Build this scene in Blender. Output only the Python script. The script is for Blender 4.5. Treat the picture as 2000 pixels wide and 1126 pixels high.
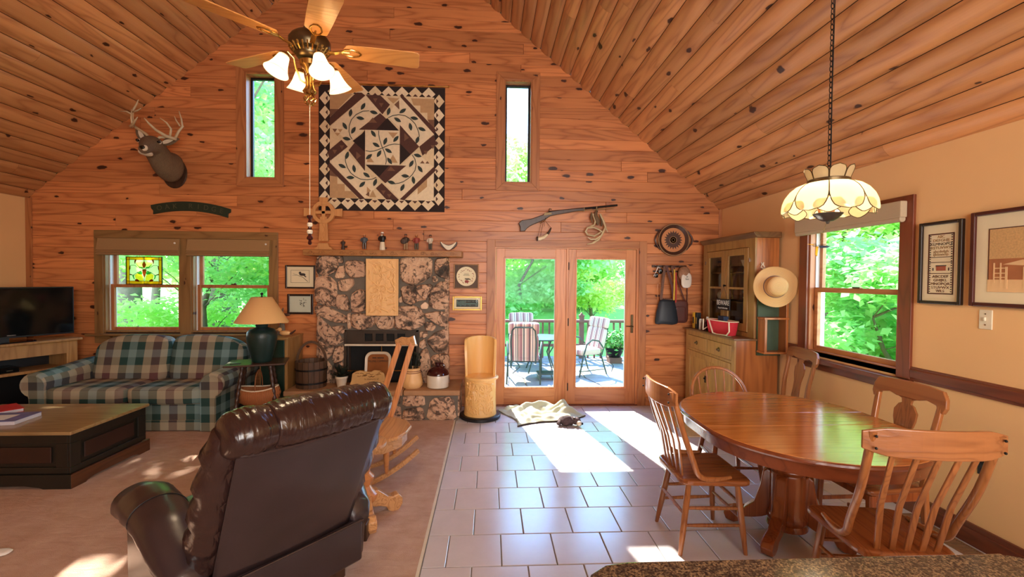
import bpy, bmesh, math, random
import numpy as np
from math import pi, sin, cos, radians, atan2, sqrt
from mathutils import Vector, Matrix, noise

random.seed(7)
SC = bpy.context.scene
COL = SC.collection
for o in list(bpy.data.objects):
    bpy.data.objects.remove(o)

# ------------------------------------------------------------------ camera
cam_d = bpy.data.cameras.new('camera')
cam = bpy.data.objects.new('camera', cam_d)
COL.objects.link(cam)
cam_d.sensor_width = 36.0
cam_d.lens = 875.0 / 2000.0 * 36.0
cam_d.clip_start = 0.05
cam_d.clip_end = 400
PSI, PIT, ROL = radians(2.94), radians(1.15), radians(0.5)
fw = Vector((sin(PSI) * cos(PIT), cos(PSI) * cos(PIT), -sin(PIT)))
r0 = Vector((cos(PSI), -sin(PSI), 0))
u0 = r0.cross(fw)
rr = r0 * cos(ROL) + u0 * sin(ROL)
uu = u0 * cos(ROL) - r0 * sin(ROL)
Mx = Matrix((rr, uu, -fw)).transposed().to_4x4()
Mx.translation = Vector((0, 0, 1.65))
cam.matrix_world = Mx
SC.camera = cam

# ------------------------------------------------------------------ light and exposure
SC.view_settings.view_transform = 'Standard'
SC.view_settings.look = 'None'
SC.view_settings.gamma = 1.0
SC.view_settings.use_curve_mapping = False
SC.view_settings.exposure = 0.82

W = bpy.data.worlds.new('sky')
SC.world = W
W.use_nodes = True
wn = W.node_tree
wn.nodes.clear()
wo = wn.nodes.new('ShaderNodeOutputWorld')
wb = wn.nodes.new('ShaderNodeBackground')
ws = wn.nodes.new('ShaderNodeTexSky')
ws.sky_type = 'NISHITA'
ws.sun_disc = False
ws.sun_elevation = radians(42)
ws.sun_rotation = radians(-11)
ws.air_density = 1.0
ws.dust_density = 0.0
ws.ozone_density = 4.0
wb.inputs['Strength'].default_value = 1.15
wn.links.new(ws.outputs[0], wb.inputs[0])
wn.links.new(wb.outputs[0], wo.inputs[0])

def light(name, kind, loc, energy, color=(1, 1, 1), size=0.1, size_y=None, aim=None):
    d = bpy.data.lights.new(name, kind)
    d.energy = energy
    d.color = color
    if kind == 'AREA':
        d.size = size
        if size_y:
            d.shape = 'RECTANGLE'
            d.size_y = size_y
    elif kind == 'SUN':
        d.angle = size
    else:
        d.shadow_soft_size = size
    o = bpy.data.objects.new(name, d)
    o.location = loc
    if aim is not None:
        o.rotation_euler = Vector(aim).to_track_quat('-Z', 'Y').to_euler()
    COL.objects.link(o)
    return o

light('sun', 'SUN', (0, 30, 30), 12.0, (1.0, 0.93, 0.8), radians(0.6), aim=(0.2, -1, -0.937))
# unseen area fills added behind the camera to brighten the room
light('rear_fill_light', 'AREA', (1.2, -2.7, 1.9), 175, (1.0, 0.96, 0.92), 3.2, 2.0, aim=(0, 1, 0.12))
light('overhead_fill_light', 'AREA', (1.2, -0.9, 2.55), 26, (1.0, 0.88, 0.72), 1.2, 0.6, aim=(0, 0.25, -1))

# ------------------------------------------------------------------ materials
def S(r, g, b):
    f = lambda c: (c / 255 / 12.92) if c / 255 <= 0.04045 else ((c / 255 + 0.055) / 1.055) ** 2.4
    return (f(r), f(g), f(b), 1.0)

class N:
    """small node helper"""
    def __init__(s, name):
        s.m = bpy.data.materials.new(name)
        s.m.use_nodes = True
        s.t = s.m.node_tree
        s.t.nodes.clear()
        s.out = s.t.nodes.new('ShaderNodeOutputMaterial')
        s.b = s.t.nodes.new('ShaderNodeBsdfPrincipled')
        s.t.links.new(s.b.outputs[0], s.out.inputs[0])
    def n(s, kind, **kw):
        nd = s.t.nodes.new(kind)
        for k, v in kw.items():
            setattr(nd, k, v)
        return nd
    def L(s, a, b):
        s.t.links.new(a, b)
    def put(s, sock, v):
        if hasattr(v, 'links') or isinstance(v, bpy.types.NodeSocket):
            s.L(v, sock)
        else:
            sock.default_value = v
    def math(s, op, a, b=0.0, c=None):
        nd = s.n('ShaderNodeMath', operation=op)
        s.put(nd.inputs[0], a)
        s.put(nd.inputs[1], b)
        if c is not None:
            s.put(nd.inputs[2], c)
        return nd.outputs[0]
    def vmul(s, a, v):
        nd = s.n('ShaderNodeVectorMath', operation='MULTIPLY')
        s.put(nd.inputs[0], a)
        s.put(nd.inputs[1], v)
        return nd.outputs[0]
    def vadd(s, a, v):
        nd = s.n('ShaderNodeVectorMath', operation='ADD')
        s.put(nd.inputs[0], a)
        s.put(nd.inputs[1], v)
        return nd.outputs[0]
    def co(s, which='Object'):
        return s.n('ShaderNodeTexCoord').outputs[which]
    def noise(s, v, scale, detail=2, rough=0.5, dist=0.0, out='Fac'):
        nd = s.n('ShaderNodeTexNoise')
        s.put(nd.inputs['Vector'], v)
        nd.inputs['Scale'].default_value = scale
        nd.inputs['Detail'].default_value = detail
        nd.inputs['Roughness'].default_value = rough
        nd.inputs['Distortion'].default_value = dist
        return nd.outputs[out]
    def mix(s, f, a, b, mode='MIX'):
        nd = s.n('ShaderNodeMix', data_type='RGBA', blend_type=mode)
        s.put(nd.inputs[0], f)
        s.put(nd.inputs[6], a)
        s.put(nd.inputs[7], b)
        return nd.outputs[2]
    def ramp(s, f, stops, interp='LINEAR'):
        nd = s.n('ShaderNodeValToRGB')
        cr = nd.color_ramp
        cr.interpolation = interp
        while len(cr.elements) < len(stops):
            cr.elements.new(0.5)
        for e, (p, c) in zip(cr.elements, stops):
            e.position = p
            e.color = c if not isinstance(c, (int, float)) else (c, c, c, 1)
        s.put(nd.inputs[0], f)
        return nd.outputs[0]
    def bump(s, h, strength=0.3, dist=0.01):
        nd = s.n('ShaderNodeBump')
        nd.inputs['Strength'].default_value = strength
        nd.inputs['Distance'].default_value = dist
        s.put(nd.inputs['Height'], h)
        s.L(nd.outputs[0], s.b.inputs['Normal'])
    def set(s, color=None, rough=None, metal=None, **kw):
        if color is not None:
            s.put(s.b.inputs['Base Color'], color)
        if rough is not None:
            s.put(s.b.inputs['Roughness'], rough)
        if metal is not None:
            s.b.inputs['Metallic'].default_value = metal
        for k, v in kw.items():
            s.put(s.b.inputs[k.replace('_', ' ')], v)
        return s.m

def plain(name, c, rough=0.5, metal=0.0, var=0.12, nscale=14, bump=0.0, **kw):
    a = N(name)
    v = a.co()
    f = a.noise(v, nscale, 3)
    dark = (c[0] * (1 - var * 2), c[1] * (1 - var * 2), c[2] * (1 - var * 2), 1)
    col = a.mix(f, dark, tuple(min(1, q * (1 + var)) for q in c[:3]) + (1,))
    if bump:
        a.bump(a.noise(v, nscale * 4, 3), bump, 0.004)
    return a.set(col, rough, metal, **kw)

def wood(name, c1, c2, axis='x', rings=9, knots=0.0, rough=0.42, vary=0.18, s=1.0, kcol=None, coat=0.0, across=5.0, hue=None):
    """grain along axis; rings = density of the cathedral figure"""
    a = N(name)
    oi = a.n('ShaderNodeObjectInfo').outputs['Random']
    rv = a.n('ShaderNodeCombineXYZ')
    a.L(a.math('MULTIPLY', oi, 37.0), rv.inputs[0])
    a.L(a.math('MULTIPLY', oi, 61.0), rv.inputs[1])
    a.L(a.math('MULTIPLY', oi, 83.0), rv.inputs[2])
    co = a.vadd(a.co(), rv.outputs[0])
    st = {'x': (0.55, across, across), 'y': (across, 0.55, across), 'z': (across, across, 0.55)}[axis]
    fine = {'x': (3, 110, 110), 'y': (110, 3, 110), 'z': (110, 110, 3)}[axis]
    base = a.noise(a.vmul(co, tuple(q * s for q in st)), 1.0, 2, 0.45, 0.35)
    ring = a.math('PINGPONG', a.math('MULTIPLY', base, rings), 0.5)
    ring = a.math('POWER', a.math('MULTIPLY', ring, 2.0), 2.6)
    fn = a.noise(a.vmul(co, tuple(q * s for q in fine)), 1.0, 2)
    f = a.math('ADD', a.math('MULTIPLY', ring, 0.62), a.math('MULTIPLY', fn, 0.38))
    col = a.mix(f, c1, c2)
    # each board has its own tone
    tone = a.math('ADD', 1.0 - vary, a.math('MULTIPLY', oi, 2 * vary))
    big = a.noise(a.vmul(co, (0.7, 0.7, 0.7)), 1.0, 1)
    tone = a.math('MULTIPLY', tone, a.math('ADD', 0.85, a.math('MULTIPLY', big, 0.3)))
    cmb = a.n('ShaderNodeCombineXYZ')
    for i in range(3):
        a.L(tone, cmb.inputs[i])
    col = a.mix(1.0, col, cmb.outputs[0], 'MULTIPLY')
    if knots:
        vo = a.n('ShaderNodeTexVoronoi', feature='F1', voronoi_dimensions='2D')
        sk = a.n('ShaderNodeSeparateXYZ'); a.L(co, sk.inputs[0])
        al, ac = {'x': (0, 2), 'y': (1, 0), 'z': (2, 0)}[axis]
        ck = a.n('ShaderNodeCombineXYZ')
        a.L(a.math('MULTIPLY', sk.outputs[al], 2.0), ck.inputs[0])
        a.L(a.math('MULTIPLY', sk.outputs[ac], 4.6), ck.inputs[1])
        a.L(a.vadd(ck.outputs[0], a.vmul(a.noise(co, 22.0, 1, out='Color'), (0.10, 0.10, 0))), vo.inputs['Vector'])
        vo.inputs['Scale'].default_value = 1.0
        kc_ = a.n('ShaderNodeSeparateXYZ'); a.L(vo.outputs['Color'], kc_.inputs[0])
        keep = a.math('GREATER_THAN', kc_.outputs[0], 0.38)
        size = a.math('ADD', 0.45, a.math('MULTIPLY', kc_.outputs[1], 0.75))
        kd = a.math('DIVIDE', a.math('ADD', vo.outputs['Distance'], a.math('MULTIPLY', a.math('SUBTRACT', 1.0, keep), 9.0)), size)
        k = a.ramp(kd, [(0.0, 1.0), (knots * 0.7, 1.0), (knots, 0.0)])
        kr = a.ramp(kd, [(0.0, 0.75), (knots * 2.4, 0.0)])
        kc = kcol or S(62, 30, 18)
        col = a.mix(a.math('MULTIPLY', kr, 0.55), col, c2)
        col = a.mix(k, col, kc)
    a.bump(a.math('ADD', ring, fn), 0.10, 0.003)
    return a.set(col, rough, 0.0, Coat_Weight=coat, Coat_Roughness=0.12)

M = {}
M['pine_wall'] = wood('pine_wall', S(210, 136, 82), S(158, 88, 48), 'x', 9, 0.11, 0.38, 0.22)
M['olive_trim'] = wood('olive_trim', S(146, 110, 66), S(112, 80, 44), 'z', 7, 0.05, 0.45, 0.05)  # pine trim in a darker tone: dimness by these windows put into the colour
M['dim_trim_h'] = wood('dim_trim_h', S(146, 110, 66), S(112, 80, 44), 'x', 7, 0.05, 0.45, 0.05)
M['pine_trim'] = wood('pine_trim', S(184, 120, 72), S(146, 84, 46), 'z', 9, 0.06, 0.42, 0.06)
M['pine_trim_h'] = wood('pine_trim_h', S(184, 120, 72), S(146, 84, 46), 'x', 9, 0.06, 0.42, 0.06)
M['pine_trim_y'] = wood('pine_trim_y', S(196, 132, 78), S(160, 92, 48), 'y', 9, 0.05, 0.42, 0.06)
M['pine_ceiling'] = wood('pine_ceiling', S(208, 148, 94), S(162, 102, 60), 'y', 7, 0.085, 0.42, 0.2)
M['door_wood'] = wood('door_wood', S(204, 134, 82), S(172, 98, 54), 'z', 8, 0.0, 0.36, 0.05)
M['door_wood_h'] = wood('door_wood_h', S(204, 134, 82), S(172, 98, 54), 'x', 8, 0.0, 0.36, 0.05)
M['dark_trim'] = wood('dark_trim', S(120, 62, 38), S(88, 42, 26), 'y', 8, 0.0, 0.36, 0.05)
M['dark_trim_z'] = wood('dark_trim_z', S(130, 66, 40), S(96, 46, 28), 'z', 8, 0.0, 0.36, 0.05)
M['oak_table'] = wood('oak_table', S(204, 130, 66), S(174, 100, 46), 'x', 8, 0.0, 0.14, 0.05, across=9, coat=0.6)
M['oak_dark'] = wood('oak_dark', S(150, 80, 38), S(112, 54, 24), 'z', 10, 0.0, 0.25, 0.08, across=9, coat=0.4)
M['oak_chair_x'] = wood('oak_chair_x', S(156, 98, 56), S(122, 70, 36), 'x', 7, 0.0, 0.3, 0.06, across=9, coat=0.3)
M['oak_dark_x'] = wood('oak_dark_x', S(128, 64, 34), S(98, 46, 24), 'x', 5, 0.0, 0.25, 0.04, across=9, coat=0.4)
M['oak_chair'] = wood('oak_chair', S(164, 102, 56), S(120, 68, 34), 'z', 10, 0.0, 0.3, 0.1, across=12, coat=0.3)
M['oak_seat'] = wood('oak_seat', S(150, 86, 44), S(112, 58, 28), 'y', 10, 0.0, 0.25, 0.1, across=10, coat=0.4)
M['oak_light'] = wood('oak_light', S(200, 150, 100), S(150, 100, 58), 'y', 13, 0.0, 0.28, 0.05, across=10, coat=0.3)
M['oak_light_z'] = wood('oak_light_z', S(208, 140, 84), S(160, 96, 50), 'z', 10, 0.0, 0.3, 0.05, across=10, coat=0.2)
M['cab_wood'] = wood('cab_wood', S(174, 132, 72), S(140, 98, 50), 'z', 9, 0.0, 0.42, 0.07)
M['cab_side'] = wood('cab_side', S(178, 108, 54), S(130, 70, 32), 'z', 6, 0.0, 0.36, 0.04, across=7)
M['cab_dark'] = wood('cab_dark', S(120, 84, 48), S(92, 62, 34), 'y', 8, 0.0, 0.45, 0.07)
M['chest_top'] = wood('chest_top', S(156, 128, 86), S(120, 94, 58), 'x', 9, 0.07, 0.3, 0.04, coat=0.3)
M['chest_body'] = plain('chest_body', S(30, 28, 22), 0.4, var=0.3, nscale=3)
M['chest_panel'] = plain('chest_panel', S(48, 28, 20), 0.45, var=0.3, nscale=3)
M['chest_plinth'] = wood('chest_plinth', S(96, 58, 34), S(66, 38, 22), 'y', 8, 0.0, 0.35, 0.04)
M['stump_wood'] = wood('stump_wood', S(244, 198, 124), S(232, 178, 104), 'z', 4, 0.0, 0.4, 0.03, coat=0.2)
M['carved_wood'] = wood('carved_wood', S(234, 190, 130), S(216, 164, 104), 'z', 5, 0.0, 0.45, 0.03)
M['cross_wood'] = wood('cross_wood', S(206, 150, 92), S(180, 120, 66), 'z', 8, 0.0, 0.5, 0.03)
M['mantel_wood'] = wood('mantel_wood', S(176, 122, 68), S(130, 82, 42), 'x', 8, 0.0, 0.45, 0.05)
M['tv_stand_wood'] = wood('tv_stand_wood', S(176, 132, 76), S(140, 98, 52), 'z', 7, 0.0, 0.45, 0.05)
M['barrel_wood'] = wood('barrel_wood', S(92, 66, 44), S(64, 44, 30), 'z', 8, 0.0, 0.6, 0.1)
M['fan_blade'] = wood('fan_blade', S(224, 160, 90), S(200, 132, 66), 'x', 10, 0.0, 0.3, 0.03, coat=0.3)
M['dark_wood'] = wood('dark_wood', S(70, 46, 32), S(44, 28, 20), 'z', 8, 0.0, 0.35, 0.05)
M['sheath'] = plain('sheath', S(60, 38, 24), 0.8)
M['grout'] = plain('grout', S(112, 104, 98), 0.9, var=0.06, nscale=40)
M['plaster'] = plain('plaster', S(232, 186, 130), 0.85, var=0.03, nscale=2.5, bump=0.12)
M['black'] = plain('black', S(16, 16, 18), 0.4)
M['black_gloss'] = plain('black_gloss', S(12, 13, 14), 0.08)
M['dark_frame'] = plain('dark_frame', S(40, 27, 22), 0.3)
M['maroon_frame'] = plain('maroon_frame', S(76, 30, 26), 0.28)
M['gold'] = plain('gold', S(206, 164, 84), 0.35, 0.6)
M['brass'] = plain('brass', S(190, 150, 84), 0.22, 0.95)
M['antique'] = plain('antique', S(104, 88, 62), 0.3, 0.85)
M['chrome'] = plain('chrome', S(210, 212, 216), 0.15, 1.0)
M['iron'] = plain('iron', S(30, 28, 26), 0.5, 0.5)
M['steel_grey'] = plain('steel_grey', S(84, 80, 74), 0.4, 0.6)
M['white_vinyl'] = plain('white_vinyl', S(220, 222, 220), 0.4, var=0.03)
M['paper'] = plain('paper', S(230, 216, 180), 0.7, var=0.04, nscale=3)
M['paper_grey'] = plain('paper_grey', S(196, 200, 180), 0.7, var=0.04, nscale=3)
M['ink'] = plain('ink', S(60, 54, 50), 0.8)
M['cream'] = plain('cream', S(226, 214, 188), 0.35, var=0.05)
M['white'] = plain('white', S(232, 230, 224), 0.35, var=0.03)
M['red'] = plain('red', S(206, 40, 56), 0.75, var=0.12, nscale=120, bump=0.4)
M['red_book'] = plain('red_book', S(190, 30, 36), 0.4)
M['wicker'] = plain('wicker', S(218, 176, 118), 0.6, var=0.2, nscale=90, bump=0.5)
M['navy'] = plain('navy', S(40, 60, 92), 0.6)
M['teal_pot'] = plain('teal_pot', S(20, 46, 42), 0.4, var=0.15, nscale=20, bump=0.3)
M['lampshade'] = plain('lampshade', S(222, 178, 118), 0.85, var=0.04, nscale=160, bump=0.15)
M['linen'] = plain('linen', S(158, 124, 82), 0.9, var=0.06, nscale=150, bump=0.2)
M['blind'] = plain('blind', S(186, 166, 136), 0.85, var=0.04, nscale=120, bump=0.1)
M['green_paint'] = plain('green_paint', S(24, 50, 38), 0.4, var=0.2, nscale=3)
M['shelf_green'] = plain('shelf_green', S(60, 76, 52), 0.6, var=0.15, nscale=8)
M['sign_green'] = plain('sign_green', S(30, 46, 30), 0.55, var=0.15, nscale=6)
M['sign_letter'] = plain('sign_letter', S(74, 74, 52), 0.55)
M['maroon_glaze'] = plain('maroon_glaze', S(58, 20, 20), 0.1)
M['stoneware'] = plain('stoneware', S(214, 204, 184), 0.25, var=0.05)
M['leaf_dark'] = plain('leaf_dark', S(34, 40, 28), 0.5)
M['leaf_pot'] = plain('leaf_pot', S(120, 190, 90), 0.5)
M['mem_stone'] = plain('mem_stone', S(206, 166, 106), 0.8, var=0.14, nscale=14, bump=0.6)
M['mem_ink'] = plain('mem_ink', S(120, 86, 44), 0.9)
M['ledge'] = plain('ledge', S(176, 132, 92), 0.7, var=0.2, nscale=7, bump=0.5)
M['antler'] = plain('antler', S(206, 184, 146), 0.45, var=0.2, nscale=12)
M['antler_dark'] = plain('antler_dark', S(120, 92, 60), 0.5, var=0.25, nscale=12)
M['bone'] = plain('bone', S(226, 206, 170), 0.4)
M['skin_carve'] = plain('skin_carve', S(150, 92, 62), 0.5)
M['denim'] = plain('denim', S(76, 84, 94), 0.6)
M['shirt_red'] = plain('shirt_red', S(150, 62, 54), 0.6)
M['shirt_white'] = plain('shirt_white', S(216, 204, 184), 0.6)
M['trouser'] = plain('trouser', S(84, 76, 64), 0.6)
M['coat_brown'] = plain('coat_brown', S(66, 48, 38), 0.6)
M['bag_navy'] = plain('bag_navy', S(32, 42, 52), 0.5, var=0.2, nscale=6)
M['bag_brown'] = plain('bag_brown', S(86, 42, 34), 0.45, var=0.2, nscale=8)
M['strap_pattern'] = plain('strap_pattern', S(120, 86, 70), 0.7, var=0.5, nscale=120)
M['strap_yellow'] = plain('strap_yellow', S(214, 174, 60), 0.6)
M['strap_red'] = plain('strap_red', S(176, 50, 38), 0.6)
M['cap_white'] = plain('cap_white', S(222, 214, 200), 0.8, var=0.05)
M['cap_tan'] = plain('cap_tan', S(168, 126, 96), 0.8, var=0.3, nscale=60)
M['yellow'] = plain('yellow', S(226, 172, 40), 0.4)
M['soot'] = plain('soot', S(24, 24, 22), 0.8, var=0.3, nscale=6)
M['hood_metal'] = plain('hood_metal', S(70, 60, 50), 0.45, 0.4, var=0.2, nscale=5)
M['clay'] = plain('clay', S(200, 134, 84), 0.35, var=0.08)
M['clay_dark'] = plain('clay_dark', S(78, 52, 42), 0.35, var=0.12)
M['clay_tan'] = plain('clay_tan', S(156, 122, 84), 0.35, var=0.1)
M['tray_brown'] = plain('tray_brown', S(150, 92, 44), 0.3, var=0.25, nscale=7)
M['crock_stripe'] = plain('crock_stripe', S(120, 50, 34), 0.5)
M['deck_metal'] = plain('deck_metal', S(70, 92, 84), 0.4, 0.4)
M['deck_rail'] = plain('deck_rail', S(128, 92, 80), 0.7, var=0.1, nscale=5)
M['deck_glass'] = plain('deck_glass', S(120, 190, 180), 0.1)
M['bark'] = plain('bark', S(120, 108, 92), 0.95, var=0.35, nscale=9, bump=1.0)
M['toy_plush'] = plain('toy_plush', S(92, 72, 72), 0.95, var=0.5, nscale=60, bump=1.0)
M['vent_metal'] = plain('vent_metal', S(146, 112, 82), 0.4, 0.3)
M['book_blue'] = plain('book_blue', S(110, 110, 160), 0.4, var=0.4, nscale=14)
M['book_pages'] = plain('book_pages', S(206, 204, 214), 0.7, var=0.1, nscale=200)
M['cottage'] = plain('cottage', S(168, 92, 64), 0.7)

def glass_mat(name, tint=(1, 1, 1, 1), refl=0.10):
    a = N(name)
    tr = a.n('ShaderNodeBsdfTransparent')
    tr.inputs[0].default_value = tint
    gl = a.n('ShaderNodeBsdfGlossy')
    gl.inputs['Roughness'].default_value = 0.02
    fr = a.n('ShaderNodeFresnel')
    fr.inputs[0].default_value = 1.25
    mx = a.n('ShaderNodeMixShader')
    a.L(a.math('ADD', a.math('MULTIPLY', fr.outputs[0], 0.25), refl * 0.01), mx.inputs[0])
    a.L(tr.outputs[0], mx.inputs[1])
    a.L(gl.outputs[0], mx.inputs[2])
    a.L(mx.outputs[0], a.out.inputs[0])
    return a.m
M['glass'] = glass_mat('window_glass')
M['cab_glass'] = glass_mat('cabinet_glass', (0.8, 0.8, 0.78, 1), 0.3)
for nm, c in {'sg_amber': (0.9, 0.55, 0.05, 1), 'sg_yellow': (1.0, 0.8, 0.2, 1), 'sg_cream': (0.95, 0.95, 0.6, 1),
              'sg_red': (0.45, 0.1, 0.06, 1), 'sg_green': (0.2, 0.6, 0.3, 1), 'sg_rust': (0.55, 0.2, 0.1, 1)}.items():
    a = N(nm)
    tr = a.n('ShaderNodeBsdfTransparent'); tr.inputs[0].default_value = c
    tl = a.n('ShaderNodeBsdfTranslucent'); tl.inputs[0].default_value = c
    mx = a.n('ShaderNodeMixShader'); mx.inputs[0].default_value = 0.55
    a.L(tr.outputs[0], mx.inputs[1]); a.L(tl.outputs[0], mx.inputs[2]); a.L(mx.outputs[0], a.out.inputs[0])
    M[nm] = a.m

# carpet
a = N('carpet')
v = a.co()
n1 = a.noise(v, 6.0, 5, 0.7)
n2 = a.noise(v, 260, 2)
n3 = a.noise(a.vmul(v, (1, 3, 1)), 7, 3, 0.6, 0.8)
c = a.mix(n1, S(170, 134, 114), S(230, 202, 182))
c = a.mix(a.math('MULTIPLY', n3, 0.5), c, S(150, 110, 88))
c = a.mix(a.math('MULTIPLY', n2, 0.35), c, S(150, 108, 82))
a.bump(a.math('ADD', n2, a.math('MULTIPLY', n3, 2.0)), 0.6, 0.008)
M['carpet'] = a.set(c, 0.97)

# floor tile
a = N('tile')
v = a.co()
oi = a.n('ShaderNodeObjectInfo').outputs['Random']
n1 = a.noise(v, 5, 4, 0.6)
n2 = a.noise(v, 60, 3, 0.6)
c = a.mix(n1, S(192, 190, 196), S(214, 212, 218))
c = a.mix(a.math('MULTIPLY', n2, 0.15), c, S(170, 156, 150))
c = a.mix(a.math('MULTIPLY', oi, 0.25), c, S(184, 174, 172))
a.bump(n1, 0.08, 0.003)
M['tile'] = a.set(c, a.math('ADD', 0.20, a.math('MULTIPLY', n1, 0.10)), 0.0, IOR=2.0)

# leather
a = N('leather')
v = a.co()
vo = a.n('ShaderNodeTexVoronoi'); a.L(v, vo.inputs['Vector']); vo.inputs['Scale'].default_value = 260
n1 = a.noise(v, 5, 3)
c = a.mix(n1, S(36, 27, 27), S(54, 42, 44))
a.bump(vo.outputs['Distance'], 0.12, 0.002)
M['leather'] = a.set(c, 0.3, 0.0, Coat_Weight=0.25, Coat_Roughness=0.15)
a = N('leather_wrinkled')
v = a.co()
w1 = a.noise(a.vmul(v, (9, 3, 3)), 2.2, 3, 0.55, 1.2)
c = a.mix(a.noise(v, 4, 2), S(34, 21, 19), S(50, 31, 28))
a.bump(w1, 0.5, 0.02)
M['leather_wrinkled'] = a.set(c, 0.24, 0.0, Coat_Weight=0.3, Coat_Roughness=0.12)

# granite
a = N('granite')
v = a.co()
n1 = a.noise(v, 160, 2, 0.7)
n2 = a.noise(v, 45, 3, 0.7)
vo = a.n('ShaderNodeTexVoronoi'); a.L(v, vo.inputs['Vector']); vo.inputs['Scale'].default_value = 110
c = a.ramp(n1, [(0.35, S(34, 28, 28)), (0.5, S(92, 74, 58)), (0.62, S(146, 120, 88)), (0.72, S(50, 42, 38))])
c = a.mix(a.ramp(n2, [(0.45, 0.0), (0.6, 0.7)]), c, S(34, 30, 32))
M['granite'] = a.set(c, 0.12)

# field stone: warm tan with dark veins
a = N('field_stone')
oi = a.n('ShaderNodeObjectInfo').outputs['Random']
cx = a.n('ShaderNodeCombineXYZ')
a.L(a.math('MULTIPLY', oi, 50), cx.inputs[0]); a.L(a.math('MULTIPLY', oi, 90), cx.inputs[2])
v = a.vadd(a.co(), cx.outputs[0])
n1 = a.noise(v, 4.0, 4, 0.65, 1.2)
n2 = a.noise(v, 8, 3, 0.6, 2.6)
th = a.math('ADD', 0.0, a.math('MULTIPLY', oi, 0.16))
c = a.ramp(a.math('ADD', n1, th), [(0.38, S(60, 54, 48)), (0.48, S(122, 98, 80)), (0.54, S(196, 156, 126)), (0.8, S(228, 192, 158))])
c = a.mix(a.ramp(n2, [(0.53, 0.0), (0.60, 0.85)]), c, S(66, 50, 42))
a.bump(a.math('ADD', n1, n2), 0.9, 0.03)
M['field_stone'] = a.set(c, 0.8)
M['mortar'] = plain('mortar', S(112, 102, 90), 0.9, var=0.15, nscale=12, bump=0.6)
M['pale_stone'] = plain('pale_stone', S(232, 196, 164), 0.7, var=0.08, nscale=10)

# plaid fabric: checks laid by the direction each face of the cloth looks
a = N('plaid')
sp = a.n('ShaderNodeSeparateXYZ'); a.L(a.co(), sp.inputs[0])
ng = a.n('ShaderNodeVectorMath', operation='ABSOLUTE'); a.L(a.co('Normal'), ng.inputs[0])
sn = a.n('ShaderNodeSeparateXYZ'); a.L(ng.outputs[0], sn.inputs[0])
x, y, z = sp.outputs
nx, ny, nz = sn.outputs
isx = a.math('GREATER_THAN', nx, a.math('MULTIPLY', a.math('MAXIMUM', ny, nz), 1.25))
isz = a.math('MULTIPLY', a.math('GREATER_THAN', nz, ny), a.math('SUBTRACT', 1.0, isx))
u = a.math('ADD', a.math('MULTIPLY', isx, y), a.math('MULTIPLY', a.math('SUBTRACT', 1.0, isx), x))
w = a.math('ADD', a.math('MULTIPLY', isz, a.math('MULTIPLY', y, -1.0)), a.math('MULTIPLY', a.math('SUBTRACT', 1.0, isz), z))
G, T, R, B = S(32, 68, 64), S(170, 160, 134), S(98, 64, 64), S(118, 150, 150)
stops = [(0.0, G), (0.167, T), (0.333, R), (0.5, T), (0.667, G), (0.833, B)]
cu = a.ramp(a.math('FRACT', a.math('DIVIDE', a.math('ADD', u, 20.0), 0.52)), stops, 'CONSTANT')
cw = a.ramp(a.math('FRACT', a.math('DIVIDE', a.math('ADD', w, 20.0), 0.52)), stops, 'CONSTANT')
c = a.mix(0.42, cu, cw)
n = a.noise(a.co(), 320, 2)
c = a.mix(a.math('MULTIPLY', n, 0.2), c, S(40, 40, 38))
a.bump(n, 0.25, 0.003)
M['plaid_x'] = a.set(c, 0.92)
M['plaid_y'] = M['plaid_x']

# striped outdoor cushion
a = N('stripe_cushion')
sp = a.n('ShaderNodeSeparateXYZ'); a.L(a.co(), sp.inputs[0])
c = a.ramp(a.math('FRACT', a.math('DIVIDE', a.math('ADD', sp.outputs[0], 10.0), 0.14)),
           [(0, S(160, 120, 124)), (0.25, S(228, 220, 204)), (0.45, S(60, 76, 104)), (0.52, S(228, 220, 204)), (0.75, S(196, 168, 160))], 'CONSTANT')
M['stripe_cushion'] = a.set(c, 0.9)

# straw
a = N('straw')
v = a.co()
gr = a.n('ShaderNodeVectorMath', operation='LENGTH')
sp = a.n('ShaderNodeSeparateXYZ'); a.L(v, sp.inputs[0])
cb = a.n('ShaderNodeCombineXYZ'); a.L(sp.outputs[0], cb.inputs[0]); a.L(sp.outputs[2], cb.inputs[1])
a.L(cb.outputs[0], gr.inputs[0])
rg = a.math('PINGPONG', a.math('MULTIPLY', gr.outputs['Value'], 90.0), 0.5)
c = a.mix(rg, S(186, 138, 82), S(224, 180, 122))
a.bump(rg, 0.5, 0.003)
M['straw'] = a.set(c, 0.8)

# basket weave
a = N('basket_weave')
v = a.co()
wv = a.n('ShaderNodeTexWave'); a.L(v, wv.inputs['Vector']); wv.inputs['Scale'].default_value = 30; wv.inputs['Distortion'].default_value = 2
c = a.mix(wv.outputs['Fac'], S(122, 70, 36), S(186, 118, 66))
a.bump(wv.outputs['Fac'], 0.6, 0.004)
M['basket_weave'] = a.set(c, 0.7)

# deer coat
a = N('deer_coat')
v = a.co()
n1 = a.noise(a.vmul(v, (1, 1, 0.4)), 90, 3, 0.6)
n2 = a.noise(v, 6, 2)
c = a.mix(n1, S(92, 74, 54), S(136, 112, 84))
c = a.mix(a.math('MULTIPLY', n2, 0.4), c, S(80, 62, 46))
a.bump(n1, 0.7, 0.01)
M['deer_coat'] = a.set(c, 0.95)
M['deer_white'] = plain('deer_white', S(222, 206, 180), 0.95, var=0.1, nscale=60, bump=0.5)
M['eye'] = plain('eye', S(14, 10, 8), 0.08)

# blanket, fleece sage green
M['fleece'] = plain('fleece', S(192, 192, 166), 0.95, var=0.07, nscale=220, bump=0.4)

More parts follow.
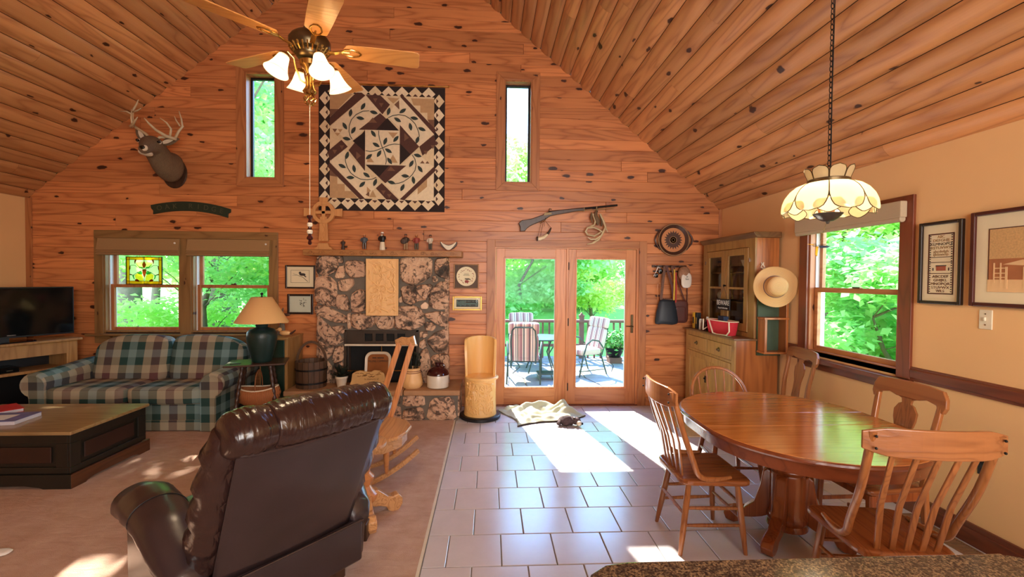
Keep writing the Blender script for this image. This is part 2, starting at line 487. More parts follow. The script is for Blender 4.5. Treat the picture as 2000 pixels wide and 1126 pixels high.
# leaves
def leafmat(name, c1, c2, trans):
    a = N(name)
    oi = a.noise(a.co(), 1.1, 2)
    n2 = a.noise(a.co(), 11, 1)
    c = a.mix(a.math('MULTIPLY', a.math('ADD', oi, n2), 0.5), c1, c2)
    df = a.n('ShaderNodeBsdfDiffuse'); a.L(c, df.inputs[0])
    tl = a.n('ShaderNodeBsdfTranslucent'); a.L(c, tl.inputs[0])
    mx = a.n('ShaderNodeMixShader'); mx.inputs[0].default_value = trans
    a.L(df.outputs[0], mx.inputs[1]); a.L(tl.outputs[0], mx.inputs[2])
    a.L(mx.outputs[0], a.out.inputs[0])
    return a.m
M['leaf_a'] = leafmat('leaf_a', S(168, 228, 124), S(228, 246, 164), 0.6)
M['leaf_b'] = leafmat('leaf_b', S(148, 218, 136), S(212, 242, 180), 0.6)
M['leaf_c'] = leafmat('leaf_c', S(214, 240, 120), S(240, 248, 170), 0.6)
M['grass'] = plain('grass', S(140, 200, 96), 0.95, var=0.2, nscale=3, bump=0.4)
M['slate'] = plain('slate', S(150, 152, 158), 0.6, var=0.25, nscale=6, bump=0.4)
M['earth'] = plain('earth', S(110, 96, 76), 0.95, var=0.2, nscale=3)

def emis(name, col, strength):
    a = N(name)
    a.set((*col, 1), 0.4, 0.0)
    a.b.inputs['Emission Color'].default_value = (*col, 1)
    a.b.inputs['Emission Strength'].default_value = strength
    return a.m
M['bulb'] = emis('bulb', (1.0, 0.82, 0.55), 10.0)
# opal glass: lit from inside by the bulb it holds
def opal(name, c, e):
    a = N(name)
    tl = a.n('ShaderNodeBsdfTranslucent'); tl.inputs[0].default_value = c
    df = a.n('ShaderNodeBsdfDiffuse'); df.inputs[0].default_value = c
    mx = a.n('ShaderNodeMixShader'); mx.inputs[0].default_value = 0.3
    a.L(tl.outputs[0], mx.inputs[1]); a.L(df.outputs[0], mx.inputs[2])
    gl = a.n('ShaderNodeBsdfGlossy'); gl.inputs['Roughness'].default_value = 0.1
    m2 = a.n('ShaderNodeMixShader'); m2.inputs[0].default_value = 0.05
    a.L(mx.outputs[0], m2.inputs[1]); a.L(gl.outputs[0], m2.inputs[2])
    em = a.n('ShaderNodeEmission'); em.inputs[0].default_value = c; em.inputs[1].default_value = e
    ad = a.n('ShaderNodeAddShader')
    a.L(m2.outputs[0], ad.inputs[0]); a.L(em.outputs[0], ad.inputs[1])
    a.L(ad.outputs[0], a.out.inputs[0])
    return a.m
M['opal'] = opal('opal', (1.0, 0.88, 0.66, 1), 0.3)
M['slag_glass'] = opal('slag_glass', (0.80, 0.68, 0.42, 1), 0.05)

# ------------------------------------------------------------------ mesh builder
class MB:
    def __init__(s, mtx=None):
        s.bm = bmesh.new()
        s.M = mtx or Matrix.Identity(4)
        s.mi = 0
    def v(s, p):
        return s.bm.verts.new(s.M @ Vector(p))
    def f(s, vs):
        try:
            fc = s.bm.faces.new(vs)
            fc.material_index = s.mi
            return fc
        except ValueError:
            return None
    def box(s, lo, hi, m=None):
        mm = m or Matrix.Identity(4)
        P = [mm @ Vector((x, y, z)) for x in (lo[0], hi[0]) for y in (lo[1], hi[1]) for z in (lo[2], hi[2])]
        V = [s.v(p) for p in P]
        for q in ((0, 1, 3, 2), (4, 6, 7, 5), (0, 4, 5, 1), (2, 3, 7, 6), (0, 2, 6, 4), (1, 5, 7, 3)):
            s.f([V[i] for i in q])
        return s
    def ring_join(s, rings, closed=True, cap=True):
        n = len(rings[0])
        for a, b in zip(rings[:-1], rings[1:]):
            for i in range(n if closed else n - 1):
                j = (i + 1) % n
                s.f([a[i], a[j], b[j], b[i]])
        if cap:
            s.f(list(reversed(rings[0])))
            s.f(rings[-1])
    def lathe(s, prof, c=(0, 0, 0), n=24, m=None, cap=True, sx=1.0, sy=1.0):
        mm = m or Matrix.Identity(4)
        rings = []
        for r, z in prof:
            rings.append([s.v(mm @ Vector((c[0] + max(r, 1e-4) * sx * cos(2 * pi * i / n), c[1] + max(r, 1e-4) * sy * sin(2 * pi * i / n), c[2] + z))) for i in range(n)])
        s.ring_join(rings, True, cap)
        return s
    def cyl(s, p0, p1, r0, r1=None, n=10):
        return s.tube([p0, p1], [r0, r0 if r1 is None else r1], n)
    def tube(s, pts, r, n=8, cap=True, flat=1.0):
        pts = [Vector(p) for p in pts]
        if not isinstance(r, (list, tuple)):
            r = [r] * len(pts)
        rings = []
        up = None
        for i, p in enumerate(pts):
            t = (pts[min(i + 1, len(pts) - 1)] - pts[max(i - 1, 0)])
            t = t.normalized() if t.length > 1e-9 else Vector((0, 0, 1))
            if up is None:
                up = Vector((0, 0, 1)) if abs(t.z) < 0.9 else Vector((1, 0, 0))
            side = t.cross(up)
            if side.length < 1e-6:
                side = t.cross(Vector((0, 1, 0)))
            side.normalize()
            up = side.cross(t).normalized()
            rings.append([s.v(p + side * (r[i] * cos(2 * pi * k / n)) + up * (r[i] * flat * sin(2 * pi * k / n))) for k in range(n)])
        s.ring_join(rings, True, cap)
        return s
    def sweep(s, pts, w, h, up=(0, 0, 1), prof=None):
        """rectangular bar: w across (perpendicular to up), h along up"""
        pts = [Vector(p) for p in pts]
        up = Vector(up)
        ww = w if isinstance(w, (list, tuple)) else [w] * len(pts)
        hh = h if isinstance(h, (list, tuple)) else [h] * len(pts)
        rings = []
        for i, p in enumerate(pts):
            t = (pts[min(i + 1, len(pts) - 1)] - pts[max(i - 1, 0)]).normalized()
            side = t.cross(up).normalized()
            u2 = side.cross(t).normalized()
            a, b = ww[i] / 2, hh[i] / 2
            k = min(a, b) * 0.35
            q = [(-a + k, -b), (a - k, -b), (a, -b + k), (a, b - k), (a - k, b), (-a + k, b), (-a, b - k), (-a, -b + k)]
            rings.append([s.v(p + side * x + u2 * y) for x, y in q])
        s.ring_join(rings, True, True)
        return s
    def prism(s, poly, t0, t1, plane='xz', inset=0.0):
        """poly in the given plane, extruded along the third axis from t0 to t1"""
        def P(a, b, t):
            return {'xz': (a, t, b), 'xy': (a, b, t), 'yz': (t, a, b)}[plane]
        A = [s.v(P(a, b, t0)) for a, b in poly]
        B = [s.v(P(a, b, t1)) for a, b in poly]
        s.ring_join([A, B], True, True)
        return s
    def puff(s, c, size, e=0.35, m=None, nu=28, nv=16, rough=0.0, freq=4.0):
        """superellipsoid cushion; size = full extents"""
        mm = m or Matrix.Identity(4)
        c = Vector(c)
        sg = lambda x, p: (abs(x) ** p) * (1 if x >= 0 else -1)
        rings = []
        for j in range(nv + 1):
            v = -pi / 2 + pi * j / nv
            cv, sv = sg(cos(v), e), sg(sin(v), e)
            ring = []
            for i in range(nu):
                u = 2 * pi * i / nu
                p = Vector((size[0] / 2 * cv * sg(cos(u), e), size[1] / 2 * cv * sg(sin(u), e), size[2] / 2 * sv))
                if rough:
                    p = p + p.normalized() * (noise.noise((p + c) * freq) * rough)
                if j in (0, nv):
                    p.x *= 0.02; p.y *= 0.02
                ring.append(s.v(mm @ (c + p)))
            rings.append(ring)
        s.ring_join(rings, True, True)
        return s
    def sphere(s, c, r, n=12, m=None):
        r = r if isinstance(r, (list, tuple)) else (r, r, r)
        return s.puff(c, (2 * r[0], 2 * r[1], 2 * r[2]), 1.0, m, n, max(6, n // 2 + 2))
    def grid(s, nu, nv, fn, close_u=False):
        rings = [[s.v(fn(i / nu, j / nv)) for i in range(nu + (0 if close_u else 1))] for j in range(nv + 1)]
        s.ring_join(rings, close_u, False)
        return s
    def build(s, name, mat, parent=None, smooth=False, bevel=0.0, seg=2, solid=0.0, sub=0, local=False, auto=40):
        me = bpy.data.meshes.new(name)
        if parent is not None and not local:
            s.bm.transform(ROOT[parent.name].inverted())
        bmesh.ops.recalc_face_normals(s.bm, faces=s.bm.faces)
        s.bm.to_mesh(me)
        s.bm.free()
        o = bpy.data.objects.new(name, me)
        COL.objects.link(o)
        for m in (mat if isinstance(mat, (list, tuple)) else [mat]):
            me.materials.append(M[m] if isinstance(m, str) else m)
        if parent is not None:
            o.parent = parent
            ROOT[o.name] = ROOT[parent.name]
        else:
            ROOT[o.name] = Matrix.Identity(4)
        if smooth:
            me.polygons.foreach_set('use_smooth', [True] * len(me.polygons))
            if auto:
                me.set_sharp_from_angle(angle=radians(auto))
        if solid:
            md = o.modifiers.new('solid', 'SOLIDIFY'); md.thickness = solid; md.offset = 0
        if bevel:
            md = o.modifiers.new('bevel', 'BEVEL'); md.width = bevel; md.segments = seg
            md.limit_method = 'ANGLE'; md.angle_limit = radians(35)
        if sub:
            md = o.modifiers.new('sub', 'SUBSURF'); md.levels = sub; md.render_levels = sub
        return o

ROOT = {}
def tag(o, label, cat, group=None, kind=None):
    o['label'] = label
    o['category'] = cat
    if group:
        o['group'] = group
    if kind:
        o['kind'] = kind
    return o
def thing(name, label, cat, loc=(0, 0, 0), rotz=0.0, group=None):
    o = bpy.data.objects.new(name, None)
    o.empty_display_size = 0.1
    COL.objects.link(o)
    o.location = loc
    o.rotation_euler = (0, 0, rotz)
    ROOT[o.name] = Matrix.Translation(Vector(loc)) @ Matrix.Rotation(rotz, 4, 'Z')
    return tag(o, label, cat, group)
def structure(name, label=None):
    o = bpy.data.objects.new(name, None)
    o.empty_display_size = 0.1
    COL.objects.link(o)
    ROOT[o.name] = Matrix.Identity(4)
    o['kind'] = 'structure'
    if label:
        o['label'] = label
    return o
def copy_tree(o, loc, rotz, label, group=None, parent=None):
    c = o.copy()
    COL.objects.link(c)
    if parent is None:
        c.location = loc
        c.rotation_euler = (0, 0, rotz)
        c['label'] = label
        if group:
            c['group'] = group
    else:
        c.parent = parent
    for ch in list(o.children):
        copy_tree(ch, None, None, None, None, c)
    return c
def text(name, body, size, mat, parent, mtx, extrude=0.001, font_w=1.0):
    """lettering as mesh; mtx places the text's xy plane in world space"""
    cu = bpy.data.curves.new('t', 'FONT')
    cu.body = body
    cu.size = size
    cu.extrude = extrude
    cu.align_x = 'CENTER'
    cu.align_y = 'CENTER'
    cu.resolution_u = 3
    t = bpy.data.objects.new('t', cu)
    COL.objects.link(t)
    me = bpy.data.meshes.new_from_object(t.evaluated_get(bpy.context.evaluated_depsgraph_get()))
    bpy.data.objects.remove(t)
    me.transform(Matrix.Diagonal((font_w, 1, 1, 1)))
    me.transform(mtx)
    me.transform(ROOT[parent.name].inverted())
    me.name = name
    o = bpy.data.objects.new(name, me)
    COL.objects.link(o)
    o.parent = parent
    ROOT[o.name] = ROOT[parent.name]
    me.materials.clear()
    me.materials.append(M[mat])
    return o
def facing_y(x, y, z):      # text that reads from the room, on a plane facing -y
    return Matrix.Translation((x, y, z)) @ Matrix.Rotation(pi / 2, 4, 'X')
def facing_x(x, y, z):      # text on a plane facing -x (read looking towards +x)
    return Matrix.Translation((x, y, z)) @ Matrix.Rotation(-pi / 2, 4, 'Z') @ Matrix.Rotation(pi / 2, 4, 'X')

# ------------------------------------------------------------------ the room
YW = 5.80          # face of the gable wall
XR, XL = 3.07, -5.67
XC, ZR, SL = -1.30, 6.235, 0.833
YB = -3.0
def roof_z(x):
    return ZR - SL * abs(x - XC)
ZE = 2.60
def clip(poly, fn):
    out = []
    for i in range(len(poly)):
        a, b = poly[i], poly[(i + 1) % len(poly)]
        fa, fb = fn(a), fn(b)
        if fa >= 0:
            out.append(a)
        if (fa >= 0) != (fb >= 0):
            t = fa / (fa - fb)
            out.append((a[0] + (b[0] - a[0]) * t, a[1] + (b[1] - a[1]) * t))
    return out
def gable(poly):
    poly = clip(poly, lambda p: ZR - SL * (p[0] - XC) - p[1])
    if len(poly) > 2:
        poly = clip(poly, lambda p: ZR + SL * (p[0] - XC) - p[1])
    return poly
OPEN = {  # x0,x1,z0,z1
    'dl': (-4.76, -3.846, 0.955, 2.12), 'dr': (-3.71, -2.754, 0.955, 2.12),
    'tl': (-3.06, -2.683, 2.887, 4.20), 'tr': (0.176, 0.538, 2.893, 4.207),
    'door': (0.06, 1.985, -0.05, 2.075)}

wb_ = structure('wall_back', 'knotty pine boarded gable wall with fireplace, doors and windows')
mb = MB()
xs = sorted({XL - 0.15, XR + 0.15} | {OPEN[k][i] for k in OPEN for i in (0, 1)})
zs = sorted({-0.3, 6.6} | {OPEN[k][i] for k in OPEN for i in (2, 3)})
for x0, x1 in zip(xs[:-1], xs[1:]):
    for z0, z1 in zip(zs[:-1], zs[1:]):
        cx, cz = (x0 + x1) / 2, (z0 + z1) / 2
        if any(o[0] < cx < o[1] and o[2] < cz < o[3] for o in OPEN.values()):
            continue
        p = gable([(x0, z0), (x1, z0), (x1, z1), (x0, z1)])
        if len(p) > 2:
            mb.prism(p, YW + 0.021, YW + 0.16)
mb.build('sheathing', 'sheath', wb_)

# horizontal boards
CAS = [(-4.85, -2.68, 0.93, 2.165), (-3.15, -2.63, 2.80, 4.29), (0.085, 0.63, 2.80, 4.30), (0.0, 2.05, -0.1, 2.15),
       (-2.08, -0.54, -0.1, 1.93)]
BH = 0.1335
def board(mb, x0, x1, z0, z1, y0, y1, x0t=None, x1t=None):
    x0t = x0 if x0t is None else x0t
    x1t = x1 if x1t is None else x1t
    e = 0.0035
    A = [mb.v(p) for p in ((x0, y1, z0), (x1, y1, z0), (x1t, y1, z1), (x0t, y1, z1))]
    B = [mb.v(p) for p in ((x0 + 0.001, y0 + e, z0 + 0.0005), (x1 - 0.001, y0 + e, z0 + 0.0005), (x1t - 0.001, y0 + e, z1 - 0.0005), (x0t + 0.001, y0 + e, z1 - 0.0005))]
    Cc = [mb.v(p) for p in ((x0 + 0.003, y0, z0 + e), (x1 - 0.003, y0, z0 + e), (x1t - 0.003, y0, z1 - e), (x0t + 0.003, y0, z1 - e))]
    mb.ring_join([A, B, Cc], True, True)
rng = random.Random(11)
row = 0
z = 0.0
while z < ZR - 0.05:
    z1 = min(z + BH, ZR - 0.005)
    zm = (z + z1) / 2
    spans = [(XL, XR)]
    for c in CAS:
        if c[2] < z1 - 0.01 and c[3] > z + 0.01 and c[2] < zm < c[3]:
            new = []
            for a_, b_ in spans:
                if c[1] <= a_ or c[0] >= b_:
                    new.append((a_, b_))
                else:
                    if c[0] > a_:
                        new.append((a_, c[0]))
                    if c[1] < b_:
                        new.append((c[1], b_))
            spans = new
    for a_, b_ in spans:
        cuts = [a_]
        x = a_ + rng.uniform(0.9, 3.4)
        while x < b_ - 0.5:
            cuts.append(x)
            x += rng.uniform(1.8, 3.8)
        cuts.append(b_)
        for c0, c1 in zip(cuts[:-1], cuts[1:]):
            poly = gable([(c0, z), (c1, z), (c1, z1), (c0, z1)])
            if len(poly) < 3:
                continue
            lo = lambda zz: max(c0, XC - (ZR - zz) / SL)
            hi = lambda zz: min(c1, XC + (ZR - zz) / SL)
            if hi(z) - lo(z) < 0.02:
                continue
            t0, t1 = lo(z1), hi(z1)
            if t1 - t0 < 0.012:
                t0 = t1 = (lo(z1) + hi(z1)) / 2
                t0 -= 0.006; t1 += 0.006
            m_ = MB()
            board(m_, lo(z), hi(z), z, z1, YW, YW + 0.02, t0, t1)
            m_.build('plank', 'pine_wall', wb_)
    z += BH
    row += 1

# ceiling: sheathing and half-round boards running to the gable
ce = structure('ceiling', 'vaulted ceiling of rounded knotty pine boards')
mb = MB()
for sgn in (-1, 1):
    xo = XC + sgn * 4.6
    p = [(XC, ZR + 0.03), (xo, ZR + 0.03 - SL * 4.6), (xo, ZR + 0.15 - SL * 4.6), (XC, ZR + 0.15)]
    mb.prism(p, YB - 0.2, YW + 0.16)
mb.build('sheathing', 'sheath', ce)
BWD = 0.168
rng = random.Random(5)
for sgn in (-1, 1):
    du = Vector((sgn * 1.0, 0, -SL)).normalized()
    nd = Vector((-sgn * SL, 0, -1.0)).normalized()
    L = 4.37 * sqrt(1 + SL * SL)
    nb = int(L / BWD) + 1
    for k in range(nb):
        o0 = Vector((XC, 0, ZR)) + du * (k * BWD)
        w_ = min(BWD, L - k * BWD)
        if w_ < 0.03:
            continue
        cuts = [YB]
        y = YB + rng.uniform(1.2, 4.8)
        while y < YW - 0.4:
            cuts.append(y)
            y += rng.uniform(2.4, 4.9)
        cuts.append(YW + 0.0)
        for y0, y1 in zip(cuts[:-1], cuts[1:]):
            m_ = MB()
            rings = []
            for yy in (y0 + 0.001, y1 - 0.001):
                ring = []
                for i in range(9):
                    t = i / 8
                    d = 0.026 * (1 - (2 * t - 1) ** 2) ** 0.6 if 0 < t < 1 else 0.0
                    q = o0 + du * (w_ * (0.015 + 0.97 * t)) + nd * (d - 0.005)
                    ring.append(m_.v((q.x, yy, q.z)))
                rings.append(ring)
            m_.ring_join(rings, True, True)
            m_.build('plank', 'pine_ceiling', ce, smooth=True, auto=50)

# floor
fl = structure('floor', 'floor, pink-grey tiles on the right and tan carpet on the left')
MB().box((XL - 0.15, YB - 0.2, -0.25), (XR + 0.15, YW + 0.16, -0.006)).build('subfloor', 'grout', fl)
MB().box((XL, YB, -0.006), (-0.392, YW, 0.012)).build('carpet', 'carpet', fl, bevel=0.006)
MB().box((-0.394, YB, -0.006), (-0.376, 5.3, 0.010)).build('threshold_strip', 'stoneware', fl)
TP = 0.324; TR = 0.3225
y = 2.549 - 4 * TR
k = -4
while y < YW - 0.01:
    y1 = min(y + TR, YW)
    off = 0.086 if k % 2 == 0 else -0.087
    x = off - 3 * TP
    while x < XR:
        a0, a1 = max(x, -0.374), min(x + TP, XR)
        if a1 - a0 > 0.03:
            m_ = MB()
            g = 0.0028
            P = [(a0 + g, y + g), (a1 - g, y + g), (a1 - g, y1 - g), (a0 + g, y1 - g)]
            Q = [(a0 + g + .003, y + g + .003), (a1 - g - .003, y + g + .003), (a1 - g - .003, y1 - g - .003), (a0 + g + .003, y1 - g - .003)]
            r_ = [[m_.v((p[0], p[1], zz)) for p in pp] for pp, zz in ((P, -0.006), (P, -0.002), (Q, 0.0))]
            m_.ring_join(r_, True, True)
            m_.build('tile', 'tile', fl)
        x += TP
    y += TR
    k += 1

# right wall
wr = structure('wall_right', 'peach painted wall on the right')
WY0, WY1, WZ0, WZ1 = 3.19, 4.16, 1.0, 2.19
mb = MB()
ys = [YB - 0.2, WY0, WY1, YW + 0.02]
zs_ = [-0.3, WZ0, WZ1, ZE + 0.12]
for y0, y1 in zip(ys[:-1], ys[1:]):
    for z0, z1 in zip(zs_[:-1], zs_[1:]):
        if y0 == WY0 and z0 == WZ0:
            continue
        mb.box((XR, y0, z0), (XR + 0.15, y1, z1))
mb.build('wall_right_board', 'plaster', wr)
wl = structure('wall_left', 'peach painted wall at the far left')
MB().box((XL - 0.15, YB - 0.2, -0.3), (XL, YW + 0.02, ZE + 0.12)).build('wall_left_board', 'plaster', wl)
wf = structure('wall_front', 'wall behind the camera')
MB().prism([(XL - .15, -.3), (XR + .15, -.3), (XR + .15, ZE), (XC, ZR + .1), (XL - .15, ZE)], YB - 0.2, YB).build('wall_front_board', 'plaster', wf)

# trims
def trim(n, mat, lo, hi, label=None, bevel=0.004):
    o = MB().box(lo, hi).build('trim_%d' % n, mat, bevel=bevel)
    o['kind'] = 'structure'
    if label:
        o['label'] = label
    return o
trim(1, 'dark_trim', (XR - 0.022, YB, 0.962), (XR, 3.09, 1.030), 'brown chair rail along the peach wall, right of the window', 0.008)
trim(2, 'dark_trim', (XR - 0.014, YB, 0.945), (XR, 3.09, 1.045), 'thin backing board of the chair rail')
trim(3, 'dark_trim', (XR - 0.022, 4.27, 0.962), (XR, 4.55, 1.030), 'short brown chair rail left of the right window', 0.008)
trim(4, 'pine_trim', (3.03, YW - 0.012, 0), (XR, YW, ZE), 'vertical corner board at the right end of the gable wall')
trim(5, 'pine_trim', (XL, YW - 0.012, 0), (XL + 0.075, YW, ZE), 'vertical corner board at the left end of the gable wall')
bb = MB().box((XR - 0.018, YB, 0), (XR, YW, 0.135)).box((XR - 0.026, YB, 0), (XR, YW, 0.10)).build('baseboard_right', 'dark_trim', bevel=0.004)
bb['kind'] = 'structure'; bb['label'] = 'dark brown baseboard under the peach wall'
for n_, (a_, b_) in enumerate(((XL, -2.34), (-0.30, -0.03), (2.07, XR))):
    bb = MB().box((a_, YW - 0.014, 0), (b_, YW, 0.11)).build('baseboard_back' if n_ == 0 else 'baseboard_back.%03d' % n_, 'pine_trim_h', bevel=0.004)
    bb['kind'] = 'structure'

# ------------------------------------------------------------------ windows and doors
def frame_y(mb_, x0, x1, z0, z1, y0, y1, w):
    """rectangular frame facing -y made of four boards"""
    mb_.box((x0, y0, z0), (x0 + w, y1, z1)); mb_.box((x1 - w, y0, z0), (x1, y1, z1))
    mb_.box((x0 + w, y0, z1 - w), (x1 - w, y1, z1)); mb_.box((x0 + w, y0, z0), (x1 - w, y1, z0 + w))
def mitre(win, x0, x1, z0, z1, wd, y0, y1, mv, mh, bottom=True):
    """four mitred casing boards"""
    pl = [([(x0, z0), (x0 + wd, z0 + wd), (x0 + wd, z1 - wd), (x0, z1)], mv), ([(x1, z0), (x1, z1), (x1 - wd, z1 - wd), (x1 - wd, z0 + wd)], mv),
          ([(x0, z1), (x0 + wd, z1 - wd), (x1 - wd, z1 - wd), (x1, z1)], mh)]
    if bottom:
        pl.append(([(x0, z0), (x1, z0), (x1 - wd, z0 + wd), (x0 + wd, z0 + wd)], mh))
    for p, m_ in pl:
        MB().prism(p, y0, y1).build('casing', m_, win, bevel=0.003)
def jambs_y(win, x0, x1, z0, z1, y0, y1, m_, t=0.018):
    MB().box((x0, y0, z0), (x0 + t, y1, z1)).build('jamb', m_, win)
    MB().box((x1 - t, y0, z0), (x1, y1, z1)).build('jamb', m_, win)
    MB().box((x0 + t, y0, z1 - t), (x1 - t, y1, z1)).build('jamb', m_, win)
    MB().box((x0 + t, y0, z0), (x1 - t, y1, z0 + t)).build('jamb', m_, win)

for n_, key, lab in ((1, 'tl', 'tall narrow upper window left of the quilt'), (2, 'tr', 'tall narrow upper window right of the quilt')):
    x0, x1, z0, z1 = OPEN[key]
    w_ = structure('window_%d' % n_, lab)
    mitre(w_, x0 - 0.10, x1 + 0.10, z0 - 0.10, z1 + 0.10, 0.10, YW - 0.018, YW + 0.021, 'pine_trim', 'pine_trim_h')
    jambs_y(w_, x0, x1, z0, z1, YW - 0.004, YW + 0.16, 'pine_trim')
    m_ = MB(); frame_y(m_, x0 + 0.018, x1 - 0.018, z0 + 0.018, z1 - 0.018, YW + 0.105, YW + 0.145, 0.026)
    sash = m_.build('sash', 'black', w_, bevel=0.003)
    MB().box((x0 + 0.04, YW + 0.122, z0 + 0.04), (x1 - 0.04, YW + 0.127, z1 - 0.04)).build('pane', 'glass', sash)

def double_hung(win, x0, x1, z0, z1, zm, mats):
    """upper sash outside, lower sash inside"""
    jambs_y(win, x0, x1, z0, z1, YW - 0.004, YW + 0.16, mats)
    MB().box((x0 + 0.018, YW + 0.055, z0), (x0 + 0.03, YW + 0.15, z1)).build('track', 'white_vinyl', win)
    MB().box((x1 - 0.03, YW + 0.055, z0), (x1 - 0.018, YW + 0.15, z1)).build('track', 'white_vinyl', win)
    m_ = MB(); frame_y(m_, x0 + 0.03, x1 - 0.03, zm - 0.02, z1 - 0.018, YW + 0.105, YW + 0.14, 0.038)
    s1 = m_.build('upper_sash', 'pine_trim', win, bevel=0.003)
    MB().box((x0 + 0.06, YW + 0.12, zm + 0.01), (x1 - 0.06, YW + 0.125, z1 - 0.05)).build('pane', 'glass', s1)
    m_ = MB(); frame_y(m_, x0 + 0.03, x1 - 0.03, z0 + 0.018, zm + 0.02, YW + 0.06, YW + 0.095, 0.04)
    s2 = m_.build('lower_sash', 'pine_trim', win, bevel=0.003)
    MB().box((x0 + 0.06, YW + 0.075, z0 + 0.05), (x1 - 0.06, YW + 0.08, zm - 0.01)).build('pane', 'glass', s2)
    MB().box(((x0 + x1) / 2 - 0.03, YW + 0.05, zm + 0.02), ((x0 + x1) / 2 + 0.03, YW + 0.07, zm + 0.035)).cyl(((x0 + x1) / 2, YW + 0.06, zm + 0.03), ((x0 + x1) / 2 + 0.025, YW + 0.05, zm + 0.045), 0.007).build('sash_lock', 'antique', win)
for n_, key, lab in ((3, 'dl', 'left sash window above the plaid loveseat, with stained glass hanging in it'), (4, 'dr', 'right sash window above the plaid loveseat, behind the table lamp')):
    x0, x1, z0, z1 = OPEN[key]
    w_ = structure('window_%d' % n_, lab)
    double_hung(w_, x0, x1, z0, z1, 1.53, 'olive_trim')
t = structure('trim_6', 'pine casing, dimness toned into its colour, around the pair of sash windows')
for lo, hi, mt in (((-4.866, YW - 0.018, 0.93), (-4.76, YW + 0.021, 2.12), 'olive_trim'), ((-3.846, YW - 0.018, 0.93), (-3.71, YW + 0.021, 2.12), 'olive_trim'),
               ((-2.754, YW - 0.018, 0.93), (-2.655, YW + 0.021, 2.12), 'olive_trim'), ((-4.866, YW - 0.018, 2.12), (-2.655, YW + 0.021, 2.215), 'dim_trim_h'),
               ((-4.866, YW - 0.018, 0.82), (-2.655, YW + 0.021, 0.905), 'dim_trim_h')):
    MB().box(lo, hi).build('casing', mt, t, bevel=0.003)
MB().box((-4.95, YW - 0.065, 0.91), (-2.60, YW + 0.05, 0.937)).build('window_sill', 'dim_trim_h', t, bevel=0.008)

# french doors
x0, x1, z0, z1 = OPEN['door']
t = structure('trim_7', 'pine casing around the glazed doors')
for lo, hi, mt in (((-0.03, YW - 0.02, 0), (0.075, YW + 0.021, 2.165), 'pine_trim'), ((1.965, YW - 0.02, 0), (2.065, YW + 0.021, 2.165), 'pine_trim'),
                   ((0.075, YW - 0.02, 2.07), (1.965, YW + 0.021, 2.165), 'pine_trim_h')):
    MB().box(lo, hi).build('casing', mt, t, bevel=0.003)
MB().box((0.06, YW - 0.01, -0.05), (1.985, YW + 0.18, 0.018)).build('threshold', 'dark_trim_z', t, bevel=0.004)
MB().box((0.06, YW + 0.0, 0), (0.09, YW + 0.15, 2.075)).build('jamb', 'door_wood', t)
MB().box((1.935, YW + 0.0, 0), (1.985, YW + 0.15, 2.075)).build('jamb', 'door_wood', t)
MB().box((0.09, YW + 0.0, 2.055), (1.935, YW + 0.15, 2.075)).build('jamb', 'door_wood_h', t)
def glazed_door(n_, a_, b_, g0, g1, lab):
    d = structure('door_%d' % n_, lab)
    y0, y1 = YW + 0.012, YW + 0.055
    gz0, gz1, zt, zb = 0.237, 1.93, 2.052, 0.02
    for lo, hi, mt, nm in (((a_, y0, zb), (g0, y1, zt), 'door_wood', 'stile'), ((g1, y0, zb), (b_, y1, zt), 'door_wood', 'stile'),
                           ((g0, y0, gz1), (g1, y1, zt), 'door_wood_h', 'rail'), ((g0, y0, zb), (g1, y1, gz0), 'door_wood_h', 'rail')):
        MB().box(lo, hi).build(nm, mt, d, bevel=0.002)
    m_ = MB(); frame_y(m_, g0 - 0.012, g1 + 0.012, gz0 - 0.012, gz1 + 0.012, y0 - 0.006, y0 + 0.01, 0.02)
    m_.build('glazing_bead', 'door_wood', d, bevel=0.003)
    m_ = MB(); frame_y(m_, g0, g1, gz0, gz1, y0 + 0.014, y0 + 0.03, 0.012)
    m_.build('glass_spacer', 'white_vinyl', d)
    MB().box((g0, y0 + 0.02, gz0), (g1, y0 + 0.025, gz1)).build('pane', 'glass', d)
    return d
glazed_door(1, 0.092, 1.006, 0.203, 0.868, 'fixed glazed door panel on the left')
MB().box((1.006, YW + 0.0, 0.018), (1.036, YW + 0.10, 2.055)).build('mullion', 'door_wood', t, bevel=0.003)
d2 = glazed_door(2, 1.038, 1.932, 1.138, 1.802, 'opening glazed door on the right with a bronze lever')
for zz in (0.25, 1.1, 1.83):
    MB().cyl((1.037, YW + 0.004, zz - 0.05), (1.037, YW + 0.004, zz + 0.05), 0.008).build('hinge', 'iron', d2, smooth=True)
hp = MB().box((1.868, YW + 0.002, 0.96), (1.902, YW + 0.013, 1.20)).build('handle_plate', 'antique', d2, bevel=0.006)
MB().tube([(1.885, YW + 0.01, 1.05), (1.885, YW - 0.04, 1.05), (1.86, YW - 0.05, 1.052), (1.79, YW - 0.05, 1.055)], [0.009, 0.009, 0.009, 0.006], 8).build('door_handle', 'antique', hp, smooth=True)

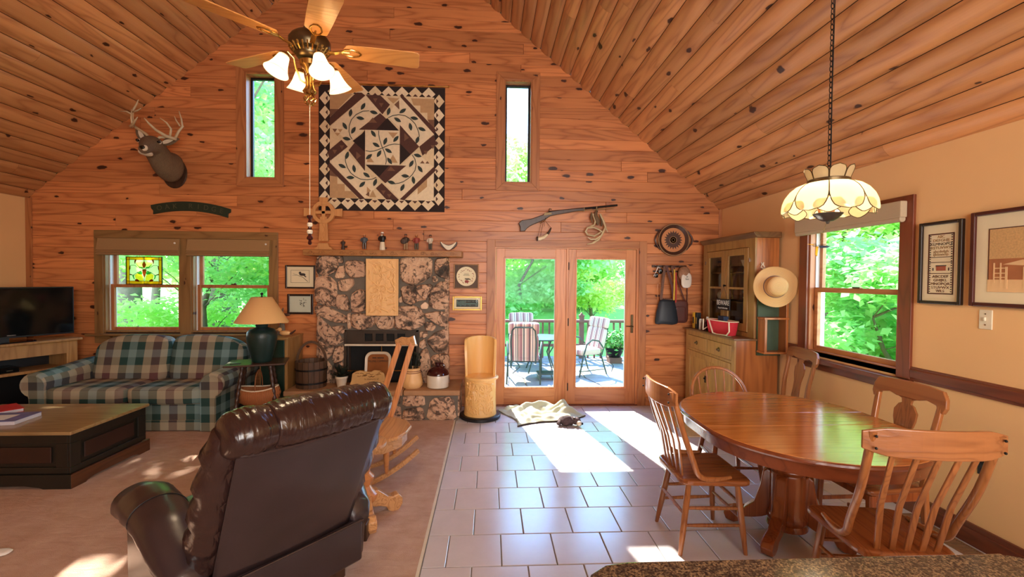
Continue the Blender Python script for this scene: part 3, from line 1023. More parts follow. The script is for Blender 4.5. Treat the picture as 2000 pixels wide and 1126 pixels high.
# right window, double hung, set in the painted wall
wx = structure('window_5', 'large sash window in the peach wall with leafy view')
X0 = XR
def cas_x(y0, y1, z0, z1, mt, th=0.022, nm='casing'):
    return MB().box((X0 - th, y0, z0), (X0 + 0.001, y1, z1)).build(nm, mt, wx, bevel=0.003)
cas_x(3.085, WY0 + 0.003, 0.95, 2.29, 'dark_trim_z'); cas_x(WY1 - 0.003, 4.265, 0.95, 2.29, 'dark_trim_z'); cas_x(WY0, WY1, WZ1, 2.29, 'dark_trim')
MB().box((X0 - 0.07, 3.07, 0.905), (X0 + 0.02, 4.28, 0.945)).box((X0 - 0.022, 3.085, 0.84), (X0 + 0.001, 4.265, 0.905)).build('window_sill', 'dark_trim', wx, bevel=0.006)
for lo, hi in (((X0, WY0, WZ0 - .05), (X0 + .15, WY0 + .02, WZ1)), ((X0, WY1 - .02, WZ0 - .05), (X0 + .15, WY1, WZ1)), ((X0, WY0, WZ1 - .02), (X0 + .15, WY1, WZ1)), ((X0, WY0, WZ0 - .04), (X0 + .15, WY1, WZ0 + .01))):
    MB().box(lo, hi).build('jamb', 'pine_trim', wx)
def sash_x(nm, xa, xb, y0, y1, z0, z1, w):
    m_ = MB()
    m_.box((xa, y0, z0), (xb, y0 + w, z1)); m_.box((xa, y1 - w, z0), (xb, y1, z1)); m_.box((xa, y0 + w, z1 - w), (xb, y1 - w, z1)); m_.box((xa, y0 + w, z0), (xb, y1 - w, z0 + w))
    s_ = m_.build(nm, 'pine_trim_y', wx, bevel=0.003)
    MB().box(((xa + xb) / 2 - 0.002, y0 + w - 0.01, z0 + w - 0.01), ((xa + xb) / 2 + 0.002, y1 - w + 0.01, z1 - w + 0.01)).build('pane', 'glass', s_)
sash_x('upper_sash', X0 + 0.085, X0 + 0.12, WY0 + 0.03, WY1 - 0.03, 1.555, WZ1 - 0.02, 0.036)
sash_x('lower_sash', X0 + 0.04, X0 + 0.075, WY0 + 0.03, WY1 - 0.03, WZ0 + 0.01, 1.60, 0.042)
MB().box((X0 + 0.05, WY1 - 0.03, WZ0), (X0 + 0.145, WY1 - 0.019, WZ1 - 0.02)).box((X0 + 0.05, WY0 + 0.019, WZ0), (X0 + 0.145, WY0 + 0.03, WZ1 - 0.02)).build('track', 'white_vinyl', wx)
MB().box((X0 + 0.03, 3.60, 1.60), (X0 + 0.06, 3.68, 1.612)).build('sash_lock', 'antique', wx, bevel=0.003)
bl = thing('roller_blind', 'off white blind rolled up at the head of the right window', 'blind', (X0 - 0.05, 3.68, 2.2))
MB().box((X0 - 0.075, 3.13, 2.13), (X0 - 0.023, 4.27, 2.25)).build('headrail', 'blind', bl, bevel=0.006)
MB().cyl((X0 - 0.05, 3.14, 2.12), (X0 - 0.05, 4.26, 2.12), 0.024, n=16).build('rolled_fabric', 'blind', bl, smooth=True)

# roman shades
for (a_, b_), lab in (((-4.80, -3.83), 'folded tan roman shade over the left sash window'), ((-3.735, -2.74), 'folded tan roman shade over the right sash window, above the lamp')):
    sh = thing('roman_shade', lab, 'shade', ((a_ + b_) / 2, YW - 0.04, 1.95), group='roman shades')
    prof = [(YW - 0.028, 2.115), (YW - 0.045, 2.115), (YW - 0.066, 2.0), (YW - 0.074, 1.972), (YW - 0.06, 1.966), (YW - 0.082, 1.945), (YW - 0.064, 1.936), (YW - 0.084, 1.912), (YW - 0.05, 1.905), (YW - 0.028, 1.92)]
    MB().prism(prof, a_, b_, 'yz').build('shade_fabric', 'linen', sh, bevel=0.003)
    MB().sphere((b_ - 0.03, YW - 0.085, 2.06), 0.012, 8).build('cord_knob', 'white', sh, smooth=True)

# ================================================================== fireplace
fp = thing('fireplace', 'field stone fireplace with raised hearth and dark steel firebox', 'fireplace', (-1.3, 5.7, 0))
FX0, FX1, FY = -2.11, -0.515, 5.62
BX0, BX1, BZ0, BZ1 = -1.78, -0.87, 0.34, 1.01
m_ = MB()
m_.box((FX0 + .02, FY, 0), (BX0, YW - .0, 1.925)); m_.box((BX1, FY, 0), (FX1 - .02, YW, 1.925)); m_.box((BX0, FY, BZ1), (BX1, YW, 1.925)); m_.box((BX0, FY, 0), (BX1, YW, BZ0))
m_.build('mortar_bed', 'mortar', fp)
def stone(poly, y0, dep, rngs, name='stone', mat='field_stone', parent=fp, axis='y', sgn=-1):
    """rough stone: outline poly (x,z) with a domed, uneven face"""
    cx = sum(p[0] for p in poly) / len(poly); cz = sum(p[1] for p in poly) / len(poly)
    # round the outline
    pts = []
    n = len(poly)
    for i in range(n):
        p, q, r = poly[i - 1], poly[i], poly[(i + 1) % n]
        for w_, s_ in ((p, .16), (r, .16)):
            a_, b_ = q[0] + (w_[0] - q[0]) * s_, q[1] + (w_[1] - q[1]) * s_
            pts.append((cx + (a_ - cx) * 1.10, cz + (b_ - cz) * 1.10))
    mm = MB()
    def P(a, b, d):
        return (a, y0 + sgn * d, b) if axis == 'y' else (y0 + sgn * d, a, b)
    r0 = [mm.v(P(a, b, -0.01)) for a, b in pts]
    r1 = [mm.v(P(a, b, dep * rngs.uniform(.3, .6))) for a, b in pts]
    r2 = [mm.v(P(cx + (a - cx) * .90, cz + (b - cz) * .90, dep * rngs.uniform(.7, 1.1))) for a, b in pts]
    r3 = [mm.v(P(cx + (a - cx) * .45, cz + (b - cz) * .45, dep * rngs.uniform(.8, 1.25))) for a, b in pts]
    mm.ring_join([r0, r1, r2, r3], True, True)
    return mm.build(name, mat, parent, smooth=True, auto=38)
# outlines traced in metres on the chimney face: px in the photo's 600..900 crop, converted once to x,z
def FS(pts):
    return [(-2.247 + a * 0.001873, 1.936 - b * 0.001873) for a, b in pts]
STN = [
 [(72,45),(110,12),(190,14),(208,60),(190,110),(130,138),(80,120)], [(205,12),(242,10),(243,55),(215,50)], [(214,80),(250,72),(252,150),(188,155)],
 [(262,45),(330,40),(385,50),(385,140),(300,148),(264,110)], [(68,160),(120,145),(160,150),(198,190),(200,330),(130,325),(66,295)],
 [(212,170),(305,155),(312,195),(270,240),(222,235)], [(205,265),(262,265),(282,310),(280,368),(205,350)],
 [(300,260),(345,230),(387,240),(387,360),(340,376),(298,370)], [(70,340),(130,335),(225,385),(270,405),(270,445),(180,440),(75,385)],
 [(276,390),(292,385),(298,480),(276,485)], [(84,395),(110,430),(210,520),(245,560),(195,590),(85,590)], [(170,470),(252,468),(252,515),(215,515)],
 [(300,395),(360,385),(440,405),(440,465),(355,492),(305,470)], [(450,405),(560,400),(575,440),(560,485),(480,485),(452,440)],
 [(90,600),(192,592),(185,640),(140,690),(92,700)], [(196,610),(248,600),(246,690),(190,712),(176,680)], [(86,712),(140,700),(170,740),(168,860),(92,860)], [(180,722),(245,705),(246,860),(180,860)],
 [(616,30),(700,12),(815,20),(812,130),(760,170),(690,190),(625,160)], [(845,25),(925,15),(930,150),(880,140),(843,110)], [(825,140),(850,135),(862,165),(832,180)],
 [(622,215),(715,196),(740,260),(790,290),(730,300),(690,322),(640,310)], [(722,200),(826,190),(800,270),(762,290),(725,240)],
 [(812,240),(870,180),(928,175),(930,345),(860,350),(806,330)], [(748,330),(778,306),(800,325),(792,352),(755,352)],
 [(600,345),(700,332),(762,375),(766,450),(700,490),(585,480),(585,400)], [(778,385),(850,372),(922,375),(922,470),(880,465),(790,410)], [(775,445),(820,440),(850,470),(830,498),(780,492)],
 [(795,565),(850,510),(925,488),(928,600),(925,628),(850,640),(815,600)], [(745,570),(775,552),(790,600),(765,616),(742,605)], [(745,505),(790,500),(795,530),(770,545),(745,540)],
 [(750,640),(790,622),(812,680),(815,760),(790,805),(750,800)], [(822,670),(900,648),(935,665),(938,740),(890,760),(830,735)], [(750,815),(850,780),(930,790),(935,865),(755,865)],
 [(605,285),(625,270),(630,310),(608,312)], [(390,410),(440,400),(445,398),(450,402),(400,412)]]
rs = random.Random(3)
for i, p in enumerate(STN[:-1]):
    stone(FS(p), FY, rs.uniform(0.03, 0.055), rs, mat='pale_stone' if i == 24 else 'field_stone')
# side faces of the chimney
for sx, X_ in ((1, FX1), (-1, FX0)):
    zz = 0.36
    while zz < 1.88:
        h = rs.uniform(.16, .3)
        h = min(h, 1.92 - zz)
        stone([(FY + .0, zz + .01), (YW - .01, zz + .01), (YW - .01, zz + h - .012), (FY + .0, zz + h - .012)], X_ - sx * .02, 0.03, rs, axis='x', sgn=sx)
        zz += h
# firebox
fb = MB()
fb.box((BX0, FY - 0.02, BZ0), (BX0 + .03, FY + .03, BZ1)); fb.box((BX1 - .03, FY - 0.02, BZ0), (BX1, FY + .03, BZ1)); fb.box((BX0, FY - .02, BZ1 - .02), (BX1, FY + .03, BZ1))
fb.build('firebox_frame', 'hood_metal', fp, bevel=0.002)
MB().box((BX0 + .03, YW - .01, BZ0), (BX1 - .03, YW, BZ1)).build('firebox_back', 'soot', fp)
MB().box((BX0 + .03, FY, BZ0 - .0), (BX1 - .03, YW, BZ0 + .01)).build('firebox_floor', 'soot', fp)
hd = MB()
vx = [BX0 + .03] + sum([[-1.53 + i * .133, -1.53 + i * .133 + .095] for i in range(4)], []) + [BX1 - .03]
for i in range(0, len(vx), 2):
    hd.box((vx[i], FY - .012, .84), (vx[i + 1], FY + .02, .992))
for i in range(1, len(vx) - 1, 2):
    hd.box((vx[i], FY - .012, .84), (vx[i + 1], FY + .02, .875)); hd.box((vx[i], FY - .012, .965), (vx[i + 1], FY + .02, .992))
hd.build('vent_hood', 'hood_metal', fp, bevel=0.002)
MB().box((BX0 + .03, FY + .03, .84), (BX1 - .03, FY + .035, .992)).build('vent_backing', 'soot', fp)
MB().box((BX0 + .01, FY - .03, .815), (BX1 - .01, FY - .01, .838)).build('brass_strip', 'cream', fp, bevel=0.003)
MB().box((BX0 + .03, FY - .01, .50), (BX1 - .03, FY + .0, .512)).cyl((-1.325, FY, .51), (-1.325, FY, .82), .006).build('screen_rod', 'brass', fp)
# hearth
HX0, HX1, HY0, HZ = -2.32, -0.335, 5.20, 0.30
MB().box((HX0 + .02, HY0 + .02, 0), (HX1 - .02, YW - .001, HZ)).build('hearth_core', 'mortar', fp)
hx = [-2.30, -2.02, -1.7, -1.36, -1.0, -0.72, -0.36]
for a_, b_ in zip(hx[:-1], hx[1:]):
    zt = rs.uniform(.15, .29)
    stone([(a_ + .015, .02), (b_ - .015, .015), (b_ - rs.uniform(.02, .07), zt), (a_ + rs.uniform(.02, .07), zt - .02)], HY0 + .02, .03, rs)
    if zt < .23:
        stone([(a_ + .02, zt + .02), (b_ - .02, zt + .02), (b_ - .03, .292), (a_ + .03, .292)], HY0 + .02, .02, rs)
for y_ in (5.24, 5.5):
    stone([(y_, .02), (y_ + .24, .02), (y_ + .22, .28), (y_ + .02, .28)], HX1 - .02, .02, rs, axis='x', sgn=1)
lx = [HX0 - .01, -1.62, -0.98, HX1 + .01]
for a_, b_ in zip(lx[:-1], lx[1:]):
    MB().box((a_ + .004, HY0 - .02, HZ), (b_ - .004, FY - .0, HZ + .06)).build('ledge_slab', 'ledge', fp, bevel=0.012, seg=2)
MB().box((FX1 - .02, FY, HZ), (HX1 + .01, YW, HZ + .055)).build('ledge_slab', 'ledge', fp, bevel=0.01)

# mantel
mt = thing('mantel_shelf', 'carved wooden mantel beam with scrollwork over the stone fireplace', 'mantel', (-1.29, 5.65, 1.92))
MZ0, MZ1, MY = 1.92, 1.992, 5.50
MB().box((-2.235, MY, MZ0), (-0.335, YW - .001, MZ1)).build('beam', 'mantel_wood', mt, bevel=0.006)
for i in range(15):
    cx = -2.14 + i * .121
    pts = []
    for k in range(15):
        an = k / 14 * 2.6 * pi * (1 if i % 2 else -1)
        r = .029 * (1 - k / 18)
        pts.append((cx + r * cos(an) * 1.2, MY - .002, (MZ0 + MZ1) / 2 + r * sin(an) * .85))
    pts.insert(0, (cx + .062, MY - .002, MZ0 + .015))
    MB().tube(pts, .0065, 5).build('carved_scroll', 'mantel_wood', mt, smooth=True)

def carve(parent, mat, x0, x1, z0, z1, y, n, seed, r=.006, k=9, fn=None):
    rg = random.Random(seed)
    mm = MB()
    for i in range(n):
        x, z = rg.uniform(x0 + .02, x1 - .02), rg.uniform(z0 + .02, z1 - .02)
        an = rg.uniform(0, 2 * pi); cur = rg.uniform(-9, 9)
        pts = []
        for q in range(k):
            pts.append((x, z))
            x += .018 * cos(an); z += .018 * sin(an); an += cur * .05
            if not (x0 + .012 < x < x1 - .012 and z0 + .012 < z < z1 - .012):
                break
        if len(pts) > 2:
            P = [fn(a, b) if fn else (a, y, b) for a, b in pts]
            rad = [r * (.5 + 1.0 * sin(pi * (j + .5) / len(P))) for j in range(len(P))]
            mm.tube(P, rad, 5)
    o = mm.build('relief_carving', mat, parent, smooth=True)
    o['kind'] = 'stuff'
    return o
pn = thing('relief_carving', 'pale carved relief panel of animals and vines hanging on the stone chimney', 'carving', (-1.3, 5.53, 1.195))
MB().box((-1.492, 5.52, 1.195), (-1.105, 5.548, 1.888)).build('board', 'carved_wood', pn, bevel=0.004)
m_ = MB(); frame_y(m_, -1.492, -1.105, 1.195, 1.888, 5.514, 5.522, .014); m_.build('raised_border', 'carved_wood', pn, bevel=0.003)
carve(pn, 'carved_wood', -1.48, -1.117, 1.21, 1.876, 5.519, 80, 4, .0085)
for x_ in (-1.42, -1.18):
    MB().cyl((x_, 5.525, 1.88), (x_, 5.53, 1.925), .002, n=5).build('hanging_wire', 'iron', pn)

# ================================================================== celtic cross and mantel figures
cr = thing('celtic_cross', 'tall tan celtic ring cross standing at the left end of the mantel', 'cross', (-2.04, 5.64, MZ1))
cx, cz, cy0, cy1 = -2.035, 2.452, 5.615, 5.65
MB().prism([(cx - .055, 2.10), (cx + .055, 2.10), (cx + .045, 2.35), (cx - .045, 2.35)], cy0, cy1).box((cx - .042, cy0, 2.35), (cx + .042, cy1, 2.40)).build('shaft', 'cross_wood', cr, bevel=0.004)
MB().prism([(cx - .045, 2.53), (cx + .045, 2.53), (cx + .055, 2.635), (cx - .055, 2.635)], cy0, cy1).build('top_arm', 'cross_wood', cr, bevel=0.004)
MB().prism([(cx - .13, cz - .04), (cx - .13, cz + .04), (cx - .235, cz + .052), (cx - .235, cz - .052)], cy0, cy1).build('side_arm', 'cross_wood', cr, bevel=0.004)
MB().prism([(cx + .13, cz - .04), (cx + .13, cz + .04), (cx + .225, cz + .05), (cx + .225, cz - .05)], cy0, cy1).build('side_arm', 'cross_wood', cr, bevel=0.004)
MB().box((cx - .022, cy0 + .004, 2.36), (cx + .022, cy1 - .004, 2.56)).box((cx - .13, cy0 + .004, cz - .018), (cx + .13, cy1 - .004, cz + .018)).build('inner_cross', 'cross_wood', cr, bevel=0.003)
def ring_y(mm, cx, cz, ri, ro, y0, y1, n=36):
    R = []
    for y, r in ((y0, ri), (y0, ro), (y1, ro), (y1, ri)):
        R.append([mm.v((cx + r * cos(2 * pi * i / n), y, cz + r * sin(2 * pi * i / n))) for i in range(n)])
    R.append(R[0])
    mm.ring_join(R, True, False)
    return mm
ring_y(MB(), cx, cz, .094, .138, cy0 - .008, cy1 + .004).build('ring', 'cross_wood', cr, smooth=True, bevel=0.003)
MB().prism([(cx - .112, MZ1), (cx + .118, MZ1), (cx + .105, 2.02), (cx + .075, 2.03), (cx + .06, 2.075), (cx - .06, 2.075), (cx - .07, 2.03), (cx - .10, 2.02)], 5.60, 5.665).build('stepped_foot', 'cross_wood', cr, bevel=0.004)
carve(cr, 'cross_wood', cx - .05, cx + .05, 2.1, 2.35, cy0 - .0005, 16, 9, .003, 6)

def figure(name, x, h, label, coat, legs, hat=None, apron=None, extra=None, turn=0.0):
    t_ = thing(name, label, 'figurine', (x, 5.64, MZ1), turn, 'carved wooden figures on the mantel')
    L = dict(parent=t_, local=True)
    s = h
    # one continuous body: legs, torso, arms through the skin-like rings
    b = MB()
    b.lathe([(.10 * s, .46 * s), (.13 * s, .50 * s), (.145 * s, .62 * s), (.16 * s, .76 * s), (.12 * s, .82 * s), (.05 * s, .845 * s)], n=14, sy=.72)
    b.tube([(-.15 * s, 0, .78 * s), (-.2 * s, -.01, .66 * s), (-.15 * s, -.08 * s, .56 * s)], [.05 * s, .045 * s, .036 * s], 7)
    b.tube([(.15 * s, 0, .78 * s), (.2 * s, -.01, .66 * s), (.13 * s, -.09 * s, .56 * s)], [.05 * s, .045 * s, .036 * s], 7)
    b.build('torso', coat, smooth=True, **L)
    b = MB()
    if apron:
        b.lathe([(.17 * s, .02 * s), (.16 * s, .2 * s), (.12 * s, .48 * s)], n=14, sy=.8)
    else:
        b.tube([(-.065 * s, 0, .02), (-.07 * s, -.01 * s, .26 * s), (-.06 * s, 0, .50 * s)], [.055 * s, .06 * s, .075 * s], 8)
        b.tube([(.065 * s, 0, .02), (.07 * s, -.01 * s, .26 * s), (.06 * s, 0, .50 * s)], [.055 * s, .06 * s, .075 * s], 8)
    b.build('trousers' if not apron else 'skirt', apron or legs, smooth=True, **L)
    b = MB()
    b.sphere((-.07 * s, -.03 * s, .025 * s), (.05 * s, .09 * s, .03 * s), 8); b.sphere((.07 * s, -.03 * s, .025 * s), (.05 * s, .09 * s, .03 * s), 8)
    b.build('shoes', 'dark_wood', smooth=True, **L)
    b = MB()
    b.lathe([(.04 * s, .83 * s), (.045 * s, .86 * s), (.075 * s, .885 * s), (.082 * s, .92 * s), (.07 * s, .965 * s), (.03 * s, .995 * s)], n=12)
    b.sphere((0, -.085 * s, .915 * s), (.014 * s, .02 * s, .018 * s), 6)
    b.build('head', 'skin_carve', smooth=True, **L)
    if hat:
        MB().lathe([(.105 * s, .955 * s), (.105 * s, .965 * s), (.078 * s, .97 * s), (.075 * s, 1.02 * s), (.03 * s, 1.035 * s)], n=14).build('hat', hat, smooth=True, **L)
    if extra:
        extra(t_, s)
    return t_
def fx_sack(t_, s):
    MB().puff((-.32 * s, -.02, .5 * s), (.34 * s, .1 * s, .34 * s), .9, Matrix.Rotation(0.35, 4, 'Y')).build('sack', 'coat_brown', t_, smooth=True, local=True)
def fx_basket(t_, s):
    MB().lathe([(.10 * s, .24 * s), (.14 * s, .4 * s)], c=(.26 * s, 0, 0), n=12).build('basket', 'dark_wood', t_, smooth=True, local=True)
def fx_beard(t_, s):
    MB().puff((0, -.07 * s, .84 * s), (.12 * s, .06 * s, .12 * s), .9, None, 10, 8).build('beard', 'shirt_white', t_, smooth=True, local=True)
    MB().sphere((-.25 * s, -.03 * s, .86 * s), (.07 * s, .04 * s, .05 * s), 8).build('raised_hand', 'skin_carve', t_, smooth=True, local=True)
figure('carved_figure', -1.803, .135, 'shortest carved figure in dark apron holding a basket, beside the cross', 'coat_brown', 'trouser', None, 'coat_brown', fx_basket)
figure('carved_figure', -1.545, .195, 'carved figure in grey-blue shirt and dark trousers, second from the cross', 'denim', 'dark_wood', 'clay')
figure('carved_figure', -1.325, .225, 'carved sea captain figure in black coat with white cap and beard', 'black', 'white', 'white', 'cream', fx_beard, -.25)
figure('carved_figure', -1.038, .205, 'carved figure in open brown coat carrying a dark sack', 'coat_brown', 'clay_tan', 'dark_wood', None, fx_sack)
figure('carved_figure', -.905, .20, 'carved figure in a red checked shirt, between the sack carrier and the white shirt', 'shirt_red', 'trouser', 'clay')
figure('carved_figure', -.735, .20, 'carved figure in white shirt and grey trousers, nearest the bark bowl', 'shirt_white', 'trouser', 'coat_brown', None, None, -.5)
bw = thing('bark_bowl', 'crescent bowl with pale cut face and dark bark rim, right end of the mantel', 'bowl', (-.505, 5.62, MZ1))
def crescent(mm, ro, ri_, dz, y0, y1, n=20):
    A = []
    for i in range(n + 1):
        t_ = i / n; an = pi * 1.06 + t_ * pi * .88
        A.append((-.505 + ro * cos(an), 2.112 + ro * .9 * sin(an)))
    B = []
    for i in range(n + 1):
        t_ = 1 - i / n; x = -.505 + ro * cos(pi * 1.06 + t_ * pi * .88) * .98
        B.append((x, 2.118 - dz * (1 - ((x + .505) / ro) ** 2)))
    mm.prism(A + B, y0, y1)
    return mm
crescent(MB(), .108, 0, .045, 5.59, 5.66).build('bark_shell', 'dark_wood', bw, bevel=0.003)
def cres2(mm):
    A = [(-.60 + .19 * i / 14, 2.100 - .092 * sin(pi * i / 14)) for i in range(15)]
    B = [(-.41 - .19 * i / 14, 2.108 - .045 * sin(pi * i / 14) + .0) for i in range(15)]
    mm.prism(A[::-1] + B[::-1], 5.583, 5.592); return mm
cres2(MB()).build('pale_cut_face', 'cream', bw)

# ================================================================== hearth objects
HT = HZ + .06
jg = thing('stoneware_jug', 'stoneware jug with brown shoulder and cream body at the right end of the hearth', 'jug', (-.60, 5.36, HT))
MB().lathe([(.11, 0), (.128, .01), (.13, .15), (.128, .155)], (-.60, 5.36, HT), 28).build('body', 'stoneware', jg, smooth=True)
MB().lathe([(.129, .15), (.129, .165), (.115, .20), (.08, .235), (.042, .255), (.03, .262), (.03, .285), (.036, .29), (.036, .298), (.02, .30)], (-.60, 5.36, HT), 28).build('glazed_shoulder', 'maroon_glaze', jg, smooth=True)
MB().tube([(-.575, 5.345, HT + .285), (-.545, 5.34, HT + .29), (-.525, 5.335, HT + .26), (-.53, 5.335, HT + .22)], .009, 7).build('handle', 'maroon_glaze', jg, smooth=True)
ck = thing('striped_crock', 'tan gourd shaped pot with dark stripes holding dried stems behind the rocker posts', 'pot', (-.905, 5.36, HT))
MB().lathe([(.10, 0), (.125, .03), (.125, .08), (.11, .14), (.10, .18), (.094, .22), (.10, .235), (.085, .235), (.08, .2)], (-.905, 5.36, HT), 26).build('body', 'carved_wood', ck, smooth=True)
for q in (.178, .198):
    MB().lathe([(.101, q), (.1035, q + .003), (.101, q + .007)], (-.905, 5.36, HT), 26).build('stripe', 'crock_stripe', ck, smooth=True)
m_ = MB(); rg = random.Random(2)
for i in range(26):
    an = rg.uniform(0, 6.28); r = rg.uniform(.01, .07); h = rg.uniform(.28, .42)
    p0 = (-.905 + r * .6 * cos(an), 5.36 + r * .6 * sin(an), HT + .18); p1 = (-.905 + r * 1.5 * cos(an), 5.36 + r * 1.5 * sin(an), HT + h)
    m_.tube([p0, p1], [.004, .003], 4); m_.sphere(p1, (.012, .012, .02), 5)
m_.build('dried_stems', 'leaf_dark', ck)['kind'] = 'stuff'

ty = thing('enamel_tray', 'rounded white-rimmed sign tray reading MILLING COMPANY leaning in the firebox', 'tray', (-1.345, 5.50, HT))
TM = Matrix.Translation((-1.345, 5.515, HT + .195)) @ Matrix.Rotation(radians(-8), 4, 'X')
def rrect(w, h, r, n=6):
    P = []
    for cx_, cy_, a0 in ((w / 2 - r, h / 2 - r, 0), (-w / 2 + r, h / 2 - r, pi / 2), (-w / 2 + r, -h / 2 + r, pi), (w / 2 - r, -h / 2 + r, 1.5 * pi)):
        for i in range(n + 1):
            an = a0 + pi / 2 * i / n
            P.append((cx_ + r * cos(an), cy_ + r * sin(an)))
    return P
MB(TM).prism(rrect(.29, .38, .075), -.004, .004).build('tray_face', 'tray_brown', ty)
m_ = MB(TM)
R = [[m_.v((a, y_, b)) for a, b in rrect(w, h, r)] for w, h, r, y_ in ((.25, .34, .06, -.006), (.27, .36, .065, -.016), (.305, .395, .08, -.02), (.315, .405, .085, -.01), (.315, .405, .085, .008))]
m_.ring_join(R, True, False)
m_.build('rim', 'cream', ty, smooth=True)
text('lettering', 'MILLING COMPANY', .034, 'black', ty, TM @ Matrix.Translation((0, -.0055, .085)) @ Matrix.Rotation(pi / 2, 4, 'X'), .0008, .8)
MB(TM).box((-.07, -.006, .120), (-.02, -.004, .130)).box((-.01, -.006, .120), (.07, -.004, .130)).build('small_print', 'black', ty)
ms = thing('memorial_stone', 'tan inscribed garden stone on the hearth in front of the sign tray', 'stone', (-1.40, 5.30, HT))
SMx = Matrix.Translation((-1.40, 5.31, HT)) @ Matrix.Rotation(radians(-14), 4, 'X')
MB(SMx).prism([(-.21, 0), (.205, 0), (.215, .05), (.19, .10), (.17, .17), (.12, .205), (.05, .21), (.02, .19), (-.05, .195), (-.11, .205), (-.155, .195), (-.20, .17), (-.205, .09), (-.22, .04)], -.022, .022).build('slab', 'mem_stone', ms, bevel=0.01)
for body, zz, xx in (('In memory of', .105, .03),):
    text('inscription', body, .03, 'mem_ink', ms, SMx @ Matrix.Translation((xx, -.0228, zz)) @ Matrix.Rotation(pi / 2, 4, 'X'), .0006)
m_ = MB(SMx); rg = random.Random(31)
for zz in (.07, .04):
    x = -.02
    while x < .16:
        l = rg.uniform(.012, .03)
        m_.tube([(x, -.023, zz), (x + l * .5, -.023, zz + rg.uniform(-.008, .008)), (x + l, -.023, zz)], .0022, 4)
        x += l + .008
for i in range(14):
    x = rg.uniform(-.17, .12); zz = rg.uniform(.13, .18)
    m_.tube([(x, -.022, zz), (x + .02, -.024, zz + rg.uniform(-.012, .012)), (x + .045, -.022, zz + rg.uniform(-.01, .01))], .003, 4)
m_.build('worn_engraving', 'mem_ink', ms)['kind'] = 'stuff'
pl = thing('potted_plant', 'dark leaved plant in a small white pot on the hearth beside the bucket', 'plant', (-1.73, 5.36, HT))
MB().lathe([(.045, 0), (.068, .11), (.073, .115), (.073, .135), (.06, .135), (.055, .11)], (-1.73, 5.36, HT), 20).build('pot', 'cream', pl, smooth=True)
m_ = MB(); rg = random.Random(8)
for i in range(46):
    an = rg.uniform(0, 6.28); el = rg.uniform(.2, 1.4); l = rg.uniform(.09, .2)
    d = Vector((cos(an) * cos(el), sin(an) * cos(el) * .8, sin(el)))
    p = Vector((-1.73, 5.36, HT + .12)); s_ = d.cross(Vector((0, 0, 1))).normalized() * rg.uniform(.02, .032)
    a_, b_, c_, e_ = p, p + d * l * .6 + s_, p + d * l - Vector((0, 0, .02)), p + d * l * .6 - s_
    V = [m_.v(q) for q in (a_, b_, c_, e_)]
    m_.f(V)
m_.build('leaves', 'leaf_dark', pl)['kind'] = 'stuff'
bk = thing('wooden_bucket', 'dark wooden stave bucket with a bentwood handle at the left end of the hearth', 'bucket', (-2.10, 5.42, HT))
for i in range(18):
    a0, a1 = 2 * pi * i / 18 + .012, 2 * pi * (i + 1) / 18 - .012
    m_ = MB(); R = []
    for r, zz in ((.165, 0), (.178, .31)):
        R.append([m_.v((-2.10 + rr_ * cos(an), 5.42 + rr_ * sin(an), HT + zz)) for an, rr_ in ((a0, r), (a1, r), (a1, r - .015), (a0, r - .015))])
    m_.ring_join(R, True, True)
    m_.build('stave', 'barrel_wood', bk)
for zz, r in ((.05, .171), (.205, .177)):
    MB().lathe([(r, zz), (r + .004, zz), (r + .004, zz + .02), (r, zz + .02)], (-2.10, 5.42, HT), 36, cap=False).build('hoop', 'iron', bk)
MB().lathe([(.01, .01), (.16, .01), (.16, .02), (.01, .02)], (-2.10, 5.42, HT), 24).build('bottom', 'barrel_wood', bk)
MB().sweep([(-2.10 + .172 * cos(a_), 5.42, HT + .27 + .26 * sin(a_)) for a_ in [pi * k / 14 for k in range(15)]], .03, .008, (0, 1, 0)).build('bail_handle', 'barrel_wood', bk, smooth=True)

# ================================================================== loveseat
sf = thing('loveseat', 'green and tan plaid loveseat with rolled arms under the sash windows', 'sofa', (-3.83, 5.3, 0))
SX0, SX1, SY0, SY1 = -4.84, -2.80, 4.86, 5.70
AW = .24
MB().box((SX0 + AW - .02, SY0 + .04, .03), (SX1 - AW + .02, SY1 - .04, .30)).build('seat_base', 'plaid_x', sf, bevel=0.02, seg=3, smooth=True)
MB().box((SX0 + AW, SY0 + .03, .02), (SX1 - AW, SY0 + .045, .13)).build('skirt', 'plaid_x', sf, bevel=0.005)
mid = (SX0 + SX1) / 2 + .01
for a_, b_ in ((SX0 + AW - .03, mid - .002), (mid + .002, SX1 - AW + .03)):
    MB().puff(((a_ + b_) / 2, SY0 + .29, .385), (b_ - a_, .60, .185), .28, None, 44, 18, .012, 5).build('seat_cushion', 'plaid_x', sf, smooth=True, auto=0)
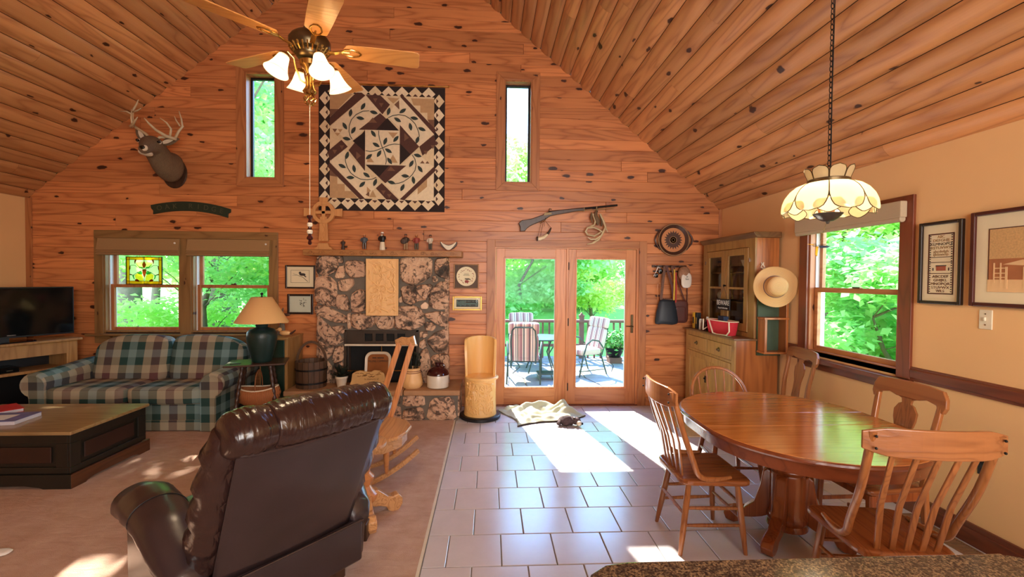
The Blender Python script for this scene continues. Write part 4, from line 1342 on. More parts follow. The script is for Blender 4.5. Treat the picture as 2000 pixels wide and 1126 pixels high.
for k_, (a_, b_) in enumerate(((-4.58, -3.735), (-3.727, -2.87))):
    mx_ = Matrix.Translation(((a_ + b_) / 2, SY1 - .21, .68)) @ Matrix.Rotation(radians(-12), 4, 'X')
    m_ = MB(mx_)
    # back cushion, its outer shoulder sloping down
    w_, h_ = (b_ - a_), .56
    rows = 14
    def fn(u, v, w_=w_, h_=h_, k_=k_):
        th = 2 * pi * u
        e = .34
        sg = lambda q, p: (abs(q) ** p) * (1 if q >= 0 else -1)
        vv = -pi / 2 + pi * v
        cx_, cy_ = sg(cos(vv), e) * sg(cos(th), e), sg(cos(vv), e) * sg(sin(th), .7)
        X_ = w_ / 2 * cx_; Z_ = h_ / 2 * sg(sin(vv), e)
        out = (-cx_ if k_ == 0 else cx_)
        if Z_ > 0:
            Z_ *= 1 - .42 * max(0, out) ** 2.0
        return Vector((X_, .12 * cy_, Z_))
    rr__ = [[m_.v(fn(i / 40, j / 18)) for i in range(40)] for j in range(19)]
    m_.ring_join(rr__, True, True)
    m_.build('back_cushion', 'plaid_x', sf, smooth=True, auto=0)
MB().box((SX0 + AW + .05, SY1 - .12, .1), (SX1 - AW + .02, SY1, .70)).build('back_frame', 'plaid_x', sf, bevel=0.05, seg=4, smooth=True)
for sgn, xe in ((-1, SX0), (1, SX1)):
    xi = xe - sgn * AW
    def prof(t):
        # cross-section of a rolled arm (x outwards, z)
        return None
    m_ = MB(); P = []
    cxr, czr, rr_ = xe - sgn * .12, .52, .125
    for k in range(15):
        an = radians(-70 + k * 270 / 14)
        P.append((cxr + sgn * rr_ * cos(an), czr + rr_ * sin(an) * .92))
    P = [(xe - sgn * .09, .02)] + [(xe - sgn * .085, .38)] + P + [(xi, .40), (xi, .02)]
    R = []
    for y_, sc, dz in ((SY0 + .012, .93, 0), (SY0, .97, 0), (SY0 + .02, 1.0, 0), (SY0 + .3, 1.0, .015), (SY1 - .2, 1.0, .05), (SY1 - .02, .98, .07)):
        mx0 = sum(p[0] for p in P) / len(P)
        R.append([m_.v((mx0 + (a - mx0) * sc, y_, b * (sc if b > .3 else 1) + (dz if b > .3 else 0))) for a, b in P])
    m_.ring_join(R, True, True)
    m_.build('arm', 'plaid_y', sf, smooth=True, bevel=0.01, auto=50)
for x_ in (SX0 + .1, SX1 - .1):
    for y_ in (SY0 + .1, SY1 - .1):
        MB().box((x_ - .03, y_ - .03, 0), (x_ + .03, y_ + .03, .04)).build('leg', 'dark_wood', sf)

# ================================================================== blanket chest used as coffee table
cf = thing('coffee_table_chest', 'dark low chest coffee table with panelled sides and a honey pine top', 'table', (-3.85, 3.97, 0))
TX0, TX1, TY0, TY1 = -4.5, -3.215, 3.60, 4.36
MB().box((TX0 - .015, TY0 - .02, .425), (TX1 + .02, TY1 + .02, .452)).build('tabletop', 'chest_top', cf, bevel=0.006)
MB().box((TX0 + .02, TY0 + .02, .09), (TX1 - .02, TY1 - .02, .425)).build('carcass', 'chest_body', cf)
for nm, lo, hi in (('side_rail', (TX1 - .02, TY0, .355), (TX1, TY1, .425)), ('side_rail', (TX1 - .02, TY0, .12), (TX1, TY1, .17)), ('side_rail', (TX1 - .02, TY0, .17), (TX1, TY0 + .09, .355)), ('side_rail', (TX1 - .02, TY1 - .09, .17), (TX1, TY1, .355)),
                   ('front_rail', (TX0, TY0, .355), (TX1 - .02, TY0 + .02, .425)), ('front_rail', (TX0, TY0, .12), (TX1 - .02, TY0 + .02, .17)), ('front_rail', (TX1 - .11, TY0, .17), (TX1 - .02, TY0 + .02, .355)), ('front_rail', (TX0, TY0, .17), (TX0 + .09, TY0 + .02, .355)), ('front_rail', ((TX0 + TX1) / 2 - .05, TY0, .17), ((TX0 + TX1) / 2 + .05, TY0 + .02, .355))):
    MB().box(lo, hi).build(nm, 'chest_body', cf, bevel=0.004)
MB().box((TX1 - .018, TY0 + .13, .20), (TX1 - .006, TY1 - .13, .325)).build('panel', 'chest_panel', cf, bevel=0.008)
for a_, b_ in ((TX0 + .13, (TX0 + TX1) / 2 - .09), ((TX0 + TX1) / 2 + .09, TX1 - .15)):
    MB().box((a_, TY0 + .006, .20), (b_, TY0 + .018, .325)).build('panel', 'chest_panel', cf, bevel=0.008)
brk = [(0, 0), (0, .12), (1, .12), (1, 0), (.86, 0), (.82, .022), (.74, .035), (.26, .035), (.18, .022), (.14, 0)]
MB().prism([(TY0 - .02 + a * (TY1 - TY0 + .04), b) for a, b in brk], TX1, TX1 + .022, 'yz').build('bracket_base', 'chest_plinth', cf, bevel=0.004)
MB().prism([(TX0 - .0 + a * (TX1 - TX0 + .02), b) for a, b in brk], TY0 - .022, TY0, 'xz').build('bracket_base', 'chest_body', cf, bevel=0.004)
bkA = thing('magazine', 'glossy magazine with blue cover on top of the chest', 'magazine', (-3.93, 3.9, .452))
MBm = Matrix.Translation((-4.00, 3.86, .452)) @ Matrix.Rotation(radians(8), 4, 'Z')
MB(MBm).box((-.20, -.13, 0), (.20, .13, .03)).build('pages', 'book_pages', bkA, bevel=0.003)
MB(MBm).box((-.202, -.132, .03), (.202, .132, .034)).build('cover', 'book_blue', bkA)
MB(MBm).box((-.16, -.09, .034), (.10, .06, .0348)).build('cover_picture', 'white', bkA)
bkB = thing('red_book', 'red book lying behind the magazine on the chest', 'book', (-4.27, 4.15, .452))
MBm = Matrix.Translation((-4.25, 4.13, .452)) @ Matrix.Rotation(radians(-35), 4, 'Z')
MB(MBm).box((-.13, -.10, 0), (.13, .10, .028)).build('pages', 'book_pages', bkB)
MB(MBm).box((-.135, -.105, .028), (.135, .105, .033)).box((-.135, -.105, -.0), (.135, .105, .003)).build('cover', 'red_book', bkB, bevel=0.001)
MB().puff((-2.86, 2.75, .02), (.12, .08, .02), .8, None, 14, 6, .01, 20).build('crumpled_tissue', 'white', smooth=True)
tag(bpy.data.objects['crumpled_tissue'], 'small white crumpled tissue on the carpet at the left edge', 'tissue')

# ================================================================== television and stand
tvr = radians(66)
tvm = Matrix.Translation((-5.09, 5.01, 0)) @ Matrix.Rotation(tvr, 4, 'Z')   # local x along the front, local -y towards the room
ts = thing('tv_stand', 'light oak television stand with open shelf bays in the left corner', 'cabinet', (-5.09, 5.01, 0), tvr)
L = dict(parent=ts, local=True)
MB().box((-.72, -.03, .89), (.62, .40, .92)).build('top', 'tv_stand_wood', bevel=0.01, seg=3, **L)
for x_ in (-.68, .48):
    MB().box((x_, 0, 0), (x_ + .10, .38, .89)).build('side_post', 'tv_stand_wood', bevel=0.004, **L)
MB().box((-.58, .0, .75), (.48, .03, .89)).build('apron', 'tv_stand_wood', bevel=0.003, **L)
MB().box((-.58, .01, .57), (.48, .37, .60)).build('shelf', 'tv_stand_wood', bevel=0.003, **L)
MB().box((-.58, .01, .06), (.48, .38, .10)).build('shelf', 'tv_stand_wood', bevel=0.003, **L)
MB().box((-.58, .37, .1), (.48, .38, .75)).build('back_panel', 'black', **L)
rc = thing('cable_box', 'black media box on the shelf of the television stand', 'electronics', tvm @ Vector((-.1, .15, .60)), tvr)
MB().box((-.22, -.1, 0), (.2, .12, .06)).build('case', 'black_gloss', rc, bevel=0.004, local=True)
MB().box((.10, -.102, .02), (.15, -.1, .03)).build('display', 'chrome', rc, local=True)
tv = thing('television', 'large black flat screen television on the oak stand', 'television', tvm @ Vector((-.01, .10, .92)), tvr)
L = dict(parent=tv, local=True)
MB().box((-.60, -.012, .05), (.60, .03, .60)).build('bezel', 'black', bevel=0.004, **L)
MB().box((-.588, -.0145, .066), (.588, -.011, .588)).build('screen', 'black_gloss', **L)
MB().prism(rrect(.5, .2, .05), 0, .012, 'xy').build('foot', 'black_gloss', **L)
MB().box((-.05, -.01, .01), (.05, .02, .1)).build('neck', 'black', **L)
MB().box((.03, -.016, .075), (.1, -.0145, .083)).build('maker_badge', 'chrome', **L)

# ================================================================== side table, lamp, basket, small cabinet
st = thing('side_table', 'dark side table with spool turned splayed legs between loveseat and hearth', 'table', (-2.52, 5.02, 0), radians(18))
L = dict(parent=st, local=True)
MB().prism([(-.29, -.2), (.29, -.2), (.29, .2), (-.29, .2)], .71, .73, 'xy').build('tabletop', 'dark_wood', bevel=0.006, **L)
for sx in (-1, 1):
    for sy in (-1, 1):
        p0, p1 = Vector((sx * .13, sy * .09, .71)), Vector((sx * .22, sy * .16, 0))
        n_ = 33
        pts = [p0.lerp(p1, i / (n_ - 1)) for i in range(n_)]
        MB().tube(pts, [.014 + .008 * abs(sin(i * pi / 3)) for i in range(n_)], 10).build('leg', 'dark_wood', smooth=True, **L)
MB().prism([(-.2, -.15), (.2, -.15), (.2, .15), (-.2, .15)], .235, .25, 'xy').build('lower_shelf', 'dark_wood', bevel=0.005, **L)
rm = thing('coaster', 'small dark coaster on the side table left of the lamp', 'coaster', (-2.68, 4.88, .73), radians(20))
MB().box((-.05, -.03, 0), (.05, .03, .008)).build('pad', 'black', rm, bevel=0.002, local=True)
lp = thing('table_lamp', 'dark teal ceramic table lamp with a wide tan shade', 'lamp', (-2.475, 5.02, .73))
L = dict(parent=lp, local=True)
MB().lathe([(.09, 0), (.098, .01), (.10, .03), (.118, .10), (.140, .19), (.152, .27), (.148, .32), (.12, .355), (.07, .37), (.056, .38), (.064, .40), (.06, .41), (.03, .415)], n=36).build('base', 'teal_pot', smooth=True, **L)
MB().cyl((0, 0, .38), (0, 0, .72), .006).build('stem', 'brass', smooth=True, **L)
m_ = MB(); R = [[m_.v((r * cos(2 * pi * i / 40), r * sin(2 * pi * i / 40), z_)) for i in range(40)] for r, z_ in ((.267, .432), (.102, .705), (.098, .705), (.262, .432))]
m_.ring_join(R + [R[0]], True, False)
m_.build('lamp_shade', 'lampshade', smooth=True, auto=60, **L)
MB().cyl((0, 0, .70), (0, 0, .725), .008).sphere((0, 0, .74), .015, 10).build('finial', 'iron', smooth=True, **L)
MB().tube([(-.1, 0, .70), (0, 0, .70), (.1, 0, .70)], .003, 5).build('spider', 'iron', **L)
bs = thing('gathering_basket', 'woven egg basket on the lower shelf of the side table', 'basket', (-2.50, 5.0, .25), radians(10))
L = dict(parent=bs, local=True)
m_ = MB(); R = []
for r, z_ in ((.05, 0), (.13, .01), (.19, .05), (.215, .12), (.195, .18), (.185, .18), (.2, .12), (.12, .02)):
    R.append([m_.v(((r + (.006 * (i % 2))) * cos(2 * pi * i / 44), (r + (.006 * (i % 2))) * .68 * sin(2 * pi * i / 44), z_ + .03 * (cos(2 * pi * i / 44) ** 2) * (z_ / .18))) for i in range(44)])
m_.ring_join(R, True, True)
m_.build('woven_body', 'basket_weave', smooth=True, auto=0, **L)
MB().tube([(.192 * cos(a_), .13 * sin(a_), .185 + .03 * cos(a_) ** 2) for a_ in [2 * pi * k / 32 for k in range(33)]], .008, 6).build('rim', 'cream', smooth=True, **L)
MB().sweep([(0, .13 * cos(a_), .19 + .2 * sin(a_)) for a_ in [pi * k / 12 for k in range(13)]], .02, .006, (1, 0, 0)).build('handle', 'basket_weave', smooth=True, **L)
sc = thing('low_bookcase', 'low bookcase with dark green front under the window end, behind the lamp', 'cabinet', (-2.5, 5.55, 0))
MB().box((-2.66, 5.34, .0), (-2.345, 5.775, .93)).build('body', 'tv_stand_wood', sc, bevel=0.004)
MB().box((-2.64, 5.325, .03), (-2.375, 5.342, .92)).build('green_front', 'green_paint', sc, bevel=0.003)
MB().box((-2.67, 5.32, .93), (-2.335, 5.775, .95)).build('top', 'tv_stand_wood', sc, bevel=0.004)
dk = thing('carved_bird', 'small tan wooden bird perched on the low bookcase', 'figurine', (-2.44, 5.5, .95))
L = dict(parent=dk, local=True)
MB().puff((0, 0, .035), (.13, .06, .06), .9).build('body', 'carved_wood', smooth=True, **L)
MB().sphere((-.065, 0, .075), .025, 10).cyl((-.085, 0, .075), (-.115, 0, .07), .008, .003).build('head', 'carved_wood', smooth=True, **L)
MB().prism([(.05, .03), (.12, .075), (.115, .055), (.07, .015)], -.015, .015).build('tail', 'clay_dark', bevel=0.003, **L)
sp = thing('driftwood_perch', 'driftwood post with two carved shorebirds rising beside the lamp shade', 'sculpture', (-2.52, 5.58, .95))
L = dict(parent=sp, local=True)
MB().tube([(0, 0, 0), (.01, 0, .12), (0, 0, .25), (.02, 0, .33)], [.05, .03, .018, .006], 9).build('driftwood', 'bark', smooth=True, **L)
for q, s_ in ((.25, 1), (.16, .8)):
    MB().puff((.05 * s_, -.02, q), (.13 * s_, .04, .035), .9).cyl((-.01, -.02, q + .01), (-.05, -.02, q + .015), .004, .002).build('bird', 'clay_dark' if s_ == 1 else 'carved_wood', smooth=True, **L)

# ================================================================== recliner seen from behind
rc = thing('recliner', 'dark brown leather recliner seen from behind in the foreground', 'armchair', (-1.224, 2.415, 0), radians(49.5))
L = dict(parent=rc, local=True)
by0, bz0, by1, bz1 = -.34, .33, -.65, 1.0
def BP(x, t, d=0.0):      # point on the back's rear plane, t from 0 (bottom) to 1 (top), d outwards (rear)
    n = Vector((0, -(bz1 - bz0), -(by0 - by1))).normalized()
    return Vector((x, by0 + (by1 - by0) * t, bz0 + (bz1 - bz0) * t)) + n * d
m_ = MB()
def backfn(u, v):
    x = (-.325 + .65 * u) * (1 + .03 * v)
    d = .03 * sin(pi * u) ** .6 * (.35 + .65 * sin(pi * min(1, v * 1.1 + .05)))
    return BP(x, v, d)
R = [[m_.v(backfn(i / 20, j / 14)) for i in range(21)] for j in range(15)]
m_.ring_join(R, False, False)
m_.build('back_panel', 'leather', smooth=True, auto=0, solid=.012, **L)
lean = atan2(by0 - by1, bz1 - bz0)
mx_ = Matrix.Translation(BP(0, .5, -.10)) @ Matrix.Rotation(lean, 4, 'X')
MB(mx_).puff((0, 0, .01), (.70, .17, .74), .22, None, 40, 22, .012, 6).build('back_cushion', 'leather_wrinkled', smooth=True, auto=0, **L)
# head roll in three gathered sections, with folds running over the top
def roll(xa, xb, seed, rad, eL=.9, eR=.9, name='head_roll'):
    m_ = MB(); R = []
    nx = 56
    for i in range(nx + 1):
        u = i / nx; x = xa + (xb - xa) * u
        k_ = eL if u < .5 else eR
        e = k_ + (1 - k_) * min(1, sin(pi * u) * 1.0 + 1e-6) ** .4
        fold = noise.noise(Vector((x * 34, seed, 0))) * .006 + noise.noise(Vector((x * 75, seed + 5, 0))) * .004
        ring = []
        for k in range(22):
            an = 2 * pi * k / 22
            r = rad * e + fold * (.4 + .6 * abs(sin(an)))
            r += noise.noise(Vector((x * 9, cos(an) * 1.4, sin(an) * 1.4 + seed))) * .006
            c_ = BP(x, 1.0, -.075)
            ring.append(m_.v((x, c_.y + 1.15 * r * cos(an), c_.z + .0 + r * sin(an))))
        R.append(ring)
    m_.ring_join(R, True, True)
    return m_.build(name, 'leather_wrinkled', smooth=True, auto=0, **L)
roll(-.375, -.19, 1.3, .100, .35, .82); roll(-.195, .245, 4.1, .108, .86, .86); roll(.24, .38, 7.7, .098, .82, .35)
# side bolsters of the back
for sx in (-1, 1):
    m_ = MB()
    pts = [BP(sx * .335, t, -.10 + .0 * t) for t in [k / 14 for k in range(15)]]
    rad = [.065 + .012 * sin(k * 2.2) + .018 * sin(pi * k / 14) for k in range(15)]
    m_.tube(pts, rad, 14)
    m_.build('side_bolster', 'leather_wrinkled', smooth=True, auto=0, **L)
m_ = MB(); m_.tube([BP(-.325 + .65 * k / 20, .955 , .028 * sin(pi * k / 20) ** .6 + .012) for k in range(21)], .005, 5)
m_.build('piping', 'leather', smooth=True, **L)
# arms
for sx in (-1, 1):
    xo = sx * .485; cxr = sx * .40
    # slab side
    poly = [(-.30, .08), (.36, .08), (.38, .50), (-.02, .52), (-.20, .44), (-.33, .36)]
    MB().prism(poly, xo - sx * .03, xo - sx * .15, 'yz').build('arm_side', 'leather', bevel=0.02, seg=3, smooth=True, **L)
    m_ = MB(); R = []
    path = [(-.36, .33, .04), (-.33, .37, .065), (-.24, .43, .085), (-.10, .50, .10), (.08, .54, .105), (.24, .54, .108), (.38, .51, .10), (.44, .465, .075), (.45, .43, .04)]
    fine = []
    for a_, b_ in zip(path[:-1], path[1:]):
        for q in range(5):
            t_ = q / 5; fine.append(tuple(a_[i] + (b_[i] - a_[i]) * t_ for i in range(3)))
    fine.append(path[-1])
    for i_, (y_, z_, r_) in enumerate(fine):
        ring = []
        for k in range(24):
            an = 2 * pi * k / 24
            wr = noise.noise(Vector((y_ * 22, cos(an) * 1.5, sx * 3.1))) * .006 * (1 if sin(an) < 0 else .3)
            w_ = r_ + wr
            ring.append(m_.v((cxr + 1.12 * w_ * cos(an), y_, z_ + w_ * .9 * sin(an))))
        R.append(ring)
    m_.ring_join(R, True, True)
    m_.build('arm_pad', 'leather', smooth=True, auto=0, **L)
    MB().tube([(cxr + 1.13 * .104 * cos(an), .06, .537 + .104 * .905 * sin(an)) for an in [radians(-30 + 12 * k) for k in range(21)]], .002, 5).build('arm_seam', 'black', smooth=True, **L)
MB().box((-.40, -.37, .10), (.40, -.33, .33)).build('back_skirt', 'leather', bevel=0.015, seg=3, smooth=True, **L)
MB().tube([(-.40, -.372, .325), (.40, -.372, .325)], .006, 6).build('piping', 'leather', smooth=True, **L)
MB().box((-.34, -.30, .0), (.34, .28, .10)).build('base_frame', 'dark_wood', bevel=0.01, **L)
MB().puff((0, .06, .38), (.56, .62, .2), .3, None, 36, 16, .01, 5).build('seat_cushion', 'leather', smooth=True, auto=0, **L)
MB().puff((0, .40, .25), (.56, .10, .34), .3, None, 30, 14, .006, 5).build('footrest', 'leather', smooth=True, auto=0, **L)

# ================================================================== rocker and turned stool behind the recliner
rk = thing('rocking_chair', 'oak rocking chair with two slanted back posts, partly hidden by the recliner', 'rocking chair', (-.95, 3.75, 0))
seat = [(-.70, 3.92), (-.64, 3.78), (-.655, 3.62), (-.70, 3.50), (-.79, 3.42), (-1.05, 3.36), (-1.22, 3.44), (-1.24, 3.80), (-1.10, 3.98), (-.82, 4.02)]
MB().prism(seat, .39, .42, 'xy').build('seat', 'oak_light', rk, bevel=0.012, seg=3)
MB().prism([(-.71, 3.88), (-.675, 3.76), (-.69, 3.62), (-.74, 3.53), (-.80, 3.46), (-1.05, 3.41), (-1.05, 3.44), (-.81, 3.50), (-.76, 3.56), (-.72, 3.64), (-.71, 3.76), (-.735, 3.88)], .30, .39, 'xy').build('seat_apron', 'oak_light', rk, bevel=0.004)
def bar(mm, p0, p1, w, h, up=(0, 0, 1)):
    return mm.sweep([p0, p1], w, h, up)
bar(MB(), (-.905, 4.06, .30), (-.70, 4.16, 1.06), .05, .03, (0, 1, 0)).build('back_post', 'oak_light_z', rk)
bar(MB(), (-1.05, 4.12, .30), (-.825, 4.20, 1.05), .05, .03, (0, 1, 0)).build('back_post', 'oak_light_z', rk)
MB().sweep([(-.86, 4.22, 1.05), (-.80, 4.19, 1.07), (-.73, 4.165, 1.07), (-.675, 4.15, 1.085)], .03, [.06, .08, .075, .09], (0, 0, 1)).build('crest_rail', 'oak_light', rk, bevel=0.004)
bar(MB(), (-1.06, 4.10, .50), (-.885, 4.06, .51), .03, .05).build('lower_rail', 'oak_light', rk)
for x0_, y0_, xk, yk, xt, yt in ((-1.02, 3.50, -.79, 3.70, -.60, 3.88), (-1.05, 3.86, -.83, 4.06, -.66, 4.22)):
    pts = []
    for k in range(19):
        t_ = k / 18
        p = Vector((xt, yt, 0)).lerp(Vector((2 * x0_ - xt + .02, 2 * y0_ - yt + .02, 0)), t_)
        z_ = .02 + .16 * (abs(t_ - .48) / .5) ** 2.0
        pts.append((p.x, p.y, z_))
    MB().sweep(pts, .028, .04).build('rocker', 'oak_light', rk)
for a_, b_ in (((-.80, 3.55, .32), (-.82, 3.66, .07)), ((-.80, 3.93, .39), (-.84, 4.05, .08)), ((-1.12, 3.45, .39), (-1.16, 3.38, .06)), ((-1.15, 3.83, .39), (-1.2, 3.74, .06))):
    MB().tube([a_, Vector(a_).lerp(Vector(b_), .5), b_], [.026, .022, .015], 10).build('leg', 'oak_light_z', rk, smooth=True)
sl = thing('pedestal_stand', 'turned oak pedestal with scroll feet showing beside the recliner', 'pedestal', (-.86, 3.10, 0))
L = dict(parent=sl, local=True)
MB().lathe([(.085, .12), (.10, .14), (.10, .17), (.07, .20), (.055, .23), (.075, .26), (.08, .29), (.05, .32), (.055, .36), (.075, .42), (.07, .47), (.10, .49), (.12, .50)], n=28).build('column', 'oak_light_z', smooth=True, **L)
for an in (28, 118, 208, 298):
    mm = MB(Matrix.Rotation(radians(an), 4, 'Z'))
    mm.prism([(.04, .08), (.04, .19), (.10, .185), (.17, .125), (.20, .115), (.245, .125), (.275, .09), (.275, .05), (.25, .012), (.21, .002), (.175, .02), (.16, .05), (.12, .065)], -.035, .035)
    mm.build('scroll_foot', 'oak_light', bevel=0.008, **L)
MB().lathe([(.15, .50), (.16, .505), (.16, .525), (.15, .53)], n=28).build('top', 'oak_light', smooth=True, **L)
MB().box((.04, -.30, 0), (.11, -.19, .12), Matrix.Rotation(radians(0), 4, 'Z')).build('block', 'dark_wood', bevel=0.006, **L)

# ================================================================== carved stump chair
sc = thing('stump_chair', 'pale barrel chair carved from one log with relief carving, on a black round base', 'chair', (-.095, 5.36, 0))
c0 = (-.095, 5.36)
MB().lathe([(.235, 0), (.245, .01), (.245, .035), (.235, .045)], (*c0, 0), 40).build('round_base', 'black', sc, smooth=True)
MB().lathe([(.195, .045), (.19, .10), (.185, .3), (.188, .47)], (*c0, 0), 44).build('log_body', 'stump_wood', sc, smooth=True)
MB().prism([(c0[0] + .20 * cos(a_) + .015, c0[1] + .20 * sin(a_) * (1.0 if sin(a_) < 0 else .75) - .01) for a_ in [2 * pi * k / 36 for k in range(36)]], .47, .50, 'xy').build('seat', 'stump_wood', sc, bevel=0.008)
m_ = MB(); R1 = []; R2 = []
nb = 30
for k in range(nb + 1):
    a_ = radians(-18 + 216 * k / nb)
    t_ = k / nb
    h = .95 - .03 * (abs(t_ - .5) * 2) ** 3
    edge = min(t_, 1 - t_)
    h = (.955 - .05 * (2 * t_ - 1) ** 2) if edge > .16 else .56 + (.375) * sin(pi / 2 * edge / .16) ** .6
    for Rr, r_ in ((R1, .185), (R2, .158)):
        Rr.append([m_.v((c0[0] + r_ * (1 + .12 * max(0, (z_ - .5))) * cos(a_), c0[1] + .01 + r_ * (1 + .12 * max(0, (z_ - .5))) * sin(a_), z_)) for z_ in [.49 + (h - .49) * q / 10 for q in range(11)]])
m_.ring_join(R1, False, False); m_.ring_join(R2, False, False)
for R in (0, nb):
    for q in range(10):
        m_.f([R1[R][q], R1[R][q + 1], R2[R][q + 1], R2[R][q]])
for k in range(nb):
    m_.f([R1[k][-1], R1[k + 1][-1], R2[k + 1][-1], R2[k][-1]])
m_.build('curved_back', 'stump_wood', sc, smooth=True, bevel=0.004, auto=50)
carve(sc, 'stump_wood', -.33, .066, .06, .47, 0, 120, 17, .008, 12, fn=lambda a, b: (c0[0] + .189 * cos(a / .189 - .9), c0[1] + .189 * sin(a / .189 - .9), b))
sc['label'] = 'pale barrel chair carved from one log, relief carved below, on a round black base'

# ================================================================== blanket and dog toy at the door
bkt = thing('fleece_blanket', 'rumpled sage fleece blanket lying on the tiles in front of the doors', 'blanket', (.6, 5.35, 0))
m_ = MB()
NX, NY = 90, 56
out = [(.10, 5.62), (.16, 5.35), (.20, 5.18), (.33, 4.98), (.62, 5.04), (.90, 5.14), (1.10, 5.25), (1.17, 5.38), (1.08, 5.55), (.98, 5.70), (.72, 5.765), (.35, 5.74)]
def onpoly(u, v):
    a_ = Vector((.33, 4.98)).lerp(Vector((1.17, 5.32)), u); b_ = Vector((.17, 5.62)).lerp(Vector((1.0, 5.75)), u)
    if u < .5:
        pass
    p = a_.lerp(b_, v)
    p.x += .05 * sin(v * 5 + u * 3); p.y += .04 * sin(u * 7)
    return p
def bf(u, v):
    p = onpoly(u, v)
    q = Vector((p.x * 3.2, p.y * 3.4, 1.7))
    warp = noise.noise(q) * 1.3
    h = abs(sin((p.y * 15 - p.x * 5) + warp * 4.0)) ** 1.4 * .028
    h += abs(noise.noise(Vector((p.x * 7, p.y * 9, 4.2)))) * .06
    h += .085 * math.exp(-((p.x - .60) / .22) ** 2 - ((p.y - 5.66) / .10) ** 2)
    h += .10 * math.exp(-((p.x - .98) / .15) ** 2 - ((p.y - 5.50) / .12) ** 2)
    e = min(u, 1 - u, v, 1 - v)
    h *= min(1, .15 + e * 8)
    return Vector((p.x, min(p.y, 5.775), .008 + h))
m_.grid(NX, NY, bf)
m_.build('fleece_fabric', 'fleece', bkt, smooth=True, auto=0, solid=.008)
# dark underside hem showing along the front edge
MB().tube([bf(k / 30, 0) + Vector((0, -.004, -.003)) for k in range(31)], .006, 5).build('dark_hem', 'dark_frame', bkt, smooth=True)
ty_ = thing('dog_toy', 'grey and brown plush dog toy with a pale snout on the blanket edge', 'toy', (.93, 5.03, 0))
L = dict(parent=ty_, local=True)
m_ = MB(); m_.puff((-.03, 0, .05), (.19, .11, .10), .8, None, 24, 14, .02, 22); m_.puff((.07, -.02, .05), (.10, .09, .09), .9, None, 16, 10, .01, 22); m_.tube([(-.1, .0, .05), (-.14, -.04, .03), (-.12, -.07, .02)], [.025, .02, .015], 8)
m_.build('body', 'toy_plush', smooth=True, auto=0, **L)
MB().puff((.095, -.065, .038), (.06, .07, .06), .9).build('snout', 'cream', smooth=True, **L)
MB().sphere((.125, -.08, .04), .014, 8).build('nose', 'black', smooth=True, **L)
MB().puff((.045, -.04, .09), (.03, .05, .03), .9).build('ear', 'dark_wood', smooth=True, **L)

# ================================================================== dining set
tb = thing('dining_table', 'round extending oak pedestal table with a leaf and a moulded apron', 'table', (1.955, 2.80, 0))
TCX, TCY, TR_, TH = 1.955, 2.79, .61, .76
def stad(r, y0=None, y1=None, half=.12, n=48):
    P = []
    for i in range(n):
        a_ = 2 * pi * i / n + .0001
        y_ = TCY + (half if sin(a_) > 0 else -half) + r * sin(a_)
        P.append((TCX + r * cos(a_) * 1.01, y_))
    if y0 is not None:
        P = clip(P, lambda p: p[1] - y0)
    if y1 is not None:
        P = clip(P, lambda p: y1 - p[1])
    return P
for nm, a_, b_ in (('tabletop_half', None, 2.674), ('table_leaf', 2.676, 2.934), ('tabletop_half', 2.936, None)):
    MB().prism(stad(TR_, a_, b_), TH - .028, TH, 'xy').build(nm, 'oak_table', tb, bevel=0.004)
m_ = MB()
o_, i_ = stad(TR_ - .015), stad(TR_ - .045)
A = [[m_.v((a_, b_, z_)) for a_, b_ in P_] for P_, z_ in ((o_, TH - .028), (stad(TR_ - .02), TH - .10), (i_, TH - .10), (i_, TH - .028))]
m_.ring_join(A + [A[0]], True, False)
m_.build('apron', 'oak_dark_x', tb, smooth=True, auto=40)
m_ = MB(); P_ = stad(TR_ - .001); m_.tube([(a_, b_, TH - .016) for a_, b_ in P_ + [P_[0]]], .014, 8); m_.build('edge_moulding', 'oak_dark_x', tb, smooth=True)
MB().lathe([(.16, .70), (.16, .73), (.12, .69), (.098, .66), (.098, .55), (.09, .53), (.112, .515), (.118, .50), (.112, .485), (.088, .475), (.112, .455), (.116, .44), (.108, .425), (.10, .415), (.105, .40), (.105, .17), (.118, .15), (.122, .12), (.112, .10), (.12, .08), (.12, .065), (.10, .055)], (1.955, 2.80, 0), 36).build('pedestal', 'oak_dark', tb, smooth=True)
MB().box((1.50, 2.70, .665), (2.41, 2.76, .73)).box((1.50, 2.84, .665), (2.41, 2.90, .73)).build('slide_rails', 'oak_dark', tb)
for an in (219, 143, 40, -38):
    mm = MB(Matrix.Translation((1.955, 2.80, 0)) @ Matrix.Rotation(radians(an), 4, 'Z'))
    mm.prism([(.09, .12), (.09, .40), (.115, .42), (.14, .40), (.155, .30), (.19, .18), (.25, .12), (.32, .105), (.36, .085), (.375, .05), (.36, .01), (.31, .0), (.27, .02), (.25, .055), (.19, .07), (.14, .09)], -.034, .034)
    mm.build('scroll_foot', 'oak_dark', tb, bevel=0.008)

